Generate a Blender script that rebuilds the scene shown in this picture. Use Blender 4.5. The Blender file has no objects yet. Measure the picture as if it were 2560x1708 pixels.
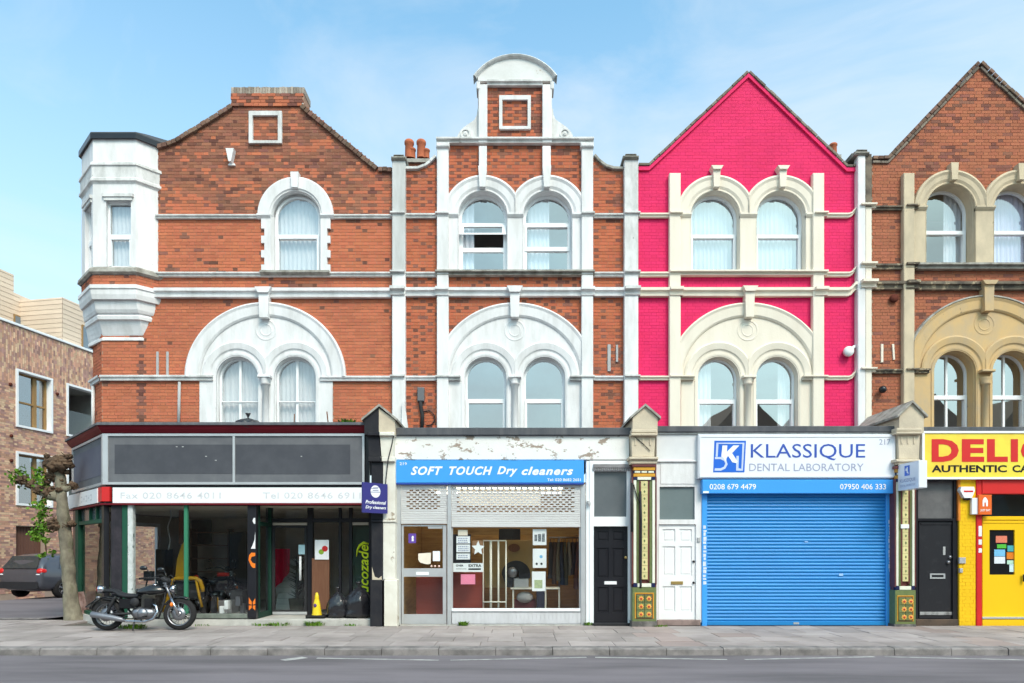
import bpy, bmesh, random
from math import sin, cos, pi, radians, atan2, sqrt, hypot
from mathutils import Vector, Matrix, noise
from mathutils.geometry import tessellate_polygon

random.seed(11)
S = bpy.context.scene
COL = S.collection

# ------------------------------------------------------------------ camera
F = 1707.0            # focal length in photograph pixels (2560 wide)
H = 1.58              # eye height
HY = 1375.0           # row of the horizon
DF = 15.95            # distance of the upper facades
DS = 14.35            # distance of the shop fronts
cam = bpy.data.cameras.new('camera')
cam.sensor_width = 36.0
cam.lens = 24.0
cam.shift_y = (HY - 854.0) / 2560.0
cam.clip_start = 0.1
cam.clip_end = 3000.0
cam_o = bpy.data.objects.new('camera', cam)
cam_o.location = (0, 0, H)
cam_o.rotation_euler = (pi / 2, 0, 0)
COL.objects.link(cam_o)
S.camera = cam_o

# ------------------------------------------------------------------ sky and sun
SUN_DIR = Vector((0.40, -0.80, 0.95)).normalized()
W = bpy.data.worlds.new('World')
S.world = W
W.use_nodes = True
nt = W.node_tree
nt.nodes.clear()
def N(t, kind, **kw):
    n = t.nodes.new(kind)
    for k, v in kw.items():
        setattr(n, k, v)
    return n
wo = N(nt, 'ShaderNodeOutputWorld')
bg = N(nt, 'ShaderNodeBackground')
sky = N(nt, 'ShaderNodeTexSky', sky_type='NISHITA')
sky.sun_disc = False
sky.sun_elevation = math_el = atan2(SUN_DIR.z, hypot(SUN_DIR.x, SUN_DIR.y))
sky.sun_rotation = atan2(SUN_DIR.x, SUN_DIR.y)
sky.air_density = 1.0
sky.dust_density = 2.2
sky.ozone_density = 1.6
bg.inputs['Strength'].default_value = 0.15
tc = N(nt, 'ShaderNodeTexCoord')
mp = N(nt, 'ShaderNodeMapping')
mp.inputs['Scale'].default_value = (1.0, 1.0, 2.2)
mp.inputs['Rotation'].default_value = (0.1, -0.30, 2.1)
n1 = N(nt, 'ShaderNodeTexNoise')
n1.inputs['Scale'].default_value = 2.3
n1.inputs['Detail'].default_value = 9.0
n1.inputs['Roughness'].default_value = 0.58
n1.inputs['Distortion'].default_value = 0.7
cr = N(nt, 'ShaderNodeValToRGB')
cr.color_ramp.elements[0].position = 0.41
cr.color_ramp.elements[0].color = (0.05, 0.05, 0.05, 1)
cr.color_ramp.elements[1].position = 0.76
cr.color_ramp.elements[1].color = (0.75, 0.75, 0.75, 1)
mx = N(nt, 'ShaderNodeMix', data_type='RGBA')
mx.inputs['B'].default_value = (3.7, 4.0, 4.25, 1)
nt.links.new(tc.outputs['Generated'], mp.inputs['Vector'])
nt.links.new(mp.outputs[0], n1.inputs['Vector'])
nt.links.new(n1.outputs['Fac'], cr.inputs['Fac'])
nt.links.new(cr.outputs['Color'], mx.inputs['Factor'])
tn = N(nt, 'ShaderNodeMix', data_type='RGBA', blend_type='MULTIPLY')
tn.inputs['Factor'].default_value = 1.0
tn.inputs['B'].default_value = (1.12, 1.62, 1.46, 1)
nt.links.new(sky.outputs[0], tn.inputs['A'])
nt.links.new(tn.outputs['Result'], mx.inputs['A'])
sp_ = N(nt, 'ShaderNodeSeparateXYZ')
nt.links.new(tc.outputs['Generated'], sp_.inputs[0])
hz = N(nt, 'ShaderNodeMapRange')      # pale haze towards the horizon, the same all round
hz.inputs['From Min'].default_value = 0.62
hz.inputs['From Max'].default_value = 0.0
hz.inputs['To Max'].default_value = 0.82
nt.links.new(sp_.outputs['Z'], hz.inputs['Value'])
mh = N(nt, 'ShaderNodeMix', data_type='RGBA')
mh.inputs['B'].default_value = (3.55, 3.9, 4.2, 1)
nt.links.new(hz.outputs[0], mh.inputs['Factor'])
nt.links.new(mx.outputs['Result'], mh.inputs['A'])
nt.links.new(mh.outputs['Result'], bg.inputs['Color'])
nt.links.new(bg.outputs[0], wo.inputs[0])

sun = bpy.data.lights.new('sun', 'SUN')
sun.energy = 1.5
sun.angle = radians(20)
sun.color = (1.0, 0.75, 0.685)
sun_o = bpy.data.objects.new('sun', sun)
sun_o.rotation_euler = SUN_DIR.to_track_quat('Z', 'Y').to_euler()
sun_o.location = (0, -10, 30)
COL.objects.link(sun_o)

S.view_settings.view_transform = 'Standard'
S.view_settings.look = 'None'
S.view_settings.exposure = 0.72
S.view_settings.gamma = 1.0
S.view_settings.use_curve_mapping = False
S.cycles.use_denoising = True
S.cycles.max_bounces = 8
S.cycles.transparent_max_bounces = 16

# ------------------------------------------------------------------ helpers
def X(px, d=DF):
    return (px - 1280.0) * d / F
def Z(py, d=DF):
    return H + (HY - py) * d / F
def L(loop, d=DF):
    return [(X(a, d), Z(b, d)) for a, b in loop]

class MB:
    """collects faces of one mesh"""
    def __init__(s):
        s.v = []; s.f = []; s.mi = []; s.sm = []
    def add(s, vs, fs, m=0, smooth=False):
        o = len(s.v)
        s.v += [tuple(v) for v in vs]
        for f in fs:
            s.f.append([i + o for i in f]); s.mi.append(m); s.sm.append(smooth)
    def box(s, x0, x1, y0, y1, z0, z1, m=0):
        vs = [(x, y, z) for x in (x0, x1) for y in (y0, y1) for z in (z0, z1)]
        s.add(vs, [(0, 4, 5, 1), (6, 2, 3, 7), (0, 1, 3, 2), (4, 6, 7, 5), (1, 5, 7, 3), (0, 2, 6, 4)], m)
    def pbox(s, px0, px1, py0, py1, d, thick, m=0):
        """box given by its front face in picture measure at distance d"""
        s.box(X(px0, d), X(px1, d), d, d + thick, Z(py1, d), Z(py0, d), m)
    def bbox(s, px0, px1, py0, py1, d, thick, c=0.008, m=0):
        s.bev(X(px0, d), X(px1, d), d, d + thick, Z(py1, d), Z(py0, d), c, m)
    def bev(s, x0, x1, y0, y1, z0, z1, c=0.008, m=0):
        """box whose front edges are chamfered"""
        vs = [(x0, y1, z0), (x1, y1, z0), (x1, y1, z1), (x0, y1, z1),
              (x0, y0 + c, z0), (x1, y0 + c, z0), (x1, y0 + c, z1), (x0, y0 + c, z1),
              (x0 + c, y0, z0 + c), (x1 - c, y0, z0 + c), (x1 - c, y0, z1 - c), (x0 + c, y0, z1 - c)]
        fs = [(3, 2, 1, 0)]
        for a in range(4):
            b = (a + 1) % 4
            fs += [(a, b, 4 + b, 4 + a), (4 + a, 4 + b, 8 + b, 8 + a)]
        fs.append((8, 9, 10, 11))
        s.add(vs, fs, m)
    def prism(s, loops, y0, y1, m=0, back=False):
        tris = tessellate_polygon([[Vector((x, z, 0)) for x, z in l] for l in loops])
        flat = [p for l in loops for p in l]
        n = len(flat)
        vs = [(x, y0, z) for x, z in flat] + [(x, y1, z) for x, z in flat]
        fs = []
        for t in tris:
            a, b, c = (flat[i] for i in t)
            cr_ = (b[0] - a[0]) * (c[1] - a[1]) - (b[1] - a[1]) * (c[0] - a[0])
            t = tuple(t) if cr_ > 0 else tuple(reversed(t))
            fs.append(t)
            if back:
                fs.append(tuple(i + n for i in reversed(t)))
        o = 0
        for l in loops:
            k = len(l)
            for i in range(k):
                j = (i + 1) % k
                fs.append((o + i, o + i + n, o + j + n, o + j))
            o += k
        s.add(vs, fs, m)
    def tube(s, pts, r, n=8, m=0, caps=True):
        pts = [Vector(p) for p in pts]
        rs = r if isinstance(r, (list, tuple)) else [r] * len(pts)
        vs = []; fs = []
        up = None
        for i, p in enumerate(pts):
            t = (pts[min(i + 1, len(pts) - 1)] - pts[max(i - 1, 0)]).normalized()
            if up is None:
                up = Vector((0, 0, 1)) if abs(t.z) < 0.9 else Vector((1, 0, 0))
            a = t.cross(up).normalized()
            up = a.cross(t).normalized()
            for k in range(n):
                q = 2 * pi * k / n
                vs.append(p + (a * cos(q) + up * sin(q)) * rs[i])
        for i in range(len(pts) - 1):
            for k in range(n):
                k2 = (k + 1) % n
                fs.append((i * n + k, i * n + k2, (i + 1) * n + k2, (i + 1) * n + k))
        if caps:
            fs.append(tuple(reversed(range(n))))
            fs.append(tuple(range((len(pts) - 1) * n, len(pts) * n)))
        s.add(vs, fs, m, True)
    def lathe(s, prof, c, axis='z', n=24, m=0, smooth=True):
        """prof: (radius, along axis)"""
        vs = []; fs = []
        for r, h in prof:
            for k in range(n):
                q = 2 * pi * k / n
                a, b = r * cos(q), r * sin(q)
                v = {'z': (a, b, h), 'y': (a, h, b), 'x': (h, a, b)}[axis]
                vs.append((v[0] + c[0], v[1] + c[1], v[2] + c[2]))
        for i in range(len(prof) - 1):
            for k in range(n):
                k2 = (k + 1) % n
                fs.append((i * n + k, i * n + k2, (i + 1) * n + k2, (i + 1) * n + k))
        s.add(vs, fs, m, smooth)
    def sweep(s, cx, sy, prof, a0=0.0, a1=pi, n=40, sx=1.0, yy=1.0, clip=None, legs=None, m=0):
        """arch moulding: prof is (radius in picture px, projection in m) from outside in"""
        path = []
        if legs:
            path.append((1.0, 0.0, legs))
        for i in range(n + 1):
            q = a0 + (a1 - a0) * i / n
            path.append((cos(q), sin(q), sy))
        if legs:
            path.append((-1.0, 0.0, legs))
        vs = []; fs = []; k = len(prof)
        for cxx, sn, base in path:
            for r, pr in prof:
                d = DF - pr
                px = cx + cxx * r * sx
                py = base - sn * r * yy
                if clip:
                    px = min(max(px, clip[0]), clip[1])
                vs.append((X(px), d, Z(py)))
        for i in range(len(path) - 1):
            for j in range(k - 1):
                fs.append((i * k + j, i * k + j + 1, (i + 1) * k + j + 1, (i + 1) * k + j))
        s.add(vs, fs, m, False)
    def moulding(s, path, prof, d=DF, m=0):
        """string course: path of (px, dy), prof of (py, projection) top to bottom"""
        vs = []; fs = []; k = len(prof)
        for px, dy in path:
            for py, pr in prof:
                vs.append((X(px, d), d - pr, Z(py + dy, d)))
        for i in range(len(path) - 1):
            for j in range(k - 1):
                fs.append((i * k + j, i * k + j + 1, (i + 1) * k + j + 1, (i + 1) * k + j))
        fs.append(tuple(range(k)))
        fs.append(tuple(reversed(range((len(path) - 1) * k, len(path) * k))))
        s.add(vs, fs, m)
    def ellipsoid(s, c, r, nu=16, nv=10, m=0, fn=None):
        vs = []; fs = []
        for i in range(nv + 1):
            t = pi * i / nv
            for k in range(nu):
                q = 2 * pi * k / nu
                v = Vector((sin(t) * cos(q), sin(t) * sin(q), cos(t)))
                if fn:
                    v = fn(v)
                vs.append((c[0] + v.x * r[0], c[1] + v.y * r[1], c[2] + v.z * r[2]))
        for i in range(nv):
            for k in range(nu):
                k2 = (k + 1) % nu
                fs.append((i * nu + k, (i + 1) * nu + k, (i + 1) * nu + k2, i * nu + k2))
        s.add(vs, fs, m, True)
    def mesh(s, name, off=(0, 0, 0)):
        me = bpy.data.meshes.new(name)
        ox, oy, oz = off
        me.from_pydata([(a - ox, b - oy, c - oz) for a, b, c in s.v], [], s.f)
        if any(s.mi):
            me.polygons.foreach_set('material_index', s.mi)
        if any(s.sm):
            me.polygons.foreach_set('use_smooth', s.sm)
        me.update()
        return me
    def build(s, name, mats, parent=None, kind=None, label=None):
        off = ORI.get(parent.name if parent else None, (0, 0, 0))
        me = s.mesh(name, off)
        for mt in (mats if isinstance(mats, (list, tuple)) else [mats]):
            me.materials.append(mt)
        o = bpy.data.objects.new(name, me)
        COL.objects.link(o)
        if parent:
            o.parent = parent
        ORI[o.name] = off
        if kind:
            o['kind'] = kind
        if label:
            o['label'] = label
        return o

ORI = {}
def thing(name, label, cat, loc=(0, 0, 0), rz=0.0, group=None):
    o = bpy.data.objects.new(name, None)
    o.empty_display_size = 0.2
    o.location = loc
    o.rotation_euler = (0, 0, rz)
    o['label'] = label
    o['category'] = cat
    if group:
        o['group'] = group
    COL.objects.link(o)
    ORI[o.name] = tuple(loc) if rz == 0.0 else (0, 0, 0)
    return o
def tag(o, label, cat, group=None):
    o['label'] = label
    o['category'] = cat
    if group:
        o['group'] = group
    return o
def copy_tree(o, parent=None):
    c = o.copy()
    COL.objects.link(c)
    if parent:
        c.parent = parent
    for ch in list(o.children):
        copy_tree(ch, c)
    return c
def settle(o):
    """moves a single-mesh thing's origin to its base"""
    vs = o.data.vertices
    lo = [min(v.co[i] for v in vs) for i in range(3)]
    hi = [max(v.co[i] for v in vs) for i in range(3)]
    c = Vector(((lo[0] + hi[0]) / 2, (lo[1] + hi[1]) / 2, lo[2]))
    o.data.transform(Matrix.Translation(-c))
    o.location = Vector(o.location) + c
    return o
def pidx(verts):
    return verts

# ------------------------------------------------------------------ materials
MATS = {}
def mat(name, col, rough=0.7, col2=None, ns=3.0, amt=0.5, lo=0.4, hi=0.65, stretch=(1, 1, 1), rnd=0.0, bump=0.0, bs=60.0,
        metal=0.0, spec=None, patch=None, det=6.0, coat=0.0):
    """procedural paint or stone: base colour, a second colour mixed in by noise, per-piece variation, worn patches, bump"""
    if name in MATS:
        return MATS[name]
    m = bpy.data.materials.new(name)
    m.use_nodes = True
    t = m.node_tree
    b = t.nodes['Principled BSDF']
    b.inputs['Roughness'].default_value = rough
    b.inputs['Metallic'].default_value = metal
    b.inputs['Specular IOR Level'].default_value = spec if spec is not None else (0.4 if rough < 0.45 else 0.10)
    b.inputs['Coat Weight'].default_value = coat
    g = N(t, 'ShaderNodeNewGeometry')
    out = None
    c1 = (*col, 1)
    if col2 is None:
        col2 = tuple(c * 0.82 for c in col)
    mp = N(t, 'ShaderNodeMapping')
    mp.inputs['Scale'].default_value = stretch
    t.links.new(g.outputs['Position'], mp.inputs['Vector'])
    n = N(t, 'ShaderNodeTexNoise')
    n.inputs['Scale'].default_value = ns
    n.inputs['Detail'].default_value = det
    n.inputs['Roughness'].default_value = 0.62
    t.links.new(mp.outputs[0], n.inputs['Vector'])
    r = N(t, 'ShaderNodeMapRange')
    r.inputs['From Min'].default_value = lo
    r.inputs['From Max'].default_value = hi
    r.inputs['To Max'].default_value = amt
    t.links.new(n.outputs['Fac'], r.inputs['Value'])
    mx = N(t, 'ShaderNodeMix', data_type='RGBA')
    mx.inputs['A'].default_value = c1
    mx.inputs['B'].default_value = (*col2, 1)
    t.links.new(r.outputs[0], mx.inputs['Factor'])
    out = mx.outputs['Result']
    if patch:   # (colour, scale, threshold, stretch)
        pc, ps, pt, pst = patch
        mp2 = N(t, 'ShaderNodeMapping')
        mp2.inputs['Scale'].default_value = pst
        t.links.new(g.outputs['Position'], mp2.inputs['Vector'])
        n2 = N(t, 'ShaderNodeTexNoise')
        n2.inputs['Scale'].default_value = ps
        n2.inputs['Detail'].default_value = 7.0
        n2.inputs['Roughness'].default_value = 0.66
        t.links.new(mp2.outputs[0], n2.inputs['Vector'])
        r2 = N(t, 'ShaderNodeMapRange')
        r2.inputs['From Min'].default_value = pt
        r2.inputs['From Max'].default_value = pt + 0.04
        t.links.new(n2.outputs['Fac'], r2.inputs['Value'])
        mx2 = N(t, 'ShaderNodeMix', data_type='RGBA')
        mx2.inputs['B'].default_value = (*pc, 1)
        t.links.new(r2.outputs[0], mx2.inputs['Factor'])
        t.links.new(out, mx2.inputs['A'])
        out = mx2.outputs['Result']
    if rnd:
        oi = N(t, 'ShaderNodeObjectInfo')
        ad = N(t, 'ShaderNodeMath', operation='ADD')
        fr = N(t, 'ShaderNodeMath', operation='FRACT')
        t.links.new(oi.outputs['Random'], ad.inputs[0])
        t.links.new(g.outputs['Random Per Island'], ad.inputs[1])
        t.links.new(ad.outputs[0], fr.inputs[0])
        r3 = N(t, 'ShaderNodeMapRange')
        r3.inputs['To Min'].default_value = 1.0 - rnd
        r3.inputs['To Max'].default_value = 1.0 + rnd
        t.links.new(fr.outputs[0], r3.inputs['Value'])
        h = N(t, 'ShaderNodeHueSaturation')
        t.links.new(r3.outputs[0], h.inputs['Value'])
        r4 = N(t, 'ShaderNodeMapRange')
        r4.inputs['To Min'].default_value = 0.5 - rnd * 0.03
        r4.inputs['To Max'].default_value = 0.5 + rnd * 0.03
        wn = N(t, 'ShaderNodeTexWhiteNoise', noise_dimensions='1D')
        t.links.new(fr.outputs[0], wn.inputs['W'])
        t.links.new(wn.outputs['Value'], r4.inputs['Value'])
        t.links.new(r4.outputs[0], h.inputs['Hue'])
        t.links.new(out, h.inputs['Color'])
        out = h.outputs['Color']
    t.links.new(out, b.inputs['Base Color'])
    if bump:
        nb = N(t, 'ShaderNodeTexNoise')
        nb.inputs['Scale'].default_value = bs
        nb.inputs['Detail'].default_value = 4.0
        t.links.new(g.outputs['Position'], nb.inputs['Vector'])
        bp = N(t, 'ShaderNodeBump')
        bp.inputs['Strength'].default_value = bump
        bp.inputs['Distance'].default_value = 0.01
        t.links.new(nb.outputs['Fac'], bp.inputs['Height'])
        t.links.new(bp.outputs[0], b.inputs['Normal'])
    MATS[name] = m
    return m

def glass(name, refl=0.2, tint=(0.98, 0.99, 0.99), rough=0.01, wave=0.02):
    if name in MATS:
        return MATS[name]
    m = bpy.data.materials.new(name)
    m.use_nodes = True
    t = m.node_tree
    t.nodes.clear()
    o = N(t, 'ShaderNodeOutputMaterial')
    a = N(t, 'ShaderNodeBsdfTransparent')
    a.inputs[0].default_value = (*tint, 1)
    b = N(t, 'ShaderNodeBsdfGlossy')
    b.inputs['Roughness'].default_value = rough
    g = N(t, 'ShaderNodeNewGeometry')
    nz = N(t, 'ShaderNodeTexNoise')
    nz.inputs['Scale'].default_value = 1.3
    nz.inputs['Detail'].default_value = 1.0
    bp = N(t, 'ShaderNodeBump')
    bp.inputs['Strength'].default_value = wave
    bp.inputs['Distance'].default_value = 0.25
    t.links.new(g.outputs['Position'], nz.inputs['Vector'])
    t.links.new(nz.outputs['Fac'], bp.inputs['Height'])
    t.links.new(bp.outputs[0], b.inputs['Normal'])
    lw = N(t, 'ShaderNodeFresnel')
    lw.inputs['IOR'].default_value = 1.5
    ma = N(t, 'ShaderNodeMath', operation='ADD')
    ma.use_clamp = True
    ma.inputs[1].default_value = refl - 0.04
    t.links.new(lw.outputs[0], ma.inputs[0])
    bf = N(t, 'ShaderNodeMath', operation='SUBTRACT')
    bf.inputs[0].default_value = 1.0
    t.links.new(g.outputs['Backfacing'], bf.inputs[1])
    mu = N(t, 'ShaderNodeMath', operation='MULTIPLY')
    t.links.new(ma.outputs[0], mu.inputs[0])
    t.links.new(bf.outputs[0], mu.inputs[1])
    x = N(t, 'ShaderNodeMixShader')
    t.links.new(mu.outputs[0], x.inputs[0])
    t.links.new(a.outputs[0], x.inputs[1])
    t.links.new(b.outputs[0], x.inputs[2])
    t.links.new(x.outputs[0], o.inputs[0])
    MATS[name] = m
    return m

SOOT = (0.075, 0.045, 0.04)
m_brickA = mat('brick_orange', (0.51, 0.160, 0.085), 0.9, (0.40, 0.135, 0.080), 0.7, 0.6, rnd=0.10, bump=0.5, bs=90)
m_brickAd = mat('brick_burnt', (0.19, 0.085, 0.065), 0.9, (0.26, 0.11, 0.07), 3, 0.6, rnd=0.30, bump=0.5, bs=90)
m_brickAs = mat('brick_sooty', (0.33, 0.13, 0.08), 0.95, (0.24, 0.11, 0.075), 0.9, 0.8, rnd=0.18, bump=0.6, bs=90)
m_brickB = mat('brick_red', (0.48, 0.142, 0.074), 0.9, (0.38, 0.12, 0.07), 0.8, 0.6, rnd=0.11, bump=0.5, bs=90)
m_brickBd = mat('brick_dark_header', (0.205, 0.088, 0.066), 0.9, (0.30, 0.115, 0.075), 3, 0.6, rnd=0.25, bump=0.5, bs=90)
m_brickD = mat('brick_brown_red', (0.41, 0.142, 0.080), 0.9, (0.32, 0.12, 0.072), 0.7, 0.65, rnd=0.10, bump=0.5, bs=90)
m_mortar = mat('lime_mortar', (0.42, 0.25, 0.175), 0.95, (0.28, 0.18, 0.14), 2, 0.6, bump=0.4)
m_pinkmortar = mat('pink_masonry_joint', (0.56, 0.010, 0.085), 0.6, (0.50, 0.009, 0.075), 1.5, 0.5, bump=0.3)
m_pink = mat('pink_masonry_paint', (0.75, 0.030, 0.130), 0.6, (0.62, 0.024, 0.106), 0.9, 0.7, rnd=0.045, bump=0.5, bs=70)
m_white = mat('white_masonry_paint', (0.765, 0.755, 0.755), 0.6, (0.54, 0.53, 0.515), 1.8, 0.62, stretch=(2.2, 2.2, 0.5), bump=0.25, bs=30,
              patch=((0.46, 0.44, 0.41), 5.0, 0.70, (2.2, 2.2, 0.7)))
m_whited = mat('weathered_white_paint', (0.70, 0.69, 0.68), 0.75, (0.42, 0.42, 0.40), 2.2, 0.75, stretch=(2.2, 2.2, 0.8), bump=0.35, bs=50,
               patch=((0.23, 0.21, 0.18), 4.0, 0.68, (2.0, 2, 1)))
m_whiteg = mat('grey_washed_paint', (0.56, 0.56, 0.55), 0.8, (0.40, 0.40, 0.38), 2.0, 0.7, stretch=(3, 3, .6), bump=0.3, bs=50)
m_peel = mat('peeling_white_paint', (0.80, 0.79, 0.76), 0.75, (0.68, 0.66, 0.62), 1.2, 0.5, bump=0.35, bs=30,
             patch=((0.34, 0.27, 0.22), 2.6, 0.555, (1.3, 1, 2.2)))
m_ledge = mat('lichened_ledge', (0.40, 0.38, 0.34), 0.95, (0.17, 0.155, 0.13), 5, 0.8, bump=0.6, bs=40)
m_cream = mat('cream_masonry_paint', (0.78, 0.71, 0.60), 0.6, (0.68, 0.60, 0.49), 1.4, 0.5, stretch=(2.2, 2.2, .5), bump=0.25, bs=30)
m_stone = mat('bath_stone', (0.60, 0.41, 0.20), 0.85, (0.48, 0.37, 0.24), 2.2, 0.9, stretch=(1, 1, .6), bump=0.4, bs=50,
              patch=((0.20, 0.15, 0.10), 3.0, 0.66, (1.5, 1, 1)))
m_stonep = mat('pale_bath_stone', (0.62, 0.51, 0.36), 0.85, (0.48, 0.40, 0.29), 2.2, 0.9, stretch=(1, 1, .6), bump=0.4, bs=50, patch=((0.26, 0.21, 0.15), 3.0, 0.66, (1.5, 1, 1)))
m_stones = mat('soot_stained_stone', (0.20, 0.165, 0.125), 0.95, (0.07, 0.06, 0.055), 4, 0.85, bump=0.5, bs=50, patch=((0.42, 0.34, 0.23), 3.0, 0.56, (1.4, 1, 1)))
m_pier = mat('weathered_pier_stone', (0.62, 0.53, 0.40), 0.9, (0.46, 0.39, 0.30), 2.4, 0.7, bump=0.5, bs=40, patch=((0.20, 0.16, 0.12), 3.4, 0.68, (1, 1, 1)))
m_pierw = mat('flaking_cream_paint', (0.74, 0.71, 0.63), 0.85, (0.60, 0.55, 0.46), 2.4, 0.6, bump=0.5, bs=30, patch=((0.36, 0.29, 0.22), 2.6, 0.64, (1, 1, 1)))
m_pierk = mat('flaking_black_paint', (0.022, 0.022, 0.027), 0.55, (0.04, 0.038, 0.04), 3, 0.6, bump=0.5, bs=30, patch=((0.55, 0.49, 0.40), 2.3, 0.70, (1, 1, 1)))
m_upvc = mat('white_window_frame', (0.84, 0.85, 0.86), 0.35, (0.76, 0.77, 0.78), 3, 0.3)
m_net = mat('net_curtain', (0.55, 0.57, 0.585), 0.9, (0.44, 0.47, 0.495), 2, 0.4)
m_netc = mat('sky_tinted_net', (0.40, 0.47, 0.56), 0.9, (0.32, 0.39, 0.49), 2, 0.5)  # blue of the sky reflection put into the curtain colour
m_netb = mat('blue_grey_curtain', (0.50, 0.54, 0.60), 0.9, (0.42, 0.46, 0.52), 2, 0.4)
m_lav = mat('lavender_curtain', (0.48, 0.50, 0.68), 0.9, (0.40, 0.42, 0.60), 2, 0.4)
m_room = mat('dim_room_plaster', (0.45, 0.42, 0.40), 0.9)
m_lead = mat('lead_flashing', (0.085, 0.088, 0.098), 0.6, (0.15, 0.15, 0.155), 2.0, 0.6, stretch=(3, 1, .4), bump=0.3, bs=14)
m_copingb = mat('tile_creasing', (0.20, 0.115, 0.085), 0.95, (0.13, 0.10, 0.075), 3, 0.8, rnd=0.35, bump=0.6, bs=60)
m_copingg = mat('grey_verge_tile', (0.24, 0.20, 0.16), 0.95, (0.14, 0.12, 0.10), 3, 0.8, rnd=0.3, bump=0.6, bs=60)
m_capstone = mat('mossy_cap_stone', (0.30, 0.28, 0.24), 0.95, (0.14, 0.13, 0.11), 5, 0.8, bump=0.6, bs=50)
m_slate = mat('roof_slate', (0.07, 0.075, 0.085), 0.7, (0.11, 0.11, 0.11), 2, 0.6, rnd=0.2)
m_terra = mat('terracotta', (0.50, 0.15, 0.075), 0.85, (0.30, 0.10, 0.06), 6, 0.6)
m_black = mat('black_gloss_paint', (0.014, 0.014, 0.018), 0.28, (0.02, 0.02, 0.024), 2, 0.5, bump=0.08, bs=8)
m_iron = mat('dark_metal', (0.03, 0.03, 0.033), 0.5, (0.05, 0.05, 0.05), 8, 0.5)
m_grey = mat('grey_conduit', (0.42, 0.42, 0.42), 0.6)
m_alu = mat('aluminium_frame', (0.56, 0.57, 0.58), 0.35, (0.45, 0.46, 0.47), 3, 0.5, metal=0.4)
m_shutter = mat('galvanised_slat', (0.62, 0.61, 0.60), 0.4, (0.52, 0.51, 0.50), 1.5, 0.5, stretch=(1, 1, 5), metal=0.15, rnd=0.05)
m_blue = mat('blue_powder_coat', (0.020, 0.235, 0.58), 0.38, (0.018, 0.19, 0.49), 1.2, 0.5, stretch=(.7, 1, 6), rnd=0.06)
m_bluel = mat('light_blue_panel', (0.055, 0.33, 0.80), 0.35, (0.05, 0.29, 0.72), 1.0, 0.4)
m_signw = mat('sign_panel_white', (0.78, 0.79, 0.83), 0.35, (0.70, 0.71, 0.74), 0.9, 0.4, stretch=(1, 1, 2))
m_letw = mat('white_lettering', (0.85, 0.86, 0.88), 0.4)
m_letb = mat('blue_lettering', (0.03, 0.085, 0.42), 0.4)
m_logob = mat('logo_blue', (0.012, 0.13, 0.62), 0.4)
m_letg = mat('grey_lettering', (0.34, 0.36, 0.50), 0.4)
m_letfade = mat('faded_lettering', (0.58, 0.58, 0.60), 0.6, (0.70, 0.70, 0.71), 9, 0.8)
m_red = mat('red_gloss_paint', (0.62, 0.022, 0.02), 0.4, (0.52, 0.018, 0.018), 1.5, 0.5)
m_dred = mat('dark_red_fascia', (0.16, 0.012, 0.02), 0.45, (0.11, 0.01, 0.016), 2, 0.6, patch=((0.04, 0.035, 0.035), 2.0, 0.64, (1, 1, 3)))
m_yel = mat('yellow_masonry_paint', (0.86, 0.53, 0.02), 0.45, (0.76, 0.45, 0.018), 1.2, 0.5, bump=0.25, bs=30)
m_yelb = mat('yellow_door_paint', (0.88, 0.53, 0.012), 0.3, (0.84, 0.49, 0.012), 1, 0.5)
m_signy = mat('lime_yellow_sign', (0.82, 0.68, 0.075), 0.35, (0.84, 0.54, 0.06), 1.1, 0.8, lo=.45, hi=.6)
m_green = mat('green_frame_paint', (0.018, 0.085, 0.052), 0.5, (0.03, 0.09, 0.06), 4, 0.6)
m_greenl = mat('bright_green_post', (0.045, 0.20, 0.115), 0.5)
m_conc = mat('rendered_concrete', (0.50, 0.48, 0.44), 0.9, (0.34, 0.325, 0.30), 3, 0.7, bump=0.5, bs=30)
m_asph = mat('worn_asphalt', (0.195, 0.175, 0.186), 0.9, (0.125, 0.114, 0.120), 0.8, 0.95, stretch=(0.3, 1.6, 1), bump=0.5, bs=120, patch=((0.185, 0.18, 0.18), 55, 0.66, (1, 1, 1)))
m_slab = mat('concrete_paving', (0.375, 0.325, 0.305), 0.9, (0.26, 0.225, 0.21), 1.1, 0.85, rnd=0.13, bump=0.4, bs=80,
             patch=((0.17, 0.155, 0.14), 2.4, 0.69, (1, 1.6, 1)))
m_slabr = mat('reddish_paving', (0.36, 0.285, 0.26), 0.9, (0.27, 0.22, 0.20), 1.3, 0.7, rnd=0.12, bump=0.4, bs=80)
m_joint = mat('paving_bed', (0.13, 0.12, 0.105), 0.95, (0.09, 0.09, 0.07), 4, 0.6)
m_kerb = mat('granite_kerb', (0.27, 0.245, 0.235), 0.9, (0.14, 0.13, 0.125), 4, 0.9, rnd=0.12, bump=0.5, bs=70)
m_line = mat('worn_road_paint', (0.46, 0.45, 0.43), 0.8, (0.24, 0.235, 0.235), 5, 0.95)
m_leaf = mat('leaf_green', (0.085, 0.19, 0.022), 0.6, (0.16, 0.27, 0.03), 4, 0.8, rnd=0.35)
m_bark = mat('plane_bark', (0.25, 0.225, 0.165), 0.95, (0.15, 0.13, 0.10), 7, 0.95, stretch=(1, 1, .5), bump=1.0, bs=28, patch=((0.16, 0.15, 0.10), 6.0, 0.58, (1, 1, .6)))
m_knot = mat('knuckle_bark', (0.15, 0.10, 0.065), 0.95, (0.06, 0.04, 0.03), 14, 0.85, bump=1.0, bs=30)
m_wood = mat('brown_wood_board', (0.16, 0.075, 0.045), 0.6, (0.20, 0.10, 0.06), 3, 0.6, stretch=(8, 8, 1))
m_panel = mat('varnished_pine', (0.40, 0.235, 0.085), 0.5, (0.25, 0.14, 0.05), 2, 0.8, stretch=(1, 1, 10))
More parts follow.
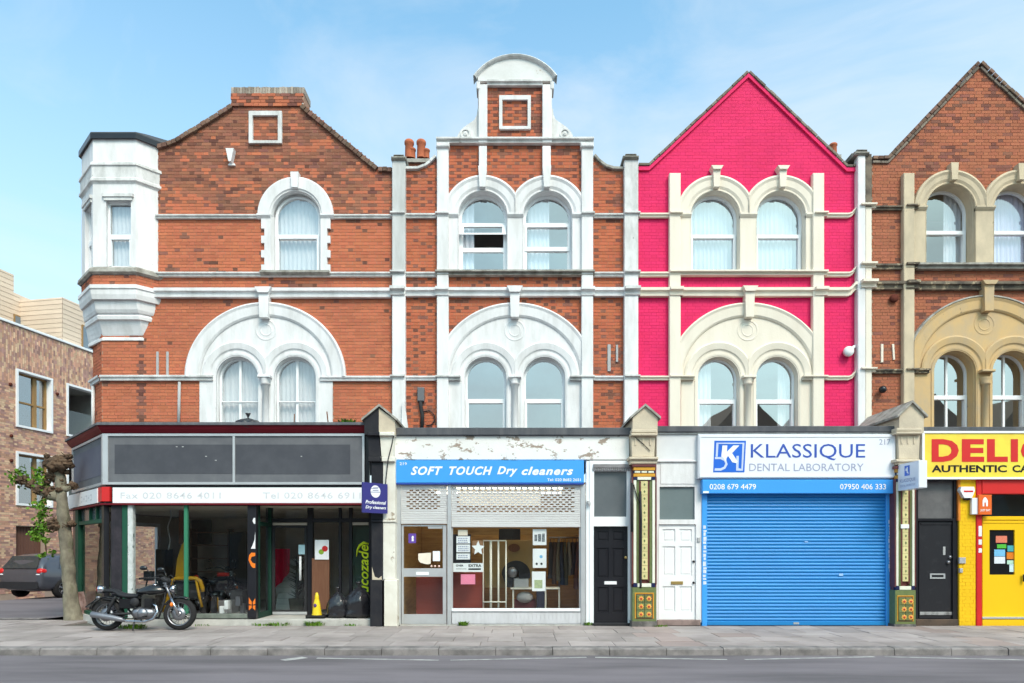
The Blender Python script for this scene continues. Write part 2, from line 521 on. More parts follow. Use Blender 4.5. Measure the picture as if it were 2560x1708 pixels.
m_redbrown = mat('red_brown_laminate', (0.21, 0.035, 0.02), 0.4, (0.17, 0.03, 0.02), 1, 0.5)
m_tan = mat('tan_hardboard', (0.36, 0.25, 0.11), 0.7)
m_rack = mat('cream_rack_tube', (0.80, 0.78, 0.68), 0.5)
m_paper = mat('white_paper', (0.82, 0.83, 0.84), 0.7)
m_paperc = mat('cream_paper', (0.80, 0.72, 0.60), 0.7)
m_pinkp = mat('pink_card', (0.85, 0.27, 0.40), 0.7)
m_chrome = mat('chrome', (0.50, 0.50, 0.53), 0.22, metal=1.0)
m_silver = mat('satin_metal', (0.27, 0.27, 0.29), 0.35, metal=0.8)
m_tyre = mat('tyre_rubber', (0.022, 0.021, 0.022), 0.85, (0.035, 0.034, 0.034), 6, 0.6)
m_bikeblk = mat('black_bike_paint', (0.012, 0.012, 0.014), 0.25, coat=0.5)
m_seat = mat('black_vinyl_seat', (0.028, 0.029, 0.033), 0.5)
m_orange = mat('orange_lens', (0.85, 0.20, 0.02), 0.3)
m_redlens = mat('red_lens', (0.65, 0.02, 0.02), 0.2)
m_bag = mat('black_bin_liner', (0.018, 0.018, 0.022), 0.25, bump=0.8, bs=14, spec=0.6)
m_brass = mat('brass', (0.55, 0.38, 0.14), 0.35, metal=0.7)
m_carp = mat('charcoal_car_paint', (0.085, 0.09, 0.11), 0.25, metal=0.3, coat=0.8)
m_cargl = mat('dark_car_glass', (0.03, 0.04, 0.045), 0.05, spec=0.8)
m_glass = glass('upper_pane_glass', 0.30, wave=0.02)
m_glassh = glass('mirror_pane_glass', 0.46, wave=0.006)
m_glassS = glass('shop_glass', 0.085, (0.975, 0.985, 0.98), wave=0.02)
m_frost = mat('grey_obscured_glass', (0.115, 0.13, 0.14), 0.15, (0.15, 0.165, 0.175), 1.5, 0.6, spec=0.8)
m_slatpanel = mat('bare_grey_panel', (0.125, 0.128, 0.140), 0.65, (0.165, 0.168, 0.178), 2.5, 0.7, patch=((0.40, 0.40, 0.40), 5.0, 0.74, (1, 1, 1)))
m_slatpanel2 = mat('dark_unfaded_panel', (0.070, 0.073, 0.085), 0.6, (0.095, 0.098, 0.11), 2.5, 0.6, patch=((0.40, 0.40, 0.40), 7.0, 0.76, (1, 1, 1)))

def text(body, px0, px1, py0, py1, d, m, parent, y, shear=0.0, weight=0.0, space=1.0, name='lettering', rot90=False, split=False):
    """flat cut letters fitted into a picture-measure rectangle at distance d, front at depth y"""
    cu = bpy.data.curves.new(name, 'FONT')
    cu.body = body
    cu.shear = shear
    cu.offset = weight
    cu.space_character = space
    cu.resolution_u = 3
    o = bpy.data.objects.new(name, cu)
    COL.objects.link(o)
    dg = bpy.context.evaluated_depsgraph_get()
    me0 = bpy.data.meshes.new_from_object(o.evaluated_get(dg))
    COL.objects.unlink(o)
    bpy.data.objects.remove(o)
    vs = [v.co.copy() for v in me0.vertices]
    fs = [tuple(p.vertices) for p in me0.polygons]
    bpy.data.meshes.remove(me0)
    if rot90:
        vs = [Vector((-v.y, v.x, 0)) for v in vs]
    x0 = min(v.x for v in vs); x1 = max(v.x for v in vs)
    y0 = min(v.y for v in vs); y1 = max(v.y for v in vs)
    ax, bx = X(px0, d), X(px1, d)
    az, bz = Z(py1, d), Z(py0, d)
    P_ = [(ax + (v.x - x0) / (x1 - x0) * (bx - ax), y, az + (v.y - y0) / (y1 - y0) * (bz - az)) for v in vs]
    if split:                       # every letter a piece of its own
        par = list(range(len(P_)))
        def root(i):
            while par[i] != i:
                par[i] = par[par[i]]; i = par[i]
            return i
        for f in fs:
            for i in f[1:]:
                par[root(i)] = root(f[0])
        gr = {}
        for f in fs:
            gr.setdefault(root(f[0]), []).append(f)
        for g_ in sorted(gr.values(), key=lambda g: min(P_[i][0] for f in g for i in f)):
            ids = sorted({i for f in g_ for i in f})
            mp_ = {i: k for k, i in enumerate(ids)}
            b = MB(); b.add([P_[i] for i in ids], [[mp_[i] for i in f] for f in g_])
            b.build('letter', m, parent)
        return None
    b = MB()
    b.add(P_, fs)
    return b.build(name, m, parent, kind='stuff' if len(body) > 1 else None)

def arch_loop(cx, sy, r, by, n=18):
    return [(cx - r, by), (cx + r, by)] + [(cx + r * cos(pi * i / n), sy - r * sin(pi * i / n)) for i in range(n + 1)]
def rect(a, b, c, d):
    return [(a, d), (b, d), (b, c), (a, c)]

# ------------------------------------------------------------------ ground
def sheet(name, pts, z, m):
    b = MB()
    b.add([(x, y, z) for x, y in pts], [tuple(range(len(pts)))])
    o = b.build(name, m)
    o['kind'] = 'structure'
    return o
KY = 10.95      # kerb line
sheet('ground', [(-400, -400), (400, -400), (400, 700), (-400, 700)], -0.30, m_asph)
sheet('road', [(-120, -8.0), (120, -8.0), (120, KY + .02), (-120, KY + .02)], -0.115, m_asph)
# side street running back beside the corner shop
sheet('side_road', [(-17.3, 15.7), (-10.9, 15.7), (5.0, 100), (-1.0, 100)], -0.02, m_asph)
b = MB()
b.box(-40, 40, KY + .25, DS + 0.1, -0.25, -0.035)
b.box(-40, -8.6, DS + 0.1, 15.75, -0.25, -0.035)
pave = b.build('pavement', m_joint, kind='structure')
slabs = []
y = KY + .26
row = 0
while y < 15.4:
    h = 0.60
    x = -14.6 - random.random() * .4
    while x < 13.5:
        w = 0.60 if row % 2 else 0.75
        cx, cy = x + w / 2, y + h / 2
        px = 1280 + cx * F / cy
        if -60 < px < 2620 and (cy < DS - .2 or cx < -9.4):
            slabs.append((cx, cy, w, h))
        x += w
    y += h
    row += 1
slabs.sort(key=lambda s: abs(s[1] - 12.2))
sm = {}
for i, (cx, cy, w, h) in enumerate(slabs):
    red = random.random() < .05 or (2.55 < cx - (cy - 12) * .05 < 3.2) or (8.0 < cx < 8.55)
    k = (w, red)
    if k not in sm:
        b = MB()
        c = .004
        b.add([(-w/2+c, -h/2+c, 0), (w/2-c, -h/2+c, 0), (w/2-c, h/2-c, 0), (-w/2+c, h/2-c, 0),
               (-w/2+c, -h/2+c, -.06), (w/2-c, -h/2+c, -.06), (w/2-c, h/2-c, -.06), (-w/2+c, h/2-c, -.06)],
              [(0, 1, 2, 3), (4, 5, 1, 0), (5, 6, 2, 1), (6, 7, 3, 2), (7, 4, 0, 3)])
        sm[k] = b.mesh('paving_slab')
        sm[k].materials.append(m_slabr if red else m_slab)
    if i < 299:
        o = bpy.data.objects.new('paving_slab', sm[k])
        o.location = (cx, cy, random.uniform(-.004, .004) - .002)
        o.rotation_euler = (random.uniform(-.006, .006), random.uniform(-.005, .005), random.uniform(-.004, .004))
        o.parent = pave
        COL.objects.link(o)
rest = MB()
for cx, cy, w, h in slabs[299:]:
    z = random.uniform(-.004, .004) - .002
    c = .004
    rest.add([(cx-w/2+c, cy-h/2+c, z), (cx+w/2-c, cy-h/2+c, z), (cx+w/2-c, cy+h/2-c, z), (cx-w/2+c, cy+h/2-c, z)], [(0, 1, 2, 3)])
if rest.v:
    rest.build('paving_slab', m_slab, pave, kind='stuff')
# kerb stones
kb = MB()
kb.box(-40, 40, KY + .06, KY + .245, -.25, -.02)
kerb = kb.build('kerb', m_joint, kind='structure')
ks = MB()
vs = []
L_ = .905
for x in (-L_ / 2, L_ / 2):
    vs += [(x, 0, -.24), (x, .012, -.02), (x, .035, .003), (x, .245, .006), (x, .245, -.24)]
ks.add(vs, [(0, 5, 6, 1), (1, 6, 7, 2), (2, 7, 8, 3), (3, 8, 9, 4), (0, 1, 2, 3, 4), (9, 8, 7, 6, 5)])
ksm = ks.mesh('kerb_stone'); ksm.materials.append(m_kerb)
for i in range(26):
    o = bpy.data.objects.new('kerb_stone', ksm)
    o.location = (-11.7 + i * .915, KY + random.uniform(-.006, .006), random.uniform(-.006, .004))
    o.rotation_euler = (0, 0, random.uniform(-.004, .004))
    o.parent = kerb
    COL.objects.link(o)
# zig-zag crossing line, thin worn paint
def gpt(px, py, z):
    d = (H - z) * F / (py - HY)
    return Vector(((px - 1280) * d / F, d, z))
for (a, ay, c, cy) in ((706, 1651, 762, 1643.5), (792, 1645.5, 1097, 1650.5), (1126, 1650.5, 1466, 1643.5), (1488, 1643.5, 1818, 1649),
                      (1862, 1649, 2186, 1642), (2212, 1642, 2560, 1650)):
    p, q = gpt(a, ay, -.111), gpt(c, cy, -.111)
    t = (q - p).normalized(); n_ = Vector((-t.y, t.x, 0)) * .042
    if a == 706:
        n_ *= 2.2
    b = MB()
    b.add([p - n_, q - n_, q + n_, p + n_], [(0, 1, 2, 3)])
    o = b.build('road_marking', m_line, kind='structure')
# side-street granite strip and pale band across its mouth
b = MB()
b.box(-17.2, -10.9, 15.76, 16.0, -.2, -.006)
b.build('side_street_kerb', m_kerb, kind='structure')

# ------------------------------------------------------------------ bricks
def scan(loops, z):
    xs = []
    for l in loops:
        for i in range(len(l)):
            (x0, z0), (x1, z1) = l[i], l[(i + 1) % len(l)]
            if (z0 > z) != (z1 > z):
                xs.append(x0 + (z - z0) / (z1 - z0) * (x1 - x0))
    xs.sort()
    return list(zip(xs[::2], xs[1::2]))
def brick_field(wall, loops, mats, pick, n_ind=298, proj=.012, course=.075, st=.225, hd=.1125, gap=.009, ind_z=None, to=None, front=None, jit=.003, cover=None):
    """loops in metres on the wall plane (x,z); every brick gets its own faces.  'to' maps (x, depth, z) to the thing's frame"""
    y0 = DF if front is None else front
    zmin = min(p[1] for l in loops for p in l); zmax = max(p[1] for l in loops for p in l)
    k0 = int(zmin / course); k1 = int(zmax / course) + 1
    per = st + hd
    cand = []; rest_ = []
    for k in range(k0, k1):
        z = (k + .5) * course
        for a, c in scan(loops, z):
            off = (k % 2) * (st + hd) / 2 + .02 * ((k * 7919) % 5 - 2) * .2
            i = int((a - off) // per)
            x = i * per + off
            while x < c:
                for w, hdr in ((st, False), (hd, True)):
                    p, q = max(x, a), min(x + w, c)
                    if q - p > .03:
                        rec = ((p + q) / 2, z, q - p - gap, hdr, pick((p + q) / 2, z, hdr))
                        full = abs(q - p - w) < 1e-6
                        if full and (cover is None or not cover((p + q) / 2, z)):
                            cand.append(rec)
                        else:
                            rest_.append(rec)
                    x += w
    key = (lambda r: (r[3], abs(r[1] - ind_z))) if ind_z is not None else (lambda r: (r[3], r[1]))
    cand.sort(key=key)
    ind = cand[:n_ind]
    rest_ += cand[n_ind:]
    hh = course - gap
    off = ORI.get(wall.name, (0, 0, 0))
    mm = {}
    def bx(b, x, z, w, y, m):
        b.add([(x - w/2, y, z - hh/2), (x + w/2, y, z - hh/2), (x + w/2, y, z + hh/2), (x - w/2, y, z + hh/2),
               (x - w/2, y + proj + .01, z - hh/2), (x + w/2, y + proj + .01, z - hh/2), (x + w/2, y + proj + .01, z + hh/2), (x - w/2, y + proj + .01, z + hh/2)],
              [(0, 1, 2, 3), (4, 5, 1, 0), (5, 6, 2, 1), (6, 7, 3, 2), (7, 4, 0, 3)], m)
    for x, z, w, hdr, mi in ind:
        k = (hdr, mi)
        if k not in mm:
            b = MB()
            bx(b, 0, 0, w, 0, 0)
            if to:
                p0 = Vector(to(0, 0, 0))
                b.v = [tuple(Vector(to(*v)) - p0) for v in b.v]
            me = b.mesh('brick'); me.materials.append(mats[mi])
            mm[k] = me
        o = bpy.data.objects.new('brick', mm[k])
        p = (x, y0 + random.uniform(-jit, jit), z)
        if to:
            p = to(*p)
        o.location = (p[0] - off[0], p[1] - off[1], p[2] - off[2])
        o.parent = wall
        COL.objects.link(o)
    b = MB()
    for x, z, w, hdr, mi in rest_:
        bx(b, x, z, w, y0 + random.uniform(-jit, jit), mi)
    if to:
        b.v = [to(*v) for v in b.v]
    if b.v:
        b.build('brick', mats, wall, kind='stuff')

def shell(b, loop, y0, y1, m=0):
    n = len(loop)
    vs = [(x, y0, z) for x, z in loop] + [(x, y1, z) for x, z in loop]
    b.add(vs, [(i, i + n, (i + 1) % n + n, (i + 1) % n) for i in range(n)] + [tuple(range(n, 2 * n))], m)

# ------------------------------------------------------------------ windows
def folds(name, cx0, cx1, z0, z1, y, m, parent, amp=.016, wl=.11, seed=0):
    rnd = random.Random(seed)
    b = MB()
    n = max(8, int((cx1 - cx0) / wl * 8))
    vs = []
    ph = rnd.random() * 6
    for i in range(n + 1):
        x = cx0 + (cx1 - cx0) * i / n
        q = (x - cx0) / wl * 2 * pi + ph + 1.2 * sin(x * 5 + ph)
        yy = y + amp * sin(q) + amp * .4 * sin(q * 2.3 + 1)
        vs += [(x, yy, z0), (x, yy * 1 - amp * .3, z1)]
    b.add(vs, [(2 * i, 2 * i + 2, 2 * i + 3, 2 * i + 1) for i in range(n)], 0, True)
    return b.build(name, m, parent)

def arched_window(house, cx, sy, r, by, t0, t1, d, gl, curtain=None, cover=((0, 1),), bar=None, fw=5, ins=3, fm=None, seed=0, mid=None):
    """two-light arched window; all in picture measure on the facade plane, set back to depth d"""
    fm = fm or m_upvc
    q = L
    up = [(cx - r + fw, t0), (cx + r - fw, t0)] + [(cx + (r - fw) * cos(pi * i / 18), sy - (r - fw) * sin(pi * i / 18)) for i in range(19)]
    lo = rect(cx - r + fw + ins, cx + r - fw - ins, t1, by - fw - 1)
    holes = [up, lo]
    if mid:
        lo = rect(cx - r + fw + ins, cx + r - fw - ins, mid[1], by - fw - 1)
        holes = [up, rect(cx - r + fw + ins, cx + r - fw - ins, t1, mid[0]), lo]
    b = MB()
    b.prism([q(arch_loop(cx, sy, r + 2, by))] + [q(h) for h in holes], d, d + .07)
    fr = b.build('window', fm, house)
    # proud lower sash
    b = MB()
    b.prism([q(rect(cx - r + 2, cx + r - 2, t0 + 1, by - 2)), q(rect(cx - r + fw + ins, cx + r - fw - ins, t1, by - fw - 1))] if not mid else
            [q(rect(cx - r + 2, cx + r - 2, t0 + 1, mid[1] - 1)), q(holes[1])], d - .025, d - .001)
    b.build('sash', fm, fr)
    for h in holes:
        b = MB()
        b.prism([q(h)], d + .035, d + .043)
        b.build('pane', gl, fr)
    if bar:
        b = MB()
        b.box(X(cx - bar / 2), X(cx + bar / 2), d + .005, d + .034, Z(t0), Z(sy - r + fw))
        b.box(X(cx - bar / 2), X(cx + bar / 2), d + .005, d + .034, Z(by - fw - 1), Z(t1))
        b.build('glazing_bar', fm, fr)
    if curtain:
        for k, (a, c) in enumerate(cover):
            x0, x1 = X(cx - r), X(cx + r)
            folds('curtain', x0 + (x1 - x0) * a, x0 + (x1 - x0) * c, Z(by), Z(sy - r - 4), d + .16, curtain, fr, seed=seed + k)
    return fr

def coping(house, pts, name, m, seg=.23, th=.05, depth=.30, proj=.07, d=DF, lift=0.0):
    """row of separate coping pieces along a gable edge; pts in picture measure"""
    P = [Vector((X(a, d), 0, Z(c, d) + lift)) for a, c in pts]
    for p, q in zip(P[:-1], P[1:]):
        ln = (q - p).length
        n = max(1, round(ln / seg))
        ang = atan2(q.z - p.z, q.x - p.x)
        w = ln / n
        b = MB()
        b.bev(-w / 2 + .004, w / 2 - .004, -proj, depth, 0, th, .006)
        me = b.mesh(name); me.materials.append(m)
        off = ORI[house.name]
        for i in range(n):
            c = p + (q - p) * ((i + .5) / n)
            o = bpy.data.objects.new(name, me)
            o.location = (c.x - off[0], d + random.uniform(-.012, .006) - off[1], c.z - off[2] + random.uniform(-.006, .006))
            o.rotation_euler = (0, -ang + random.uniform(-.015, .015), 0)
            o.parent = house
            COL.objects.link(o)

STR1 = [(0, 0.0), (0, .09), (3, .10), (5, .07), (8, .03), (8, 0)]
def string(house, x0, x1, y0, y1, pr, m, ramp=None, name='string_course', d=DF):
    h = y1 - y0
    prof = [(y0, 0), (y0, pr), (y0 + h * .35, pr), (y0 + h * .45, pr * .62), (y0 + h * .8, pr * .55), (y0 + h * .85, pr * .75), (y1, pr * .7), (y1, 0)]
    path = [(x0, 0), (x1, 0)] if not ramp else ramp
    b = MB()
    b.moulding(path, prof, d)
    return b.build(name, m, house)
def pilaster(house, x0, x1, y0, y1, m, pr=.11, cap=None, capm=None, name='pilaster'):
    b = MB()
    b.bbox(x0, x1, y0, y1, DF - pr, pr + .02, .012)
    if cap:
        b.bbox(x0 - cap, x1 + cap, y0 - 7, y0 + 4, DF - pr - .06, pr + .3, .02)
    return b.build(name, m, house)
def keystone(house, cx, w_top, w_bot, y0, y1, m, pr=.17, head=0):
    b = MB()
    b.prism([L([(cx - w_bot / 2, y1), (cx + w_bot / 2, y1), (cx + w_top / 2, y0), (cx - w_top / 2, y0)])], DF - pr, DF)
    if head:
        b.prism([L([(cx - w_top / 2, y0 + head), (cx + w_top / 2, y0 + head), (cx + w_top * .78, y0), (cx - w_top * .78, y0)])], DF - pr - .05, DF)
    return b.build('keystone', m, house)

def big_arch(house, c, base, m, colm, clip=None, cs=None, d_win=.17, bottom=1092, hw=166):
    """wide arch enclosing a pair of round-headed lights"""
    mid = c
    c1, c2 = cs
    b = MB()
    b.sweep(c, base, [(200, 0), (200, .10), (196, .125), (190, .10), (168, .085), (164, .06), (162, .025)], n=56, yy=.925, clip=clip)
    b.build('arch_band', m, house)
    tl = [(c - hw, bottom), (c + hw, bottom)] + ([(c + hw, base)] if hw > 166 else []) + [(c + 166 * cos(pi * i / 40), base - 166 * .925 * sin(pi * i / 40)) for i in range(41)] + ([(c - hw, base)] if hw > 166 else [])
    b = MB()
    b.prism([L(tl), L(arch_loop(c1, base, 52.5, bottom - 1)), L(arch_loop(c2, base, 52.5, bottom - 1))], DF - .03, DF + .2)
    b.build('tympanum', m, house)
    b = MB()
    for cc, cl in ((c1, (c1 - 110, mid)), (c2, (mid, c2 + 110))):
        b.sweep(cc, base - 3, [(86, .03), (86, .065), (82, .085), (76, .075), (68, .06), (65, .035), (63, .03)], n=40, clip=cl)
    b.build('arch_moulding', m, house)
    b = MB()
    for cc in (c1, c2):
        b.sweep(cc, base, [(60, .03), (60, .045), (55, .04), (53, -.03), (51, -.05), (51, -.34)], n=36, legs=bottom)
    b.build('window_reveal', m, house)
    b = MB()
    r = 8.5 * DF / F
    b.lathe([(r, Z(bottom)), (r, Z(964)), (r * 1.5, Z(962)), (r * 1.2, Z(958)), (r * 1.7, Z(950)), (r * 1.7, Z(946))], (X(mid), DF - .045, 0), n=14)
    b.bev(X(mid) - r * 1.9, X(mid) + r * 1.9, DF - .045 - r * 1.9, DF - .02, Z(base + 4), Z(base - 2), .01)
    b.build('column', colm, house)
    b = MB()
    b.sweep(c, base - 118, [(27, .03), (26, .038), (23, .038), (22, .03)], 0, 2 * pi, 28)
    b.sweep(c, base - 118, [(16, .03), (15, .037), (13, .037), (12, .03)], 0, 2 * pi, 24)
    b.build('roundel', m, house)

def twin_arch(house, c1, c2, sy, x0, x1, by, m, r=60, R=98, clip_out=True):
    mid = (c1 + c2) / 2
    def arc(c, a0, a1):
        return [(c + R * cos(a0 + (a1 - a0) * i / 24), sy - R * sin(a0 + (a1 - a0) * i / 24)) for i in range(25)]
    import math
    av = math.acos((mid - c1) / R)
    ax0 = pi - (math.acos(min(1, (c1 - x0) / R)))
    ax1 = math.acos(min(1, (x1 - c2) / R))
    loop = [(x0, by), (x1, by)] + arc(c2, ax1, pi - av) + arc(c1, av, ax0)[0:]
    b = MB()
    b.prism([L(loop), L(arch_loop(c1, sy, r + 1, by - 1)), L(arch_loop(c2, sy, r + 1, by - 1))], DF - .05, DF + .22)
    b.build('window_surround', m, house)
    b = MB()
    for c, cl in ((c1, (x0 - 1.5, mid)), (c2, (mid, x1 + 1.5))):
        b.sweep(c, sy, [(R, 0), (R, .10), (R - 5, .12), (R - 11, .09), (72, .08), (67, .055), (66, .05)], n=44, clip=cl)
    b.build('arch_moulding', m, house)
    b = MB()
    for c in (c1, c2):
        b.sweep(c, sy, [(r + 3, .05), (r + 2, .06), (r + 1, -.02), (r, -.04), (r, -.33)], n=36, legs=by)
    b.build('window_reveal', m, house)
    for a, e in ((x0, c1 - r - 1), (c1 + r + 1, c2 - r - 1), (c2 + r + 1, x1)):
        b = MB()
        b.moulding([(a, 0), (e, 0)], [(sy - 4, 0), (sy - 4, .11), (sy, .11), (sy + 4, .08), (sy + 7, .05), (sy + 7, 0)])
        b.build('impost', m, house)

def cover_fn(*rects_px):
    R_ = [(X(a), X(b), Z(d), Z(c)) for a, b, c, d in rects_px]
    def f(x, z):
        return any(a - .12 < x < b + .12 and c - .05 < z < d + .05 for a, b, c, d in R_)
    return f

# ================================================================== corner house (orange brick, turret)
hA = thing('corner_house', 'orange brick corner house with white turret and blunt chimney-topped gable', 'house', (X(640), DF + 4, 0))
gA = [(254, 1090), (980, 1090), (980, 419), (947, 419), (760, 262), (578, 262), (470, 329), (440, 348), (418, 357), (392, 363), (392, 430), (254, 430)]
c1A, c2A = 594, 738
wA2 = arch_loop(741, 540, 62, 684)
b = MB()
b.prism([L(gA), L(wA2), L(arch_loop(c1A, 944, 60, 1089)), L(arch_loop(c2A, 944, 60, 1089))], DF + .008, DF + .28)
wallA = b.build('wall', m_mortar, hA)
gb = [(254, 1090), (500, 1090), (500, 944)] + [(666 - 188 * cos(pi * i / 24), 944 - 188 * .925 * sin(pi * i / 24)) for i in range(25)] + [(832, 944), (832, 1090), (980, 1090),
      (980, 419), (947, 419), (760, 262), (578, 262), (470, 329), (440, 348), (418, 357), (392, 363), (392, 716), (254, 716)]
def pickA(x, z, hdr):
    px = 1280 + x * F / DF; py = HY - (z - H) * F / DF
    n_ = noise.noise(Vector((x * .9, z * 1.3, 3.0))) + .5 * noise.noise(Vector((x * 2.7, z * 3.2, 9)))
    s = (600 - py) / 200 + n_ * .8
    if 336 < px < 360 and py > 840 and py % 1 < 2:
        return 1 if random.random() < .75 else 0
    if random.random() < max(0, min(.85, s)) and py < 545:
        return 2 if random.random() < .72 else 1
    p = .07 if py < 690 else .025
    if 700 < py < 730 and 650 < px < 790:
        p = .35
    if py > 870:
        p = .012
    return 1 if random.random() < p + .05 * n_ else 0
covA = cover_fn((390, 980, 680, 695), (390, 980, 724, 747), (254, 980, 938, 957), (254, 395, 690, 850), (432, 900, 740, 960), (430, 520, 955, 1090), (815, 980, 1050, 1090))
brick_field(wallA, [L(gb), L(arch_loop(741, 540, 80, 688))], [m_brickA, m_brickAd, m_brickAs], pickA, cover=covA)
# chamfered corner below the turret and the flank along the side street
xc, yc = X(254), DF
ch = .52
xs_, ys_ = xc - ch, yc + ch
uS = Vector((.187, .982, 0))
b = MB()
zt, zb = Z(700), 0.0
b.add([(xc, yc + .01, Z(1090)), (xc, yc + .01, zt), (xs_, ys_ + .01, zt), (xs_, ys_ + .01, Z(1090))], [(0, 1, 2, 3)])
b.add([(xs_, ys_, 4.0), (xs_, ys_, Z(430)), (xs_ + uS.x * 9, ys_ + uS.y * 9, Z(430)), (xs_ + uS.x * 9, ys_ + uS.y * 9, 4.0)], [(0, 1, 2, 3)])
b.add([(xs_, ys_, Z(430)), (xc, DF, Z(430)), (xc + 1.2, DF + .2, Z(430)), (xs_ + uS.x * 9, ys_ + uS.y * 9, Z(430))], [(0, 1, 2, 3)])
flank = b.build('flank_wall', m_mortar, hA)
r2 = sqrt(.5)
brick_field(flank, [[(0, Z(1090)), (ch / r2, Z(1090)), (ch / r2, zt), (0, zt)]], [m_brickA, m_brickAd, m_brickAs], lambda x, z, h: 1 if random.random() < .04 else 0, n_ind=40,
            to=lambda x, y, z: (xs_ + x * r2 + (y - DF) * r2 * 1.0, ys_ - x * r2 + (y - DF) * r2, z), front=DF)
brick_field(flank, [[(0, 4.2), (9, 4.2), (9, Z(436)), (0, Z(436))]], [m_brickA, m_brickAd, m_brickAs], lambda x, z, h: 1 if random.random() < .05 else (2 if z > 9 and random.random() < .5 else 0), n_ind=0,
            to=lambda x, y, z: (xs_ + (9 - x) * uS.x + (y - DF) * uS.y, ys_ + (9 - x) * uS.y - (y - DF) * uS.x, z), front=DF - .012)
b = MB()
shell(b, [(X(256), 4.3), (X(979), 4.3), (X(979), Z(428)), (X(947), Z(432)), (X(758), Z(275)), (X(580), Z(275)), (X(418), Z(372)), (X(392), Z(440)), (X(256), Z(440))], DF + .285, DF + 9)
b.build('roof', m_slate, hA)
coping(hA, [(980, 421), (946, 421), (758, 264)], 'coping_tile', m_copingb, .115, .10)
coping(hA, [(578, 264), (470, 331), (440, 350), (418, 359), (393, 365)], 'coping_tile', m_copingb, .115, .10)
# chimney stump on the gable
chm = MB()
chm.pbox(578, 760, 219, 264, DF - .03, .45)
cmo = chm.build('chimney', m_mortar, hA)
brick_field(cmo, [L(rect(578, 760, 234, 264))], [m_brickA, m_brickAd, m_whited], lambda x, z, h: 2 if random.random() < .05 else (1 if random.random() < .45 else 0), n_ind=60, front=DF - .045)
b = MB()
n_ = 26
for i in range(n_):
    a = 577 + 184 * i / n_
    b.bbox(a + .4, a + 184 / n_ - .4, 216 + random.uniform(0, 2), 234, DF - .05 + random.uniform(0, .01), .5, .006)
b.build('cap_brick', mat('grey_cap_brick', (.36, .31, .26), .95, (.22, .18, .15), 4, .8, rnd=.3, bump=.5), cmo)
# square panel frame and white corbel
b = MB()
b.prism([L(rect(624, 706, 281, 361)), L(rect(633.5, 696.5, 292, 354.5))], DF - .06, DF + .01)
b.build('panel_frame', m_whited, hA)
b = MB()
b.prism([L([(577, 411), (583, 411), (590, 379), (570, 379)])], DF - .14, DF + .01)
b.prism([L([(572, 416), (590, 416), (588, 411), (574, 411)])], DF - .05, DF + .01)
b.build('corbel', m_white, hA)
# string courses
string(hA, 392, 652, 540, 549, .09, m_whited)
string(hA, 828, 980, 540, 549, .09, m_whited)
string(hA, 392, 980, 684, 694, .11, m_whited)
string(hA, 392, 980, 725, 747, .15, m_white)
string(hA, 254, 535, 940, 953, .10, m_whited)
string(hA, 802, 980, 942, 954, .10, m_white)
b = MB()
for k, (y0, y1) in enumerate(((940, 953),)):
    pr = .10
    q = [(Z(y0), pr), (Z(y0 + 5), pr), (Z(y0 + 6), .06), (Z(y1), .06), (Z(y1), 0)]
    vs = []
    for (x, y, o1) in ((xc, yc, (-.41, -1)), (xs_, ys_, (-1, -.41))):
        for z, p in q:
            vs.append((x + o1[0] * p, y + o1[1] * p, z))
    b.add(vs, [(j, j + 1, j + 6, j + 5) for j in range(4)] + [(0, 5, 9, 4)])
b.build('string_course', m_whited, hA)
# upper window with toothed jambs
for sx in (-1, 1):
    b = MB()
    pts = []
    y = 549
    k = 0
    e_out = lambda k: 86 if k % 2 else 78
    pts.append((741 + sx * 62, 684))
    ys = [684, 664, 646, 628, 610, 592, 574, 549]
    for i in range(len(ys) - 1):
        w = 86 if i % 2 == 0 else 78
        pts += [(741 + sx * w, ys[i]), (741 + sx * w, ys[i + 1])]
    pts.append((741 + sx * 62, 549))
    b.prism([L(pts)], DF - .06, DF + .05)
    b.build('window_jamb', m_white, hA)
b = MB()
b.sweep(741, 541, [(94, 0), (94, .09), (90, .10), (66, .09), (63, .06), (61, .06), (58, -.02), (57, -.04), (57, -.16)], n=44)
b.sweep(741, 541, [(62, .05), (58, -.02), (57, -.04), (57, -.32)], n=44, legs=684)
b.build('arch_moulding', m_white, hA)
for sx in (-1, 1):
    b = MB()
    e = [(741 + sx * 96, 0), (741 + sx * 62, 0)]
    b.moulding(e if sx < 0 else e[::-1], [(539, 0), (539, .11), (543, .11), (548, .07), (550, .05), (550, 0)])
    b.build('impost', m_white, hA)
keystone(hA, 741.5, 20, 15, 439, 477, m_white)
arched_window(hA, 741, 541, 56, 684, 581, 592, DF + .12, glass('pane_second_floor', .26), m_net, seed=3)
b = MB(); b.moulding([(655, 0), (827, 0)], [(682, 0), (682, .16), (687, .16), (692, .1), (692, 0)]); b.build('sill', m_ledge, hA)
# big arch
big_arch(hA, 666, 944, m_white, m_white, cs=(c1A, c2A))
keystone(hA, 666, 26, 21, 726, 800, m_white, .19, head=14)
for k, cc in enumerate((c1A, c2A)):
    arched_window(hA, cc, 944, 51, 1092, 1000, 1003, DF + .15, glass('pane_first_floor', .24), m_net, bar=6, fw=4, ins=1, seed=20 + k)
# cables on the wall
b = MB(); b.tube([(X(448), DF - .03, Z(1075)), (X(450), DF - .03, Z(956))], .035); b.build('waste_pipe', m_grey, hA)
b = MB()
for a in (393, 418):
    b.bbox(a - 3, a + 3, 879, 940, DF - .02, .03, .004)
b.build('vent_strip', m_grey, hA)
b = MB(); b.tube([(xs_ + .1, ys_ - .16, Z(1080)), (xs_ + .1, ys_ - .16, Z(956))], .04); b.build('downpipe', m_whited, hA)

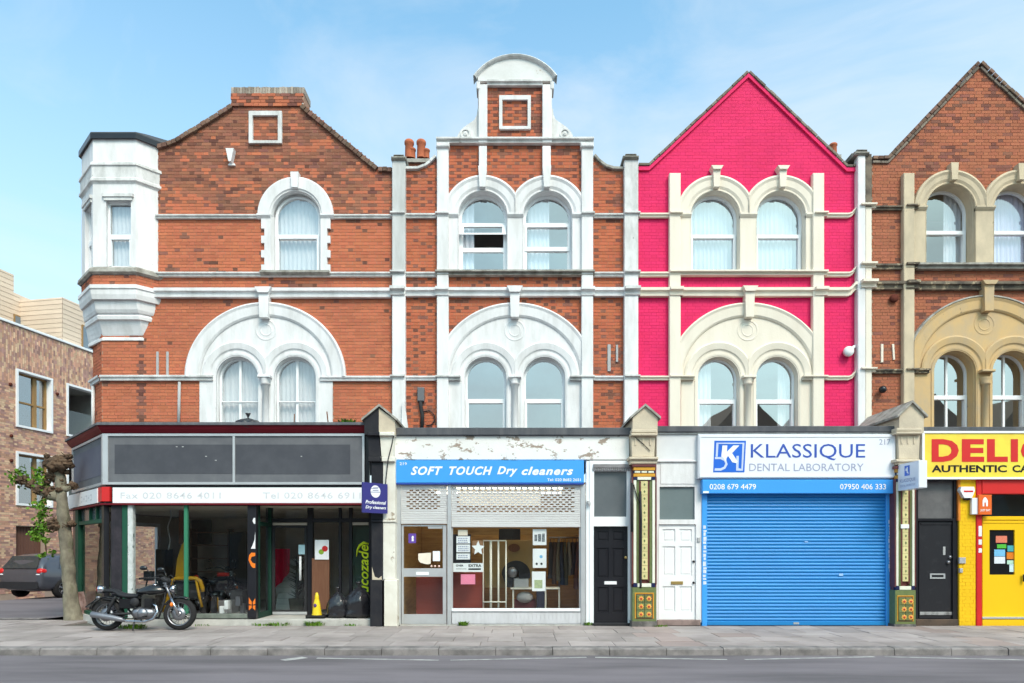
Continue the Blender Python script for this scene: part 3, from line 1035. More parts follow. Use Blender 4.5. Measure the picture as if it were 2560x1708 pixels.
# turret
TD = 15.62
ts = X(340, TD) - X(232, TD)
ap = ts * (1 + sqrt(2)) / 2
tcx, tcy = X(286, TD), TD + ap
def octo(prof, name, m):
    b = MB()
    vs = []
    for py, off in prof:
        r = (ap + off) / cos(pi / 8)
        kx = (ap + off * .25) / (ap + off) if off < 0 else 1.0
        for k in range(8):
            q = pi / 8 + k * pi / 4
            vs.append((tcx + r * kx * sin(q), tcy - r * cos(q), Z(py, TD - off * .6)))
    fs = []
    for i in range(len(prof) - 1):
        for k in range(8):
            k2 = (k + 1) % 8
            fs.append((i * 8 + k, i * 8 + k2, (i + 1) * 8 + k2, (i + 1) * 8 + k))
    fs.append(tuple(reversed(range(8))))
    b.add(vs, fs)
    return b.build(name, m, hA)
octo([(322, -.5), (331, .05), (334, .05)], 'turret_roof', m_slate)
octo([(334, .06), (347, .06), (348, -.02)], 'turret_eaves', m_black)
# walls as eight faces, three with window openings
b = MB()
def tface(k, u, v_py, dep=0.0):
    """point on turret face k: u metres from its middle, height as picture row"""
    q = k * pi / 4
    nx, ny = sin(q), -cos(q)
    tx, ty = cos(q), sin(q)
    a = ap - dep
    return (tcx + nx * a + tx * u, tcy + ny * a + ty * u, Z(v_py, TD))
wU0, wU1, wY0, wY1 = X(265, TD) - tcx, X(327, TD) - tcx, 502, 668
for k in range(8):
    h = ts / 2
    if k in (0, 7, 1):
        if k == 1:
            b.add([tface(k, -h, 690), tface(k, h, 690), tface(k, h, 346), tface(k, -h, 346)], [(0, 1, 2, 3)])
            continue
        o_ = [tface(k, -h, 690), tface(k, h, 690), tface(k, h, 346), tface(k, -h, 346)]
        i_ = [tface(k, wU0, wY1), tface(k, wU1, wY1), tface(k, wU1, wY0), tface(k, wU0, wY0)]
        r_ = [tface(k, u, y_, .14) for u, y_ in ((wU0, wY1), (wU1, wY1), (wU1, wY0), (wU0, wY0))]
        b.add(o_ + i_ + r_, [(0, 1, 5, 4), (1, 2, 6, 5), (2, 3, 7, 6), (3, 0, 4, 7), (4, 5, 9, 8), (5, 6, 10, 9), (6, 7, 11, 10), (7, 4, 8, 11)])
    else:
        b.add([tface(k, -h, 690), tface(k, h, 690), tface(k, h, 346), tface(k, -h, 346)], [(0, 1, 2, 3)])
b.build('turret_wall', m_white, hA)
for k in (0, 7):
    def quad(bm, u0, u1, y0, y1, d0, d1):
        vs = [tface(k, u, y_, d_) for d_ in (d0, d1) for u, y_ in ((u0, y1), (u1, y1), (u1, y0), (u0, y0))]
        bm.add(vs, [(0, 1, 2, 3), (0, 4, 5, 1), (1, 5, 6, 2), (2, 6, 7, 3), (3, 7, 4, 0)])
    b = MB()
    e = .026
    quad(b, wU0, wU0 + e + .01, 502, 668, .09, .14); quad(b, wU1 - e - .01, wU1, 502, 668, .09, .14)
    quad(b, wU0 + e, wU1 - e, 502, 506, .09, .14); quad(b, wU0 + e, wU1 - e, 661, 668, .09, .14)
    quad(b, wU0 + e, wU1 - e, 583, 595, .07, .14); quad(b, wU0 + e, wU0 + e + .05, 595, 661, .075, .14); quad(b, wU1 - e - .05, wU1 - e, 595, 661, .075, .14)
    fr = b.build('window', m_upvc, hA)
    b = MB(); quad(b, wU0 + e, wU1 - e, 506, 661, .125, .13); b.build('pane', glass('pane_second_floor'), fr)
    b = MB()
    n = 22
    vs = []
    for i in range(n + 1):
        u = wU0 + (wU1 - wU0) * i / n
        vs += [tface(k, u, 664, .22 + .02 * sin(i * 1.7)), tface(k, u, 500, .22 + .02 * sin(i * 1.7))]
    b.add(vs, [(2 * i, 2 * i + 2, 2 * i + 3, 2 * i + 1) for i in range(n)], 0, True)
    b.build('curtain', m_net, fr)
    b = MB(); quad(b, wU0 - .07, wU1 + .07, 486, 494, -.06, .02); quad(b, wU0 - .04, wU1 + .04, 494, 502, -.035, .02); b.build('window_head', m_whited, hA)
octo([(404, .0), (407, .055), (413, .06), (416, .03), (444, .025), (446, .055), (452, .055), (456, .02), (460, .0)], 'turret_cornice', m_whited)
octo([(667, .0), (671, .07), (680, .085), (686, .03)], 'turret_sill', m_ledge)
octo([(686, -.005), (714, -.005)], 'turret_band', m_mortar)
tb = bpy.data.objects['turret_band']
for k in (0, 1, 7):
    q = k * pi / 4
    brick_field(tb, [[(-ts / 2, Z(713, TD)), (ts / 2, Z(713, TD)), (ts / 2, Z(686, TD)), (-ts / 2, Z(686, TD))]], [m_brickA, m_brickAd, m_brickAs], lambda x, z, h: 1 if random.random() < .12 else 0, n_ind=20,
                to=lambda x, y, z: (tcx + sin(q) * (ap + .006 - (y - DF)) + cos(q) * x, tcy - cos(q) * (ap + .006 - (y - DF)) + sin(q) * x, z), front=DF)
octo([(711, .02), (712, .07), (721, .075), (724, .05), (736, .045), (748, .02), (750, -.06), (758, -.06), (772, -.085), (780, -.12), (783, -.17), (788, -.135), (796, -.15), (799, -.21), (808, -.235), (820, -.275),
      (832, -.315), (838, -.345), (841, -.30), (847, -.30), (849, -.36)], 'turret_corbel', m_white)

# ================================================================== the three narrow fronts
def front_bricks(h, loops, holes, mats, pick, mortar, cov, ind_z=None, jit=.003):
    b = MB()
    b.prism([L(loops)] + [L(x) for x in holes], DF + .008, DF + .28)
    w = b.build('wall', mortar, h)
    return w

# ---- middle house
hB = thing('dutch_gable_house', 'brick house with white pilasters and tall curved Dutch gable', 'house', (X(1287), DF + 4, 0))
curveL = [(1013, 426), (1046, 426), (1062, 420), (1078, 409), (1092, 395)]
curveR = [(1483, 392), (1496, 407), (1512, 419), (1535, 426), (1560, 427)]
gB = [(1013, 1090), (1560, 1090)] + curveR[::-1] + [(1483, 358), (1380, 358), (1380, 212), (1195, 212), (1195, 358), (1092, 358)] + curveL[::-1]
c2B = (1207, 1369); c1B = (1214, 1361)
holesB = [arch_loop(c, 541, 63, 684) for c in c2B] + [arch_loop(c, 945, 56, 1089) for c in c1B]
b = MB(); b.prism([L(gB)] + [L(x) for x in holesB], DF + .008, DF + .28); wallB = b.build('wall', m_mortar, hB)
def pickB(x, z, hdr):
    py = HY - (z - H) * F / DF
    n_ = noise.noise(Vector((x * 1.1, z * .9, 13.0)))
    if hdr:
        return 1 if random.random() < (.72 if py < 430 else .5) + .5 * n_ else 0
    return 1 if random.random() < .05 + max(0, (480 - py) / 900) + .1 * n_ else 0
covB = cover_fn((1092, 1122, 340, 1090), (1122, 1454, 745, 1090), (1454, 1484, 340, 1090), (1000, 1580, 936, 956), (1000, 1580, 720, 748), (1000, 1580, 680, 696), (1122, 1454, 430, 690))
bB = [(1013, 1090), (1122, 1090), (1122, 850)] + [(1287 - 188 * cos(t), 944 - 188 * .925 * sin(t)) for t in [0.5 + (pi - 1.0) * i / 20 for i in range(21)]] + [(1454, 850), (1454, 1090), (1560, 1090)] + curveR[::-1] + [(1483, 358), (1380, 358), (1380, 212), (1195, 212), (1195, 358), (1092, 358)] + curveL[::-1]
holeB2 = [(1122, 684), (1454, 684), (1454, 541)] + [(1369 + 90 * cos(t), 541 - 90 * sin(t)) for t in [.3 + (2.65 - .3) * i / 12 for i in range(13)]] + [(1207 + 90 * cos(t), 541 - 90 * sin(t)) for t in [.5 + (2.85 - .5) * i / 12 for i in range(13)]] + [(1122, 541)]
brick_field(wallB, [L(bB), L(holeB2)], [m_brickB, m_brickBd], pickB, cover=covB)
b = MB(); shell(b, [(X(1014), 4.3), (X(1559), 4.3), (X(1559), Z(432)), (X(1478), Z(400)), (X(1376), Z(365)), (X(1199), Z(365)), (X(1096), Z(400)), (X(1014), Z(432))], DF + .285, DF + 9); b.build('roof', m_slate, hB)
coping(hB, curveL, 'coping_stone', m_whited, .3, .06)
coping(hB, curveR, 'coping_stone', m_ledge, .3, .06)
pilaster(hB, 1092, 1121, 362, 1090, m_white, .13, cap=2)
pilaster(hB, 1454, 1483, 362, 1090, m_white, .13, cap=2)
pilaster(hB, 1196, 1218, 210, 356, m_white, .12)
pilaster(hB, 1356, 1380, 210, 356, m_white, .12)
pilaster(hB, 1197, 1217, 364, 432, m_white, .12)
pilaster(hB, 1356, 1377, 364, 432, m_white, .12)
string(hB, 1092, 1483, 352, 364, .16, m_whited, name='cornice')
string(hB, 1218, 1356, 207, 219, .12, m_whited, name='cornice')
# curved pediment
import math
Rp = 128.0; pcx, pcy = 1288, 271
a0 = math.acos(95 / Rp)
b = MB()
pl = [(1193, pcy - Rp * sin(a0) + 12), (1383, pcy - Rp * sin(a0) + 12)] + [(pcx + 118 * cos(t), pcy - 118 * sin(t)) for t in [a0 + (pi - 2 * a0) * i / 24 for i in range(25)]]
b.prism([L([(1196, 208), (1380, 208)] + [(pcx + 120 * cos(t), pcy - 120 * sin(t)) for t in [a0 - .06 + (pi - 2 * a0 + .12) * i / 24 for i in range(25)]])], DF - .08, DF + .22)
b.build('pediment', mat('stained_pediment_paint', (.70, .70, .69), .7, (.55, .54, .51), 2.0, .6, bump=.3, bs=30, patch=((.40, .36, .28), 3.0, .64, (1, 1, 1))), hB)
b = MB()
b.sweep(pcx, pcy, [(Rp, -.20), (Rp, .12), (Rp - 4, .16), (Rp - 7, .14), (Rp - 10, .09), (Rp - 11, 0)], a0 - .12, pi - a0 + .12, n=30)
for x0, x1 in ((1192, 1199), (1377, 1384)):
    b.bbox(x0 - 1, x1 + 1, 203, 222, DF - .13, .33, .01)
b.build('pediment_moulding', m_whited, hB)
b = MB()
b.prism([L(rect(1248, 1327, 242, 326)), L(rect(1256, 1319, 253, 319))], DF - .06, DF + .01)
b.build('panel_frame', m_white, hB)
for sx in (-1, 1):
    b = MB()
    f = lambda p: (1288 + sx * (p[0] - 1288) if sx > 0 else p[0], p[1])
    base = [(1196, 353), (1142, 353), (1144, 340), (1150, 329), (1160, 319), (1174, 309), (1186, 301), (1192, 289), (1194, 274), (1196, 272)]
    if sx > 0:
        base = [(2576 - a, c) for a, c in base]
    b.prism([L(base)], DF - .02, DF + .18)
    cx_ = 1164 if sx < 0 else 1412
    b.sweep(cx_, 336, [(13, .02), (13, .045), (9, .045), (9, .02)], 0, 2 * pi, 22)
    b.sweep(cx_, 336, [(5, .05), (1, .06)], 0, 2 * pi, 14)
    b.build('scroll', m_whited, hB)
twin_arch(hB, c2B[0], c2B[1], 541, 1121, 1454, 684, m_white)
keystone(hB, 1207, 21, 15, 424, 476, m_white, .17)
keystone(hB, 1366.5, 21, 15, 424, 476, m_white, .17)
for x0, x1, m in ((1013, 1092, m_whited), (1483, 1560, m_whited)):
    string(hB, x0, x1, 538, 548, .10, m)
    string(hB, x0, x1, 684, 694, .11, m)
    string(hB, x0, x1, 724, 744, .15, m_white)
    string(hB, x0, x1, 942, 953, .10, m_white)
string(hB, 1090, 1123, 538, 548, .19, m_whited); string(hB, 1452, 1485, 538, 548, .19, m_whited)
string(hB, 1090, 1485, 682, 693, .19, m_ledge, name='sill')
string(hB, 1121, 1454, 724, 744, .15, m_white)
string(hB, 1090, 1123, 724, 744, .22, m_white); string(hB, 1452, 1485, 724, 744, .22, m_white)
string(hB, 1090, 1152, 942, 953, .17, m_whited); string(hB, 1424, 1485, 942, 953, .17, m_whited)
big_arch(hB, 1287, 945, m_white, m_white, clip=(1119.5, 1455.5), cs=c1B)
keystone(hB, 1287, 25, 20, 724, 799, m_white, .20, head=15)
wl = arched_window(hB, 1207, 541, 59, 682, 550, 560, DF + .16, glass('pane_grey', .34), m_netb, cover=((0, .3),), mid=(612, 623), seed=40)
# top-hung vent standing open
b = MB()
hx0, hx1 = X(1148), X(1266)
y0_, z0_ = DF + .15, Z(556)
for (u0, u1, v0, v1) in ((0, 1, 0, .16), (0, 1, .84, 1), (0, .09, .16, .84), (.91, 1, .16, .84)):
    vs = []
    for dd in (0, .04):
        for u, v in ((u0, v1), (u1, v1), (u1, v0), (u0, v0)):
            vs.append((hx0 + (hx1 - hx0) * u, y0_ - .10 * v - dd, z0_ - .262 * v - dd * .3))
    b.add(vs, [(4, 5, 6, 7), (0, 1, 5, 4), (1, 2, 6, 5), (2, 3, 7, 6), (3, 0, 4, 7), (3, 2, 1, 0)])
b.build('vent_sash', m_upvc, wl)
b = MB(); vs = [(hx0 + (hx1 - hx0) * u, y0_ - .10 * v - .01, z0_ - .262 * v) for u, v in ((.09, .84), (.91, .84), (.91, .16), (.09, .16))]
b.add(vs, [(0, 1, 2, 3)]); b.build('pane', glass('pane_grey'), wl)
for ch_ in list(wl.children):       # the open light has no fixed pane or fixed sash behind it
    if ch_.name.startswith('sash'):
        bpy.data.objects.remove(ch_)
pn = [c_ for c_ in wl.children if c_.name.startswith('pane')]
bpy.data.objects.remove(pn[1])
arched_window(hB, 1369, 541, 59, 682, 550, 561, DF + .16, glass('pane_grey'), m_netb, cover=((0.1, .55),), mid=(611, 622), seed=44)
for k, c in enumerate(c1B):
    arched_window(hB, c, 945, 51, 1092, 994, 1005, DF + .16, m_glassh, seed=50 + k)
b = MB()
b.bbox(1519, 1527, 861, 928, DF - .03, .04, .005); b.bbox(1540, 1545.5, 862, 905, DF - .03, .04, .005)
b.build('vent_strip', m_grey, hB)
# cable box
b = MB(); b.bbox(1043, 1060, 968, 1003, DF - .10, .10, .015); jb = b.build('junction_box', mat('grey_plastic_box', (.15, .155, .165), .5), hB)
b = MB()
b.tube([(X(1052), DF - .05, Z(1003)), (X(1053), DF - .06, Z(1020)), (X(1057), DF - .05, Z(1040)), (X(1055), DF - .06, Z(1075))], .045, 8)
b.tube([(X(1060), DF - .03, Z(1030)), (X(1074), DF - .03, Z(1027)), (X(1085), DF - .03, Z(1037)), (X(1088), DF - .03, Z(1050)), (X(1080), DF - .03, Z(1062)), (X(1066), DF - .03, Z(1065))], .014, 6)
b.build('cable', m_iron, hB)

# party pilasters at both sides of the middle house
for i, (x0, x1, top, nm, up) in enumerate(((980, 1013, 394, 'white party pilaster between corner house and Dutch-gabled house', m_whiteg), (1561, 1596, 392, 'white party pilaster between Dutch-gabled house and pink house', m_whited))):
    t = thing('party_pilaster', nm, 'pilaster', (X((x0 + x1) / 2), DF, 0))
    pilaster(t, x0, x1, top, 684, up, .15, name='upper_shaft')
    pilaster(t, x0, x1, 684, 1090, m_white, .15, name='lower_shaft')
    b = MB(); b.bbox(x0 - 3, x1 + 2, top - 5, top + 3, DF - .22, .5, .03); b.bbox(x0 + 3, x1 - 4, top - 9, top - 5, DF - .16, .4, .025); b.build('cap', m_capstone, t)
    for y0, y1, p in ((538, 548, .2), (684, 694, .22), (724, 744, .26), (942, 953, .21)):
        string(t, x0 - 1.5, x1 + 1.5, y0, y1, p, m_whited, name='band')
b = MB(); b.prism([L([(1008, 1078), (1024, 1078), (1015, 1010), (1010, 1010)])], DF - .25, DF - .15); b.build('flashing_board', m_white, bpy.data.objects['party_pilaster'])

# ---- pink house
hC = thing('pink_house', 'bright pink painted house with cream arches and plain pointed gable', 'house', (X(1870), DF + 4, 0))
gC = [(1596, 1090), (2145, 1090), (2145, 427), (2115, 427), (1870, 192), (1623, 424), (1596, 424)]
c2C = (1787, 1951); c1C = (1796, 1942)
b = MB(); b.prism([L(gC)] + [L(arch_loop(c, 541, 63, 684)) for c in c2C] + [L(arch_loop(c, 945, 56, 1089)) for c in c1C], DF + .002, DF + .28); wallC = b.build('wall', m_pinkmortar, hC)
covC = cover_fn((1674, 1704, 425, 1090), (1703, 2035, 745, 1090), (2033, 2063, 425, 1090), (1590, 2150, 936, 956), (1590, 2150, 705, 748), (1590, 2150, 660, 696), (1703, 2035, 430, 690), (2100, 2150, 500, 560), (2060, 2150, 900, 956), (1596, 1660, 1010, 1090))
cc = 1868
bC = [(1596, 1090), (1703, 1090), (1703, 850)] + [(cc - 188 * cos(t), 944 - 188 * .925 * sin(t)) for t in [0.5 + (pi - 1.0) * i / 20 for i in range(21)]] + [(2034, 850), (2034, 1090), (2145, 1090), (2145, 427), (2115, 427), (1870, 192), (1623, 424), (1596, 424)]
holeC = [(1701, 684), (2034, 684), (2034, 541)] + [(1951 + 90 * cos(t), 541 - 90 * sin(t)) for t in [.3 + 2.35 * i / 12 for i in range(13)]] + [(1787 + 90 * cos(t), 541 - 90 * sin(t)) for t in [.5 + 2.35 * i / 12 for i in range(13)]] + [(1701, 541)]
brick_field(wallC, [L(bC), L(holeC)], [m_pink], lambda x, z, h: 0, proj=.006, gap=.007, jit=.0015, cover=covC)
b = MB(); shell(b, [(X(1597), 4.3), (X(2144), 4.3), (X(2144), Z(436)), (X(2112), Z(438)), (X(1870), Z(204)), (X(1626), Z(436)), (X(1597), Z(434))], DF + .285, DF + 9); b.build('roof', m_slate, hC)
coping(hC, [(1596, 423), (1623, 423), (1870, 191), (2115, 426), (2145, 426)], 'coping_tile', m_copingg, .17, .055, lift=.055)
b = MB(); b.moulding([(1596, 232), (1623, 232), (1870, 0), (2115, 235), (2145, 235)], [(186, 0), (186, .05), (196, .05), (196, 0)]); b.build('verge_band', m_pink, hC)
for x0 in (1674, 2033):
    pilaster(hC, x0, x0 + 28, 432, 1090, m_cream, .13)
twin_arch(hC, c2C[0], c2C[1], 541, 1697, 2034, 684, m_cream)
keystone(hC, 1787, 19, 14, 426, 476, m_cream, .17, head=9)
keystone(hC, 1951, 19, 14, 426, 476, m_cream, .17, head=9)
string(hC, 1596, 1674, 537, 547, .10, m_cream)
string(hC, 1672, 1703, 537, 547, .19, m_cream); string(hC, 2031, 2063, 537, 547, .19, m_cream)
string(hC, 0, 0, 537, 547, .10, m_cream, ramp=[(2062, 0), (2118, 0), (2126, -3), (2136, -15), (2145, -19)])
string(hC, 1596, 1674, 684, 694, .11, m_cream)
string(hC, 1672, 2063, 682, 693, .19, m_cream, name='sill')
string(hC, 0, 0, 684, 694, .11, m_cream, ramp=[(2062, 0), (2118, 0), (2126, -3), (2136, -15), (2145, -19)])
string(hC, 1596, 2035, 724, 744, .15, m_cream)
string(hC, 1672, 1704, 724, 744, .22, m_cream); string(hC, 2031, 2063, 724, 744, .22, m_cream)
string(hC, 0, 0, 724, 744, .15, m_cream, ramp=[(2062, 0), (2115, 0), (2123, -3), (2132, -14), (2145, -15)])
string(hC, 1596, 1674, 942, 952, .10, m_cream); string(hC, 1672, 1733, 942, 952, .17, m_cream); string(hC, 2003, 2063, 942, 952, .17, m_cream)
string(hC, 0, 0, 942, 952, .10, m_cream, ramp=[(2062, 0), (2118, 0), (2127, -4), (2138, -17), (2145, -18)])
big_arch(hC, cc, 945, m_cream, m_cream, clip=(1696, 2035.5), cs=c1C)
keystone(hC, cc, 24, 20, 724, 799, m_cream, .20, head=13)
arched_window(hC, c2C[0], 541, 59, 682, 579, 589, DF + .16, glass('pane_sky', .30), m_netc, seed=60)
arched_window(hC, c2C[1], 541, 59, 682, 579, 589, DF + .16, glass('pane_sky'), m_netc, seed=64)
arched_window(hC, c1C[0], 945, 51, 1092, 995, 1006, DF + .17, m_glassh, m_net, cover=((0.05, .42),), seed=66)
arched_window(hC, c1C[1], 945, 51, 1092, 995, 1006, DF + .17, m_glassh, m_net, cover=((0.66, .95),), seed=67)
b = MB(); b.lathe([(.0, -.02), (.11, -.02), (.12, .02), (.10, .10), (0, .10)], (X(2116), DF - .13, Z(882)), 'y', 16)
b.tube([(X(2122), DF - .12, Z(877)), (X(2134), DF - .05, Z(868)), (X(2134), DF, Z(868))], .04, 8)
o = b.build('floodlight', m_white); tag(settle(o), 'round white floodlight on the pink wall', 'floodlight')
# half cream, half white pilaster at the pink house's right edge
t = thing('party_pilaster', 'cream and white party pilaster right of the pink house with rounded cap', 'pilaster', (X(2162), DF, 0))
pilaster(t, 2145, 2164, 384, 1090, m_white, .16, name='white_shaft')
pilaster(t, 2164.3, 2180, 384, 520, m_stones, .15, name='bare_stone_shaft')
pilaster(t, 2164.3, 2180, 520, 1090, m_cream, .15, name='cream_shaft')
b = MB(); b.bbox(2138, 2176, 377, 385, DF - .22, .5, .03); b.bbox(2144, 2170, 372, 377, DF - .18, .45, .025); b.bbox(2131, 2150, 381, 392, DF - .12, .4, .03); b.build('cap', m_capstone, t)
for y0, y1, p in ((518, 528, .22), (664, 676, .24), (708, 726, .28), (924, 934, .22)):
    string(t, 2143.5, 2181.5, y0, y1, p, m_cream, name='band')

# ---- right-hand stone-trimmed house
hD = thing('stone_arched_house', 'brick house with bare tan stone arches and tiled pointed gable', 'house', (X(2459), DF + 4, 0))
gD = [(2180, 1090), (2740, 1090), (2740, 405), (2705, 405), (2447, 165), (2218, 405), (2180, 405)]
c2D = (2374, 2543); c1D = (2386, 2532)
b = MB(); b.prism([L(gD)] + [L(arch_loop(c, 523, 63, 668)) for c in c2D] + [L(arch_loop(c, 930, 56, 1089)) for c in c1D], DF + .008, DF + .32); wallD = b.build('wall', m_mortar, hD)
def pickD(x, z, hdr):
    n_ = noise.noise(Vector((x * 1.0, z * 1.2, 23.0)))
    py = HY - (z - H) * F / DF
    return 1 if random.random() < .10 + .25 * n_ + (.12 if py < 430 else 0) else 0
covD = cover_fn((2258, 2290, 425, 1090), (2289, 2628, 730, 1090), (2625, 2800, 300, 1090), (2170, 2750, 920, 940), (2170, 2750, 705, 730), (2170, 2750, 660, 680), (2289, 2628, 410, 675), (2175, 2300, 1010, 1090))
cd = 2459
bD = [(2180, 1090), (2290, 1090), (2290, 840)] + [(cd - 188 * cos(t), 929 - 188 * .925 * sin(t)) for t in [0.5 + (pi - 1.0) * i / 20 for i in range(21)]] + [(2628, 840), (2628, 1090), (2740, 1090), (2740, 405), (2705, 405), (2447, 165), (2218, 405), (2180, 405)]
holeD = [(2288, 668), (2629, 668), (2629, 523)] + [(2543 + 88 * cos(t), 523 - 88 * sin(t)) for t in [.1 + 2.55 * i / 12 for i in range(13)]] + [(2374 + 88 * cos(t), 523 - 88 * sin(t)) for t in [.5 + 2.55 * i / 12 for i in range(13)]] + [(2288, 523)]
brick_field(wallD, [L(bD), L(holeD)], [m_brickD, m_brickBd], pickD, cover=covD)
b = MB(); shell(b, [(X(2181), 4.3), (X(2739), 4.3), (X(2739), Z(414)), (X(2702), Z(416)), (X(2447), Z(178)), (X(2222), Z(416)), (X(2181), Z(414))], DF + .325, DF + 9); b.build('roof', m_slate, hD)
coping(hD, [(2180, 404), (2220, 404), (2447, 165), (2704, 404), (2740, 404)], 'coping_tile', m_copingb, .13, .075, lift=.03)
coping(hD, [(2180, 408), (2221, 408), (2447, 171), (2703, 408), (2740, 408)], 'coping_brick', m_copingg, .22, .06, proj=.04, lift=-.01)
pilaster(hD, 2260, 2287, 432, 1090, m_stonep, .13); pilaster(hD, 2629, 2656, 432, 1090, m_stonep, .13)
twin_arch(hD, c2D[0], c2D[1], 523, 2277, 2629, 668, m_stonep, R=93)
keystone(hD, 2376, 19, 14, 416, 458, m_stonep, .17); keystone(hD, 2543, 19, 14, 418, 458, m_stonep, .17)
for x0, x1, p in ((2180, 2260, .10), (2258, 2289, .18), (2656, 2740, .1)):
    string(hD, x0, x1, 519, 528, p, m_stones)
    string(hD, x0, x1, 663, 676, p, m_stones)
    string(hD, x0, x1, 708, 727, p + .04, m_stones)
    string(hD, x0, x1, 925, 935, p, m_stones)
string(hD, 2287, 2629, 664, 677, .18, m_ledge, name='sill'); string(hD, 2287, 2629, 709, 728, .15, m_stones)
string(hD, 2287, 2318, 925, 935, .14, m_stones); string(hD, 2600, 2629, 925, 935, .14, m_stones)
big_arch(hD, cd, 930, m_stone, m_stone, clip=(2277, 2630.5), cs=c1D, hw=180)
keystone(hD, cd, 25, 21, 710, 784, m_stone, .20, head=10)
b = MB(); b.sweep(cd, 930, [(203, 0), (203, .13), (199, .14), (198, .10)], n=56, yy=.925, clip=(2277, 2630.5)); b.build('hood_mould', m_ledge, hD)
arched_window(hD, c2D[0], 523, 60, 666, 564, 574, DF + .27, glass('pane_second_floor'), m_netb, cover=((0.03, .22), (.62, .97)), seed=70)
arched_window(hD, c2D[1], 523, 60, 666, 564, 574, DF + .27, glass('pane_second_floor'), m_lav, seed=74)
for k, c in enumerate(c1D):
    arched_window(hD, c, 930, 52, 1092, 982, 993, DF + .28, m_glassh, bar=5, seed=80 + k)
b = MB(); b.ellipsoid((X(2352), DF + .50, Z(655)), (.13, .1, .16), 14, 8); o = b.build('ornament', m_white); tag(settle(o), 'white round ornament on the sill inside the right-hand window', 'ornament')
b = MB(); b.bbox(2203, 2209, 860, 906, DF - .03, .03, .005); b.prism([L([(2229, 861), (2234, 861), (2236, 900), (2232, 900)])], DF - .03, DF + .01); b.build('vent_strip', m_cream, hD)
b = MB(); b.ellipsoid((X(2200), DF - .12, Z(977)), (.085, .085, .085), 14, 8); b.tube([(X(2200), DF - .1, Z(974)), (X(2208), DF - .03, Z(968)), (X(2210), DF + .01, Z(968))], .03, 8)
o = b.build('camera_dome', m_black); tag(settle(o), 'small black dome camera on brick wall below the stone band', 'camera')
b = MB(); b.lathe([(0, 0), (.10, 0), (.08, .06), (0, .08)], (X(2232), DF - .07, Z(748)), 'y', 12); b.build('iron_anchor', mat('rusted_iron', (.12, .035, .025), .9), hD)

# chimney stacks behind
for (x0, x1, y0, yb, d, lab, pots) in ((1012, 1078, 402, 460, DF + 3.5, 'low brick chimney stack with red pots behind the left pilaster', ((1023, 352, 11), (1030, 372, 9), (1053, 352, 11), (1066, 374, 8))),
                                      (2068, 2100, 392, 450, DF + 3.5, 'chimney with single red pot behind the pink gable', ((2083, 360, 9),))):
    t = thing('chimney_stack', lab, 'chimney', (X((x0 + x1) / 2, d), d, Z(yb, d)))
    b = MB(); b.pbox(x0, x1, y0, yb + 150, d, .9); b.build('stack', m_brickD, t)
    b = MB(); b.pbox(x0 - 4, x1 + 4, y0 - 6, y0 + 3, d - .08, 1.05); b.build('cap', m_ledge, t)
    for cx_, top, r in pots:
        dd = d + .3
        r_ = r * dd / F
        b = MB(); zt_, zb_ = Z(top, dd), Z(y0 - 5, dd)
        hgt = zt_ - zb_
        b.lathe([(r_ * 1.0, zb_), (r_ * .92, zb_ + hgt * .75), (r_ * 1.1, zb_ + hgt * .8), (r_ * 1.1, zb_ + hgt * .93), (r_ * .9, zt_), (r_ * .6, zt_), (r_ * .6, zt_ - .2)], (X(cx_, dd), dd, 0), n=16)
        b.build('chimney_pot', m_terra, t)

for h_, x0, x1 in ((hA, 262, 975), (hB, 1016, 1556), (hC, 1600, 2140), (hD, 2185, 2735)):  # inner wall and floor put in to brighten the views through the windows
    b = MB()
    b.add([(X(x0), DF + 2.4, 4.0), (X(x1), DF + 2.4, 4.0), (X(x1), DF + 2.4, Z(430)), (X(x0), DF + 2.4, Z(430))], [(0, 1, 2, 3)])
    b.add([(X(x0), DF + .36, 7.2), (X(x1), DF + .36, 7.2), (X(x1), DF + 2.39, 7.2), (X(x0), DF + 2.39, 7.2)], [(0, 1, 2, 3)])
    b.build('added_room_wall', m_room, h_)

# ================================================================== shop fronts
def ribbon(b, path, prof, m=0, closed_ends=True):
    """extrudes prof (z, out) along plan polyline (x, y) walked from right to left"""
    n = len(path)
    P = [Vector((x, y)) for x, y in path]
    nrm = []
    for i in range(n - 1):
        d = (P[i + 1] - P[i]).normalized()
        nrm.append(Vector((-d.y, d.x)))
    vs = []
    for i in range(n):
        if i == 0: o = nrm[0]
        elif i == n - 1: o = nrm[-1]
        else:
            o = (nrm[i - 1] + nrm[i]); o = o / (o.dot(nrm[i]))
        for z, out in prof:
            q = P[i] + o * out
            vs.append((q.x, q.y, z))
    k = len(prof)
    fs = []
    for i in range(n - 1):
        for j in range(k - 1):
            fs.append((i * k + j, (i + 1) * k + j, (i + 1) * k + j + 1, i * k + j + 1))
    fs.append(tuple(range(k))); fs.append(tuple(reversed(range((n - 1) * k, n * k))))
    b.add(vs, fs, m)
zS = lambda py: Z(py, DS)
def band(b, path, y0, y1, out, back=-.05, m=0):
    ribbon(b, path, [(zS(y0), back), (zS(y0), out), (zS(y1), out), (zS(y1), back)], m)

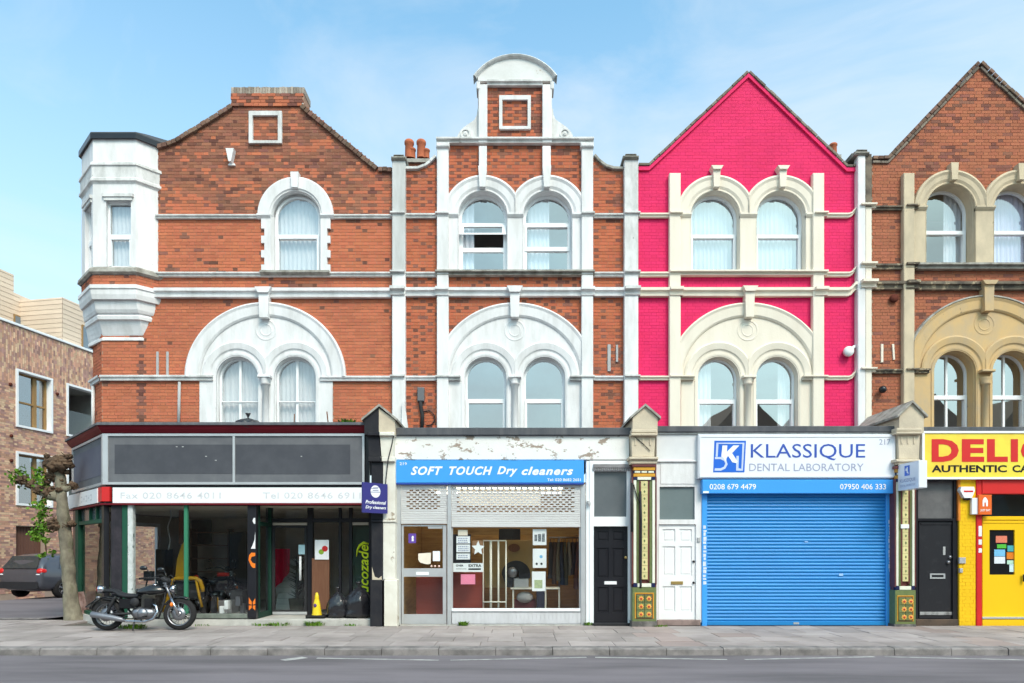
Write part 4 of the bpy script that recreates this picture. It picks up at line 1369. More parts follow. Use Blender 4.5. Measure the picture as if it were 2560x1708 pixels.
# ------------------------------------------------------------------ corner shop
P1 = (X(262, DS), DS); P2 = (-10.56, 16.46)
P3 = (P2[0] + uS.x * 6, P2[1] + uS.y * 6)
P0 = (X(922, DS), DS)
sA = thing('corner_shop', 'empty corner shop with blank grey fascia, dark red cornice and green window posts', 'shop', (X(590, DS), DS + .3, 0))
b = MB()
ribbon(b, [P0, P1, P2, P3], [(zS(1066), -.4), (zS(1059), .16), (zS(1066), .18), (zS(1067), .1)])
rf = [P0, P1, P2, P3, (-2.9, DF + 6), (-2.9, DS)]
b.add([(x, y, zS(1063)) for x, y in [P0, P1, P2, (xs_, ys_ + .3), (-9.5, DF + .1), (P0[0], DF + .1)]], [(0, 1, 2, 3, 4, 5)])
b.build('flat_roof', m_lead, sA)
b = MB(); ribbon(b, [P0, P1, P2, P3], [(zS(1066), .0), (zS(1066), .15), (zS(1074), .12), (zS(1083), .06), (zS(1085), 0)]); b.build('cornice', m_dred, sA)
b = MB(); ribbon(b, [P0, P1, P2, P3], [(zS(1085), -.12), (zS(1085), -.02), (zS(1262), -.02), (zS(1262), -.12)]); b.build('beam', m_black, sA)
b = MB(); ribbon(b, [P0, P1, P2, P3], [(zS(1259), -.2), (zS(1259), .10), (zS(1263), .10), (zS(1263), -.3)]); b.build('soffit_board', m_dred, sA)
# fascia sign: aluminium frame, bare panels
fs_ = thing('fascia_sign', 'long blank grey fascia sign with metal frame above the corner shop', 'sign', (X(590, DS), DS, zS(1212)))
Pr = (X(912, DS), DS)
for nm, pa in (('front_panel', [Pr, P1]), ('side_panel', [P1, P2])):
    b = MB(); band(b, pa, 1088, 1209, .02); pn = b.build(nm, m_slatpanel, fs_)
b = MB()
band(b, [(X(584, DS), DS), (X(288, DS), DS)], 1112, 1185, .024, .015); band(b, [(X(876, DS), DS), (X(590, DS), DS)], 1112, 1186, .024, .015)
b.build('unfaded_patch', m_slatpanel2, fs_)
dv = Vector(P2) - Vector(P1)
b = MB(); band(b, [tuple(Vector(P1) + dv * .03), tuple(Vector(P1) + dv * .97)], 1108, 1186, .024, .015); b.build('unfaded_patch', mat('mid_grey_patch', (.12, .12, .155), .65, (.15, .15, .18), 2, .6), fs_)
b = MB()
band(b, [Pr, P1, P2], 1085, 1091, .05); band(b, [Pr, P1, P2], 1206, 1212, .05)
for a in (909, 586):
    band(b, [(X(a + 3, DS), DS), (X(a - 2.5, DS), DS)], 1091, 1206, .045)
u_ = dv.normalized()
band(b, [(P1[0] + .09, DS), P1, tuple(Vector(P1) + u_ * .08)], 1091, 1206, .05)
band(b, [tuple(Vector(P1) + dv * .97), P2], 1091, 1206, .05)
b.build('frame', m_alu, fs_)
b = MB()
rr = random.Random(4)
for i in range(6):
    a, c = rr.uniform(300, 890), rr.choice((1116, 1140, 1150, 1160, 1184))
    b.pbox(a, a + rr.uniform(2, 5), c, c + 2, DS - .030, .008)
b.build('fixing', m_grey, fs_)
# telephone strip
ph = thing('telephone_sign', 'narrow white strip sign with faded telephone and fax numbers', 'sign', (X(590, DS), DS, zS(1259)))
b = MB(); b.bbox(281, 907, 1219, 1258, DS - .06, .05, .004); b.build('panel', m_signw if False else m_upvc, ph)
text('Fax 020 8646 4011', 301, 552, 1231, 1247, DS - .06, m_letfade, ph, DS - .063, weight=.012, space=1.1)
text('Tel 020 8646 6911', 657, 902, 1231, 1247, DS - .06, m_letfade, ph, DS - .063, weight=.012, space=1.1)
ph2 = thing('side_strip_sign', 'white strip sign on the angled side of the corner shop with faded letters', 'sign', (P2[0], P2[1], zS(1259)))
q0 = Vector(P1) + u_ * .30
b = MB(); band(b, [tuple(q0), (P2[0] - .15, P2[1] + .15)], 1219, 1256, .08); b.build('panel', m_upvc, ph2)
nC = Vector((-u_.y, u_.x))
for k in range(5):
    a = q0 + u_ * (.45 + k * .22) + nC * .084
    b2 = MB()
    e = u_ * .13
    z0_, z1_ = zS(1247), zS(1231)
    for (f0, f1, h0, h1) in ((0, .2, 0, 1), (.2, 1, .8, 1), (.2, 1, 0, .2)) if k % 2 == 0 else ((0, .2, 0, 1), (.8, 1, 0, 1), (.2, .8, .4, .6)):
        p, q = a + e * f0, a + e * f1
        b2.add([(p.x, p.y, z0_ + (z1_ - z0_) * h0), (q.x, q.y, z0_ + (z1_ - z0_) * h0), (q.x, q.y, z0_ + (z1_ - z0_) * h1), (p.x, p.y, z0_ + (z1_ - z0_) * h1)], [(0, 1, 2, 3)])
    b2.build('lettering', m_letfade, ph2)
b = MB(); band(b, [(X(278, DS), DS), P1, tuple(Vector(P1) + u_ * .28)], 1218, 1254, .065); b.build('corner_block', m_red, sA)
# room
R_ = [(-2.86, DS + .25), (-2.86, 20.2), (P2[0] + uS.x * 4.2, P2[1] + uS.y * 4.2)]
m_shopin = mat('dim_shop_wall', (.60, .52, .43), .9, (.44, .38, .31), 1.2, .7)
m_shopfl = mat('dark_shop_floor', (.33, .31, .29), .6)
b = MB()
zc = zS(1263)
b.add([(-2.86, DS - .0, 0.05), (-2.86, 20.3, 0.05), (-2.86, 20.3, zc), (-2.86, DS, zc)], [(0, 1, 2, 3)])
e3 = Vector((P2[0] + uS.x * 4.0, P2[1] + uS.y * 4.0))
b.add([(-2.86, 20.3, .05), (e3.x, 20.3, .05), (e3.x, 20.3, zc), (-2.86, 20.3, zc)], [(0, 1, 2, 3)])
# street flank with a window opening between t=1.15 and t=2.9
def fl(t, z, o=0): return (P2[0] + uS.x * t - uS.y * o * 0, P2[1] + uS.y * t, z)
for t0, t1, z0, z1 in ((0, 1.15, 0, zc), (2.9, 4.0, 0, zc), (1.15, 2.9, 0, .45), (1.15, 2.9, 2.32, zc)):
    b.add([fl(t0, z0), fl(t1, z0), fl(t1, z1), fl(t0, z1)], [(0, 1, 2, 3)])
b.build('inner_wall', m_shopin, sA)
b = MB(); b.add([(-2.86, DS, zc), (-2.86, 20.3, zc), (e3.x, 20.3, zc), (P2[0], P2[1], zc), (P1[0], P1[1], zc)], [(0, 1, 2, 3, 4)]); b.build('ceiling', m_shopin, sA)
b = MB(); b.add([(-2.86, DS + .02, .10), (-2.86, 20.3, .10), (e3.x, 20.3, .10), (P2[0], P2[1], .10), (P1[0], P1[1] + .02, .10)], [(0, 1, 2, 3, 4)]); b.build('floor', m_shopfl, sA)
b = MB()
for t0, t1, z0, z1 in ((1.15, 1.25, .45, 2.32), (2.78, 2.9, .45, 2.32), (1.25, 2.78, 2.22, 2.32), (1.25, 2.78, .45, .53)):
    b.add([fl(t0, z0), fl(t1, z0), fl(t1, z1), fl(t0, z1)] + [tuple(Vector(fl(t, z)) + Vector((.08, -.015, 0))) for t, z in ((t0, z0), (t1, z0), (t1, z1), (t0, z1))], [(0, 1, 2, 3), (4, 5, 6, 7), (0, 1, 5, 4), (2, 3, 7, 6), (0, 3, 7, 4), (1, 2, 6, 5)])
sw = b.build('side_window', m_upvc, sA)
b = MB(); b.add([fl(1.25, .53), fl(2.78, .53), fl(2.78, 2.22), fl(1.25, 2.22)], [(0, 1, 2, 3)]); b.build('pane', m_glassS, sw)
# stall riser, posts, glass
b = MB()
ribbon(b, [(X(640, DS), DS), P1, P2], [(.125, -.3), (.125, .06), (.0, .08), (-.1, .08)])
b.build('stall_riser', m_conc, sA)
b = MB(); b.bev(X(622, DS), X(930, DS), DS - .07, 15.4, -.1, .125, .012); b.build('doorstep', m_conc, sA)
def post(name, a, c, m, d=DS, y0=1262, y1=1546, th=.12, parent=sA):
    b = MB(); b.bbox(a, c, y0, y1, d - .03, th, .008); return b.build(name, m, parent)
post('corner_post', 277, 304, mat('worn_black_post', (.03, .028, .034), .6, (.06, .05, .06), 4, .6, patch=((.45, .43, .42), 7.0, .70, (2, 2, 1))), th=.2)
post('window_post', 304.5, 318, m_green)
post('window_post', 318.5, 331, mat('peeling_pale_post', (.62, .64, .63), .8, (.40, .43, .41), 6, .7, patch=((.05, .10, .08), 7, .60, (2, 2, .8))))
post('window_post', 459, 468, m_greenl, th=.06)
post('shop_post', 618, 640, m_black, th=.14)
b = MB(); b.bbox(331, 618, 1535, 1546, DS - .03, .12, .006); b.build('window_sill', mat('grey_green_sill', (.20, .22, .19), .7, (.10, .12, .10), 5, .7), sA)
b = MB(); b.box(X(331, DS), X(459, DS), DS + .03, DS + .036, zS(1535), zS(1263)); b.box(X(468, DS), X(618, DS), DS + .03, DS + .036, zS(1535), zS(1263)); b.build('shop_window', m_glassS, sA)
# angled side lights
def cham(t, z, o=0.0):
    p = Vector(P1) + dv * t + nC * o
    return (p.x, p.y, z)
def chbox(b, t0, t1, z0, z1, o, th=.1):
    vs = [cham(t, z, oo) for oo in (o, o - th) for t, z in ((t0, z0), (t1, z0), (t1, z1), (t0, z1))]
    b.add(vs, [(3, 2, 1, 0), (4, 5, 6, 7), (0, 1, 5, 4), (2, 3, 7, 6), (0, 4, 7, 3), (1, 2, 6, 5)])
b = MB()
chbox(b, .80, .90, .12, zc, .03); chbox(b, .06, .80, 2.16, 2.24, .02); chbox(b, .06, .80, .12, .2, .02); chbox(b, .43, .45, 2.24, zc, .02); chbox(b, .22, .24, 2.24, zc, .02)
b.build('window_post', m_green, sA)
b = MB(); chbox(b, .90, 1.0, .12, zc, .02); b.build('shop_post', m_black, sA)
b = MB(); chbox(b, 0.0, .06, .12, zc, .02); b.build('shop_post', m_black, sA)
b = MB(); chbox(b, .06, .80, .2, 2.16, -.04, .006); b.build('shop_window', glass('chamfer_glass', .22, (.8, .86, .86), wave=.02), sA)
b = MB(); chbox(b, .06, .80, 2.24, zc, -.04, .006); b.build('fanlight', m_frost, sA)
# recessed entrance
DR = 15.25
rx = X(640, DS)
b = MB()
b.box(rx - .05, rx + .02, DS + .115, DS + .18, .125, zc); b.box(rx - .05, rx + .02, DR - .06, DR + .02, .125, zc)
b.box(rx - .05, rx + .02, DS + .18, DR - .06, .125, .24)
b.box(rx - .05, rx + .02, DS + .18, DR - .06, 2.10, 2.18)
b.build('return_frame', mat('dark_green_frame', (.015, .05, .035), .5), sA)
b = MB(); b.box(rx - .02, rx - .014, DS + .18, DR - .06, .24, zc); b.build('shop_window', m_glassS, sA)
b = MB()
for a, c, m0 in ((664, 680, 0), (768, 782, 0), (846, 853, 0), (872, 880, 0), (922, 936, 0)):
    b.bbox(a, c, 1262, 1538, DR - .02, .08, .006)
for a, c in ((680, 768), (782, 846), (853, 872), (880, 922)):
    b.bbox(a, c, 1296, 1306, DR - .015, .06, .005)
b.build('entrance_frame', m_black, sA)
b = MB(); b.bbox(681, 767, 1307, 1313, DR - .03, .05, .004); b.bbox(881, 921, 1306, 1313, DR - .03, .05, .004); b.bbox(643, 662, 1307, 1312, DR - .03, .03, .004); b.build('door_closer_rail', mat('beige_rail', (.5, .46, .38), .6), sA)
b = MB()
b.prism([L(rect(681, 767, 1314, 1536), DR), L(rect(687, 761, 1320, 1526), DR)], DR - .01, DR + .03)
dr = b.build('door', m_iron, sA)
b = MB(); b.box(X(687, DR), X(761, DR), DR + .008, DR + .014, Z(1526, DR), Z(1320, DR)); b.build('pane', m_glassS, dr)
b = MB(); b.tube([(X(753, DR), DR - .07, Z(1391, DR)), (X(753, DR), DR - .07, Z(1451, DR))], .026, 10); b.build('handle', m_upvc, dr)
b = MB(); b.pbox(746, 762, 1362, 1386, DR - .016, .005); b.build('sticker', mat('pale_blue_sticker', (.45, .66, .72), .5), dr)
b = MB(); b.bbox(681, 767, 1530, 1537, DR - .05, .05, .004); b.build('threshold', m_alu, dr)
b = MB()
for a, c in ((680, 768), (782, 846), (853, 872), (880, 922)):
    b.box(X(a, DR), X(c, DR), DR + .02, DR + .026, Z(1296, DR), zc)
for a, c in ((782, 846), (853, 872), (880, 922)):
    b.box(X(a, DR), X(c, DR), DR + .02, DR + .026, .14, Z(1306, DR))
b.build('entrance_glass', m_glassS, sA)
b = MB(); b.box(X(880, DR) - .02, X(925, DR), DR + .12, DR + .14, .14, Z(1306, DR)); b.build('drinks_cooler', mat('dark_green_panel', (.03, .06, .045), .5), sA)
text('Lucozade', 897, 922, 1362, 1500, DR, mat('lime_lettering', (.62, .72, .03), .5), sA, DR - .03, weight=.015, rot90=True, shear=.25)
b = MB(); b.tube([(X(892 + 0, DR), DR - .03, Z(1392, DR)), (X(894, DR), DR - .03, Z(1376, DR)), (X(900, DR), DR - .03, Z(1364, DR)), (X(910, DR), DR - .03, Z(1357, DR)), (X(922, DR), DR - .03, Z(1360, DR))], [.008, .02, .03, .035, .02], 6); b.build('swoosh', MATS['lime_lettering'], sA)
# stickers on the dark post
b = MB()
d_ = DS - .034
b.prism([L([(627, 1372), (638, 1372), (638, 1330), (636, 1350), (631, 1364)], d_)], d_, d_ + .003)
b.prism([L([(638, 1310), (638, 1295), (634, 1295), (631, 1302), (634, 1309)], d_)], d_, d_ + .003)
b.build('white_sticker', m_letw, sA)
b = MB()
b.prism([L([(613 + 8, 1400), (615 + 8, 1388), (620 + 8, 1382), (638, 1382), (638, 1390), (629, 1392), (626, 1400), (632, 1408), (638, 1409), (638, 1420), (632, 1420), (627, 1414)], d_)], d_, d_ + .003)
for pts in ([(622, 1494), (629, 1505), (629, 1512), (622, 1510)], [(632, 1505), (638, 1496), (638, 1510), (632, 1512)], [(622, 1514), (629, 1514), (629, 1520), (622, 1526)], [(632, 1514), (638, 1514), (638, 1526), (632, 1521)]):
    b.prism([L(pts, d_)], d_, d_ + .003)
b.build('orange_sticker', m_orange, sA)

# ------------------------------------------------------------------ piers between the shops
DP = 14.15
def gabled(b, x0, x1, ztop, zeave, zbot, y0, y1, over=.05):
    xm = (x0 + x1) / 2
    b.prism([[(x0, zbot), (x1, zbot), (x1, zeave), (xm, ztop), (x0, zeave)]], y0, y1, 0, True)
def roofpair(b, x0, x1, ztop, zeave, y0, y1, over=.05, th=.05):
    xm = (x0 + x1) / 2
    b.prism([[(x0 - over, zeave - over * .6), (x0 - over, zeave - over * .6 + th), (xm, ztop + th), (x1 + over, zeave - over * .6 + th), (x1 + over, zeave - over * .6), (xm, ztop)]], y0, y1, 0, True)
p = lambda px: X(px, DP)
q = lambda py: Z(py, DP)
pa = thing('shop_pier', 'half black, half cream flaking pier between corner shop and dry cleaners', 'pier', (p(948), DP, 0))
for nm, x0, x1, m in (('black_half', 912, 948, m_pierk), ('cream_half', 948.3, 988, m_pier)):
    b = MB()
    xs = [(x0, x1)]
    left = x0 < 930
    b.prism([[(p(x0), q(1088)), (p(x1), q(1088)), (p(x1), q(1022 if left else 1050)), (p(x0), q(1050 if left else 1022))]], DP - .05, DF, 0, True)
    b.build(nm + '_gable', m, pa)
b = MB(); roofpair(b, p(912), p(988), q(1018), q(1050), DP - .10, DF - .02); b.build('gable_cap', m_ledge, pa)
for nm, m, top, mid, bot in (('black_half', m_pierk, (918, 948), (922, 953), (928, 957)), ('cream_half', m_pierw, (948.3, 985), (953.3, 984), (957.3, 988))):
    b = MB()
    def fr(x0, x1, y0, y1, o=0.0):
        b.bbox(x0, x1, y0, y1, DP - o, DS + .3 - DP + o, .012)
    fr(top[0], top[1], 1080, 1089, .10)
    # console tapering inwards
    b.prism([L([(mid[0] + 1, 1142), (mid[1], 1142), (top[1] - 1, 1089), (top[0] + 2, 1089)], DP)], DP - .02, DS + .3)
    fr(top[0] + 2, mid[1] + 3, 1142, 1154, .07)
    fr(bot[0], bot[1], 1154, 1300, 0); fr(bot[0] - 1, bot[1] + 1, 1300, 1306, .03); fr(bot[0], bot[1], 1306, 1450, 0)
    fr(bot[0] - 3, bot[1] + 5, 1450, 1567, .05)
    b.build(nm + '_shaft', m, pa)
b = MB()
b.prism([L([(930, 1418), (937, 1442), (947, 1446), (954, 1440), (956, 1462), (946, 1468), (938, 1478), (931, 1470)], DP)], DP - .006, DP + .01)
b.build('bare_plaster', m_pier, pa)
b = MB()
b.tube([(p(985), DP - .03, q(1088)), (p(981), DP - .04, q(1110)), (p(972), DP - .08, q(1150)), (p(966), DP - .06, q(1200)), (p(962), DP - .03, q(1250))], .012, 6)
b.tube([(p(925), DP - .06, q(1147)), (p(985), DP - .06, q(1147))], .008, 5)
b.build('cable', m_iron, pa)

m_tilec = mat('cream_glazed_tile', (.70, .60, .30), .3, (.50, .52, .25), 22, .5, rnd=.10)
m_tileg = mat('olive_glazed_tile', (.16, .19, .075), .3, (.10, .14, .05), 14, .6, rnd=.2)
m_tileo = mat('amber_glazed_tile', (.62, .30, .035), .25, (.50, .22, .03), 8, .5, rnd=.1)
m_tilew = mat('ivory_glazed_tile', (.76, .76, .64), .25, (.66, .66, .52), 8, .5, rnd=.06)
m_tileb = mat('navy_glazed_tile', (.02, .025, .08), .25)
m_tiler = mat('oxblood_glazed_tile', (.17, .05, .045), .3, (.11, .035, .035), 10, .6)
m_flower = mat('orange_flower_glaze', (.72, .30, .05), .3, (.78, .50, .12), 30, .8)
m_flowerc = mat('red_flower_centre', (.50, .05, .03), .3)
def tiled_pier(t, c, base_y, s=1.0, top=1160, has_flowers=True, w=1.0):
    """glazed tile pilaster: c is its middle in picture px"""
    d = DP
    def part(name, m, *rs, th=.06):
        b = MB()
        for a, e, y0, y1, o in rs:
            b.bbox(c + a * w, c + e * w, y0, y1, d - o, .3 + o, .005)
        return b.build(name, m, t)
    b = MB(); b.box(X(c - 31 * w, d), X(c + 31 * w, d), d + .05, DS + .3, 0, Z(top, d)); b.build('core', m_tiler, t)
    part('edge_strip', m_tiler, (-31, -27.5, top + 32, base_y, .03), (27.5, 31, top + 32, base_y, .03))
    part('ivory_strip', m_tilew, (-27, -20, top + 36, base_y - 3, .02), (20, 27, top + 36, base_y - 3, .02))
    part('olive_strip', m_tileg, (-19.5, -13, top + 36, base_y - 3, 0), (13, 19.5, top + 36, base_y - 3, 0))
    part('brown_strip', m_tiler, (-12.6, -9, top + 42, base_y - 8, .012), (9, 12.6, top + 42, base_y - 8, .012))
    part('oxblood_band', m_tiler, (-30, 30, top, top + 7, .05))
    part('amber_band', m_tileo, (-27, 27, top + 7.5, top + 16, .03), (-27, 27, top + 24, top + 32, .03))
    part('navy_band', m_tileb, (-27, 27, top + 16.3, top + 23.7, .0))
    part('ivory_block', m_tilew, (-24, -10, top + 17.5, top + 22.5, .02), (-7, 7, top + 17.5, top + 22.5, .02), (10, 24, top + 17.5, top + 22.5, .02), (-17, 17, top + 32.5, top + 40, .03))
    part('navy_corner', m_tileb, (-27, -18, top + 32.5, top + 40, .03), (18, 27, top + 32.5, top + 40, .03), (-27, -18, base_y - 2, base_y + 7, .04), (18, 27, base_y - 2, base_y + 7, .04))
    part('ivory_block', m_tilew, (-17, 17, base_y - 2, base_y + 7, .04))
    y = top + 43
    me = None
    hgt = 17.6
    while y + hgt < base_y - 6:
        b = MB(); b.bbox(c - 8.6 * w, c + 8.6 * w, y, y + hgt - .5, d - .012, .08, .005); tl = b.build('tile', m_tilec, t)
        b = MB(); zc_ = Z(y + hgt / 2, d); xc_ = X(c, d)
        rr_ = .022
        b.add([(xc_, d - .0135, zc_ - rr_ * 1.5), (xc_ + rr_, d - .0135, zc_), (xc_, d - .0135, zc_ + rr_ * 1.5), (xc_ - rr_, d - .0135, zc_)], [(0, 1, 2, 3)])
        b.build('motif', m_tileg, tl)
        y += hgt
    # plinth
    part('plinth', m_tileg, (-30, 30, base_y + 8, base_y + 93, .05))
    part('plinth_frame', m_tileo, (-24, 24, base_y + 21, base_y + 24, .06), (-24, -21, base_y + 24, base_y + 86, .06), (21, 24, base_y + 24, base_y + 86, .06))
    part('plinth_panel', m_tiler, (-20.5, 20.5, base_y + 24.5, base_y + 86, .056))
    for i in range(2):
        for j in range(3):
            x0, y0 = c + (-19 + i * 19.5) * w, base_y + 26 + j * 19.5
            b = MB(); b.bbox(x0, x0 + 18.5 * w, y0, y0 + 18.5, d - .075, .03, .004); tl = b.build('tile', m_tileg, t)
            b = MB(); xc_, zc_ = X(x0 + 9.2 * w, d), Z(y0 + 9.2, d)
            vs = [(xc_, d - .085, zc_)]
            for k in range(16):
                r_ = (.062 if k % 2 == 0 else .042)
                vs.append((xc_ + r_ * cos(k * pi / 8), d - .077, zc_ + r_ * sin(k * pi / 8)))
            b.add(vs, [(0, 1 + k, 1 + (k + 1) % 16) for k in range(16)]); b.build('flower', m_flower, tl)
            b = MB(); b.ellipsoid((xc_, d - .084, zc_), (.024, .01, .024), 10, 6); b.build('flower_centre', m_flowerc, tl)
    b = MB(); b.bbox(c - 32 * w, c + 32 * w, base_y + 93, base_y + 110, d - .07, .4, .01); b.build('plinth_foot', mat('broken_dark_stone', (.10, .095, .09), .95, (.28, .26, .24), 6, .7, bump=.8, bs=20), t)
def stone_head(t, x0, x1, apex, eave, bot, cons, cap):
    b = MB(); gabled(b, p(x0), p(x1), q(apex), q(eave), q(bot), DP - .08, DF - .02); b.build('gable_block', m_pier, t)
    b = MB(); roofpair(b, p(x0), p(x1), q(apex), q(eave), DP - .13, DF - .03, .06, .05); b.build('gable_cap', m_ledge, t)
    b = MB(); b.bbox(x0 - 1, x1 + 1, bot - 14, bot - 6, DP - .10, .2, .012); b.bbox(x0 - 2, x1 + 2, bot - 5, bot + 1, DP - .12, .3, .012)
    b.prism([L([(cons[0] + 3, cap[0]), (cons[1] - 3, cap[0]), (cons[1], bot), (cons[0], bot)], DP)], DP - .03, DS + .3)
    for k in range(3):
        xx = cons[0] + 12 + (cons[1] - cons[0] - 24) * k / 2
        b.bbox(xx - 2, xx + 2, bot + 6, bot + 26, DP - .045, .03, .005)
    b.build('console', m_pier, t)
    b = MB(); b.bbox(cap[2], cap[3], cap[0], cap[0] + 7, DP - .12, .4, .015); b.bbox(cap[2] + 3, cap[3] - 3, cap[0] + 7, cap[1], DP - .07, .4, .015); b.build('capital', m_pier, t)
pb = thing('tiled_pier', 'tiled pier with stone gablet between the black door and the white door', 'pier', (p(1611), DP, 0))
stone_head(pb, 1580, 1642, 1018, 1046, 1088, (1577, 1638), (1142, 1160, 1573, 1646))
tiled_pier(pb, 1611, 1461)
b = MB()
b.tube([(p(1600), DP - .05, q(1229)), (p(1602), DP - .045, q(1300)), (p(1601), DP - .045, q(1462)), (p(1600), DP - .045, q(1470))], .022, 8)
b.tube([(p(1583), DP - .05, q(1212)), (p(1590), DP - .05, q(1240)), (p(1599), DP - .05, q(1258))], .012, 6)
b.tube([(p(1579), DP - .04, q(1208)), (p(1579), DP - .04, q(1330))], .025, 8)
b.tube([(p(1586), DP - .04, q(1093)), (p(1606), DP - .05, q(1110)), (p(1624), DP - .05, q(1128))], .008, 5)
b.build('cable', m_iron, pb)
pc = thing('tiled_pier', 'tiled pier half hidden by the projecting sign, beside the black shop-flat door', 'pier', (p(2268), DP, 0))
stone_head(pc, 2243, 2304, 1010, 1042, 1084, (2243, 2298), (1148, 1162, 2240, 2302))
tiled_pier(pc, 2264, 1468, top=1165, w=.86)
b = MB(); b.pbox(2253, 2273, 1311, 1321, DP - .03, .02); b.build('sticker', m_paper, pc)

# ------------------------------------------------------------------ dry cleaners
sB = thing('dry_cleaners_shop', 'dry cleaners shop front with peeling white beam and half-raised grey shutters', 'shop', (X(1260, DS), DS + .3, 0))
b = MB(); b.bbox(990, 1578, 1069, 1088, DS - .10, .4, .012); b.box(X(990, DS), X(1578, DS), DS - .05, DF, Z(1075, DS), Z(1072, DS)); b.build('lead_roof', m_lead, sB)
b = MB(); b.bbox(986, 1574, 1089, 1150, DS - .03, .35, .012); b.build('beam', m_peel, sB)
sg = thing('shop_sign', 'bright blue dry cleaners sign with white slanted lettering', 'sign', (X(1225, DS), DS - .05, zS(1208)))
b = MB(); b.bbox(990, 1460, 1151, 1207, DS - .10, .3, .005); b.build('panel', m_bluel, sg)
b = MB(); b.bbox(990, 1460, 1207.5, 1211, DS - .09, .3, .004); b.build('bottom_trim', m_letb, sg)
dd = DS - .10
for w_, a, c, y0, y1 in (('SOFT', 1027, 1107, 1166, 1188), ('TOUCH', 1123, 1231, 1166, 1188), ('Dry', 1243, 1294, 1166, 1192), ('cleaners', 1304, 1433, 1167, 1188)):
    text(w_, a, c, y0, y1, dd, m_letw, sg, dd - .003, shear=.32, weight=.036, space=1.15, split=True)
text('Tel: 020 8682 2651', 1368, 1452, 1196, 1203, dd, m_letw, sg, dd - .003, weight=.01)
text('219', 999, 1017, 1156, 1163, dd, m_letw, sg, dd - .003, weight=.01)
def post2(a, c, y0, y1, m, th=.10, par=sB, nm='frame_post', o=0.0):
    b = MB(); b.bbox(a, c, y0, y1, DS - o, th, .008); return b.build(nm, m, par)
post2(990, 1002, 1211, 1562, m_alu); post2(1118, 1128, 1211, 1562, m_alu, o=.03); post2(1452, 1464, 1211, 1562, m_alu, o=.02); post2(1465, 1478, 1152, 1562, m_upvc, o=.0)
def shutter(x0, x1, y0, y1, holes, n):
    r = MB(); r.bbox(x0, x1, y1 - 8, y1, DS - .02, .05, .006); sh = r.build('roller_shutter', m_shutter, sB)
    h = (y1 - 8 - y0) / n
    for i in range(n):
        a, c = y0 + i * h, y0 + (i + 1) * h
        b = MB()
        if holes and holes[2] <= a and c <= holes[3]:
            hx = holes[0] + (0 if i % 2 else 7.5)
            b.bbox(x0, x1, a, a + h * .28, DS + .0, .02, .003)
            b.bbox(x0, x1, c - h * .22, c - .1, DS + .0, .02, .003)
            e = x0
            while hx + 9.5 < holes[1]:
                b.pbox(e, hx, a + h * .28, c - h * .22, DS + .004, .014)
                e = hx + 9.5
                hx += 15
            b.pbox(e, x1, a + h * .28, c - h * .22, DS + .004, .014)
        else:
            b.bbox(x0, x1, a, c - .25, DS + .0, .02, .006)
        b.build('slat', m_shutter, sh)
shutter(1002.5, 1117.5, 1212, 1310, (1016, 1106, 1218, 1276), 16)
shutter(1128.5, 1451.5, 1212, 1318, (1142, 1442, 1214, 1284), 17)
# door
b = MB()
b.prism([L(rect(1004, 1116, 1312, 1560), DS + .02), L(rect(1009, 1107, 1316, 1421), DS + .02), L(rect(1009, 1107, 1442, 1536), DS + .02)], DS + .02, DS + .07)
db = b.build('door', m_alu, sB)
b = MB(); b.box(X(1009, DS), X(1107, DS), DS + .045, DS + .05, zS(1536), zS(1316)); b.build('pane', m_glassS, db)
b = MB(); b.pbox(1040, 1072, 1430, 1438, DS + .012, .006); b.build('letter_plate', m_upvc, db)
b = MB(); b.bbox(1070, 1106, 1315, 1322, DS + .03, .02, .004); b.build('door_closer', m_alu, db)
b = MB()
b.prism([L(rect(1128.5, 1451.5, 1318.5, 1530), DS + .03), L(rect(1132, 1448, 1319, 1521), DS + .03)], DS + .03, DS + .09)
wb = b.build('shop_window', m_alu, sB)
b = MB(); b.box(X(1132, DS), X(1448, DS), DS + .05, DS + .056, zS(1521), zS(1319)); b.build('pane', m_glassS, wb)
b = MB(); b.bbox(1129, 1451, 1522, 1529, DS - .03, .1, .005); b.build('sill', m_upvc, wb)
b = MB(); b.bbox(1129, 1451, 1530, 1561, DS + .005, .1, .005)
for i in range(32):
    a = 1130 + i * 10.1
    b.pbox(a, a + 8.6, 1531.5, 1559, DS - .004, .01)
b.build('stall_riser', mat('ribbed_grey_panel', (.60, .60, .62), .5, (.48, .48, .49), 2, .6, stretch=(4, 1, 1)), sB)
b = MB(); b.bev(X(1000, DS), X(1480, DS), DS - .03, DS + .3, -.1, .012, .01); b.build('doorstep', m_conc, sB)
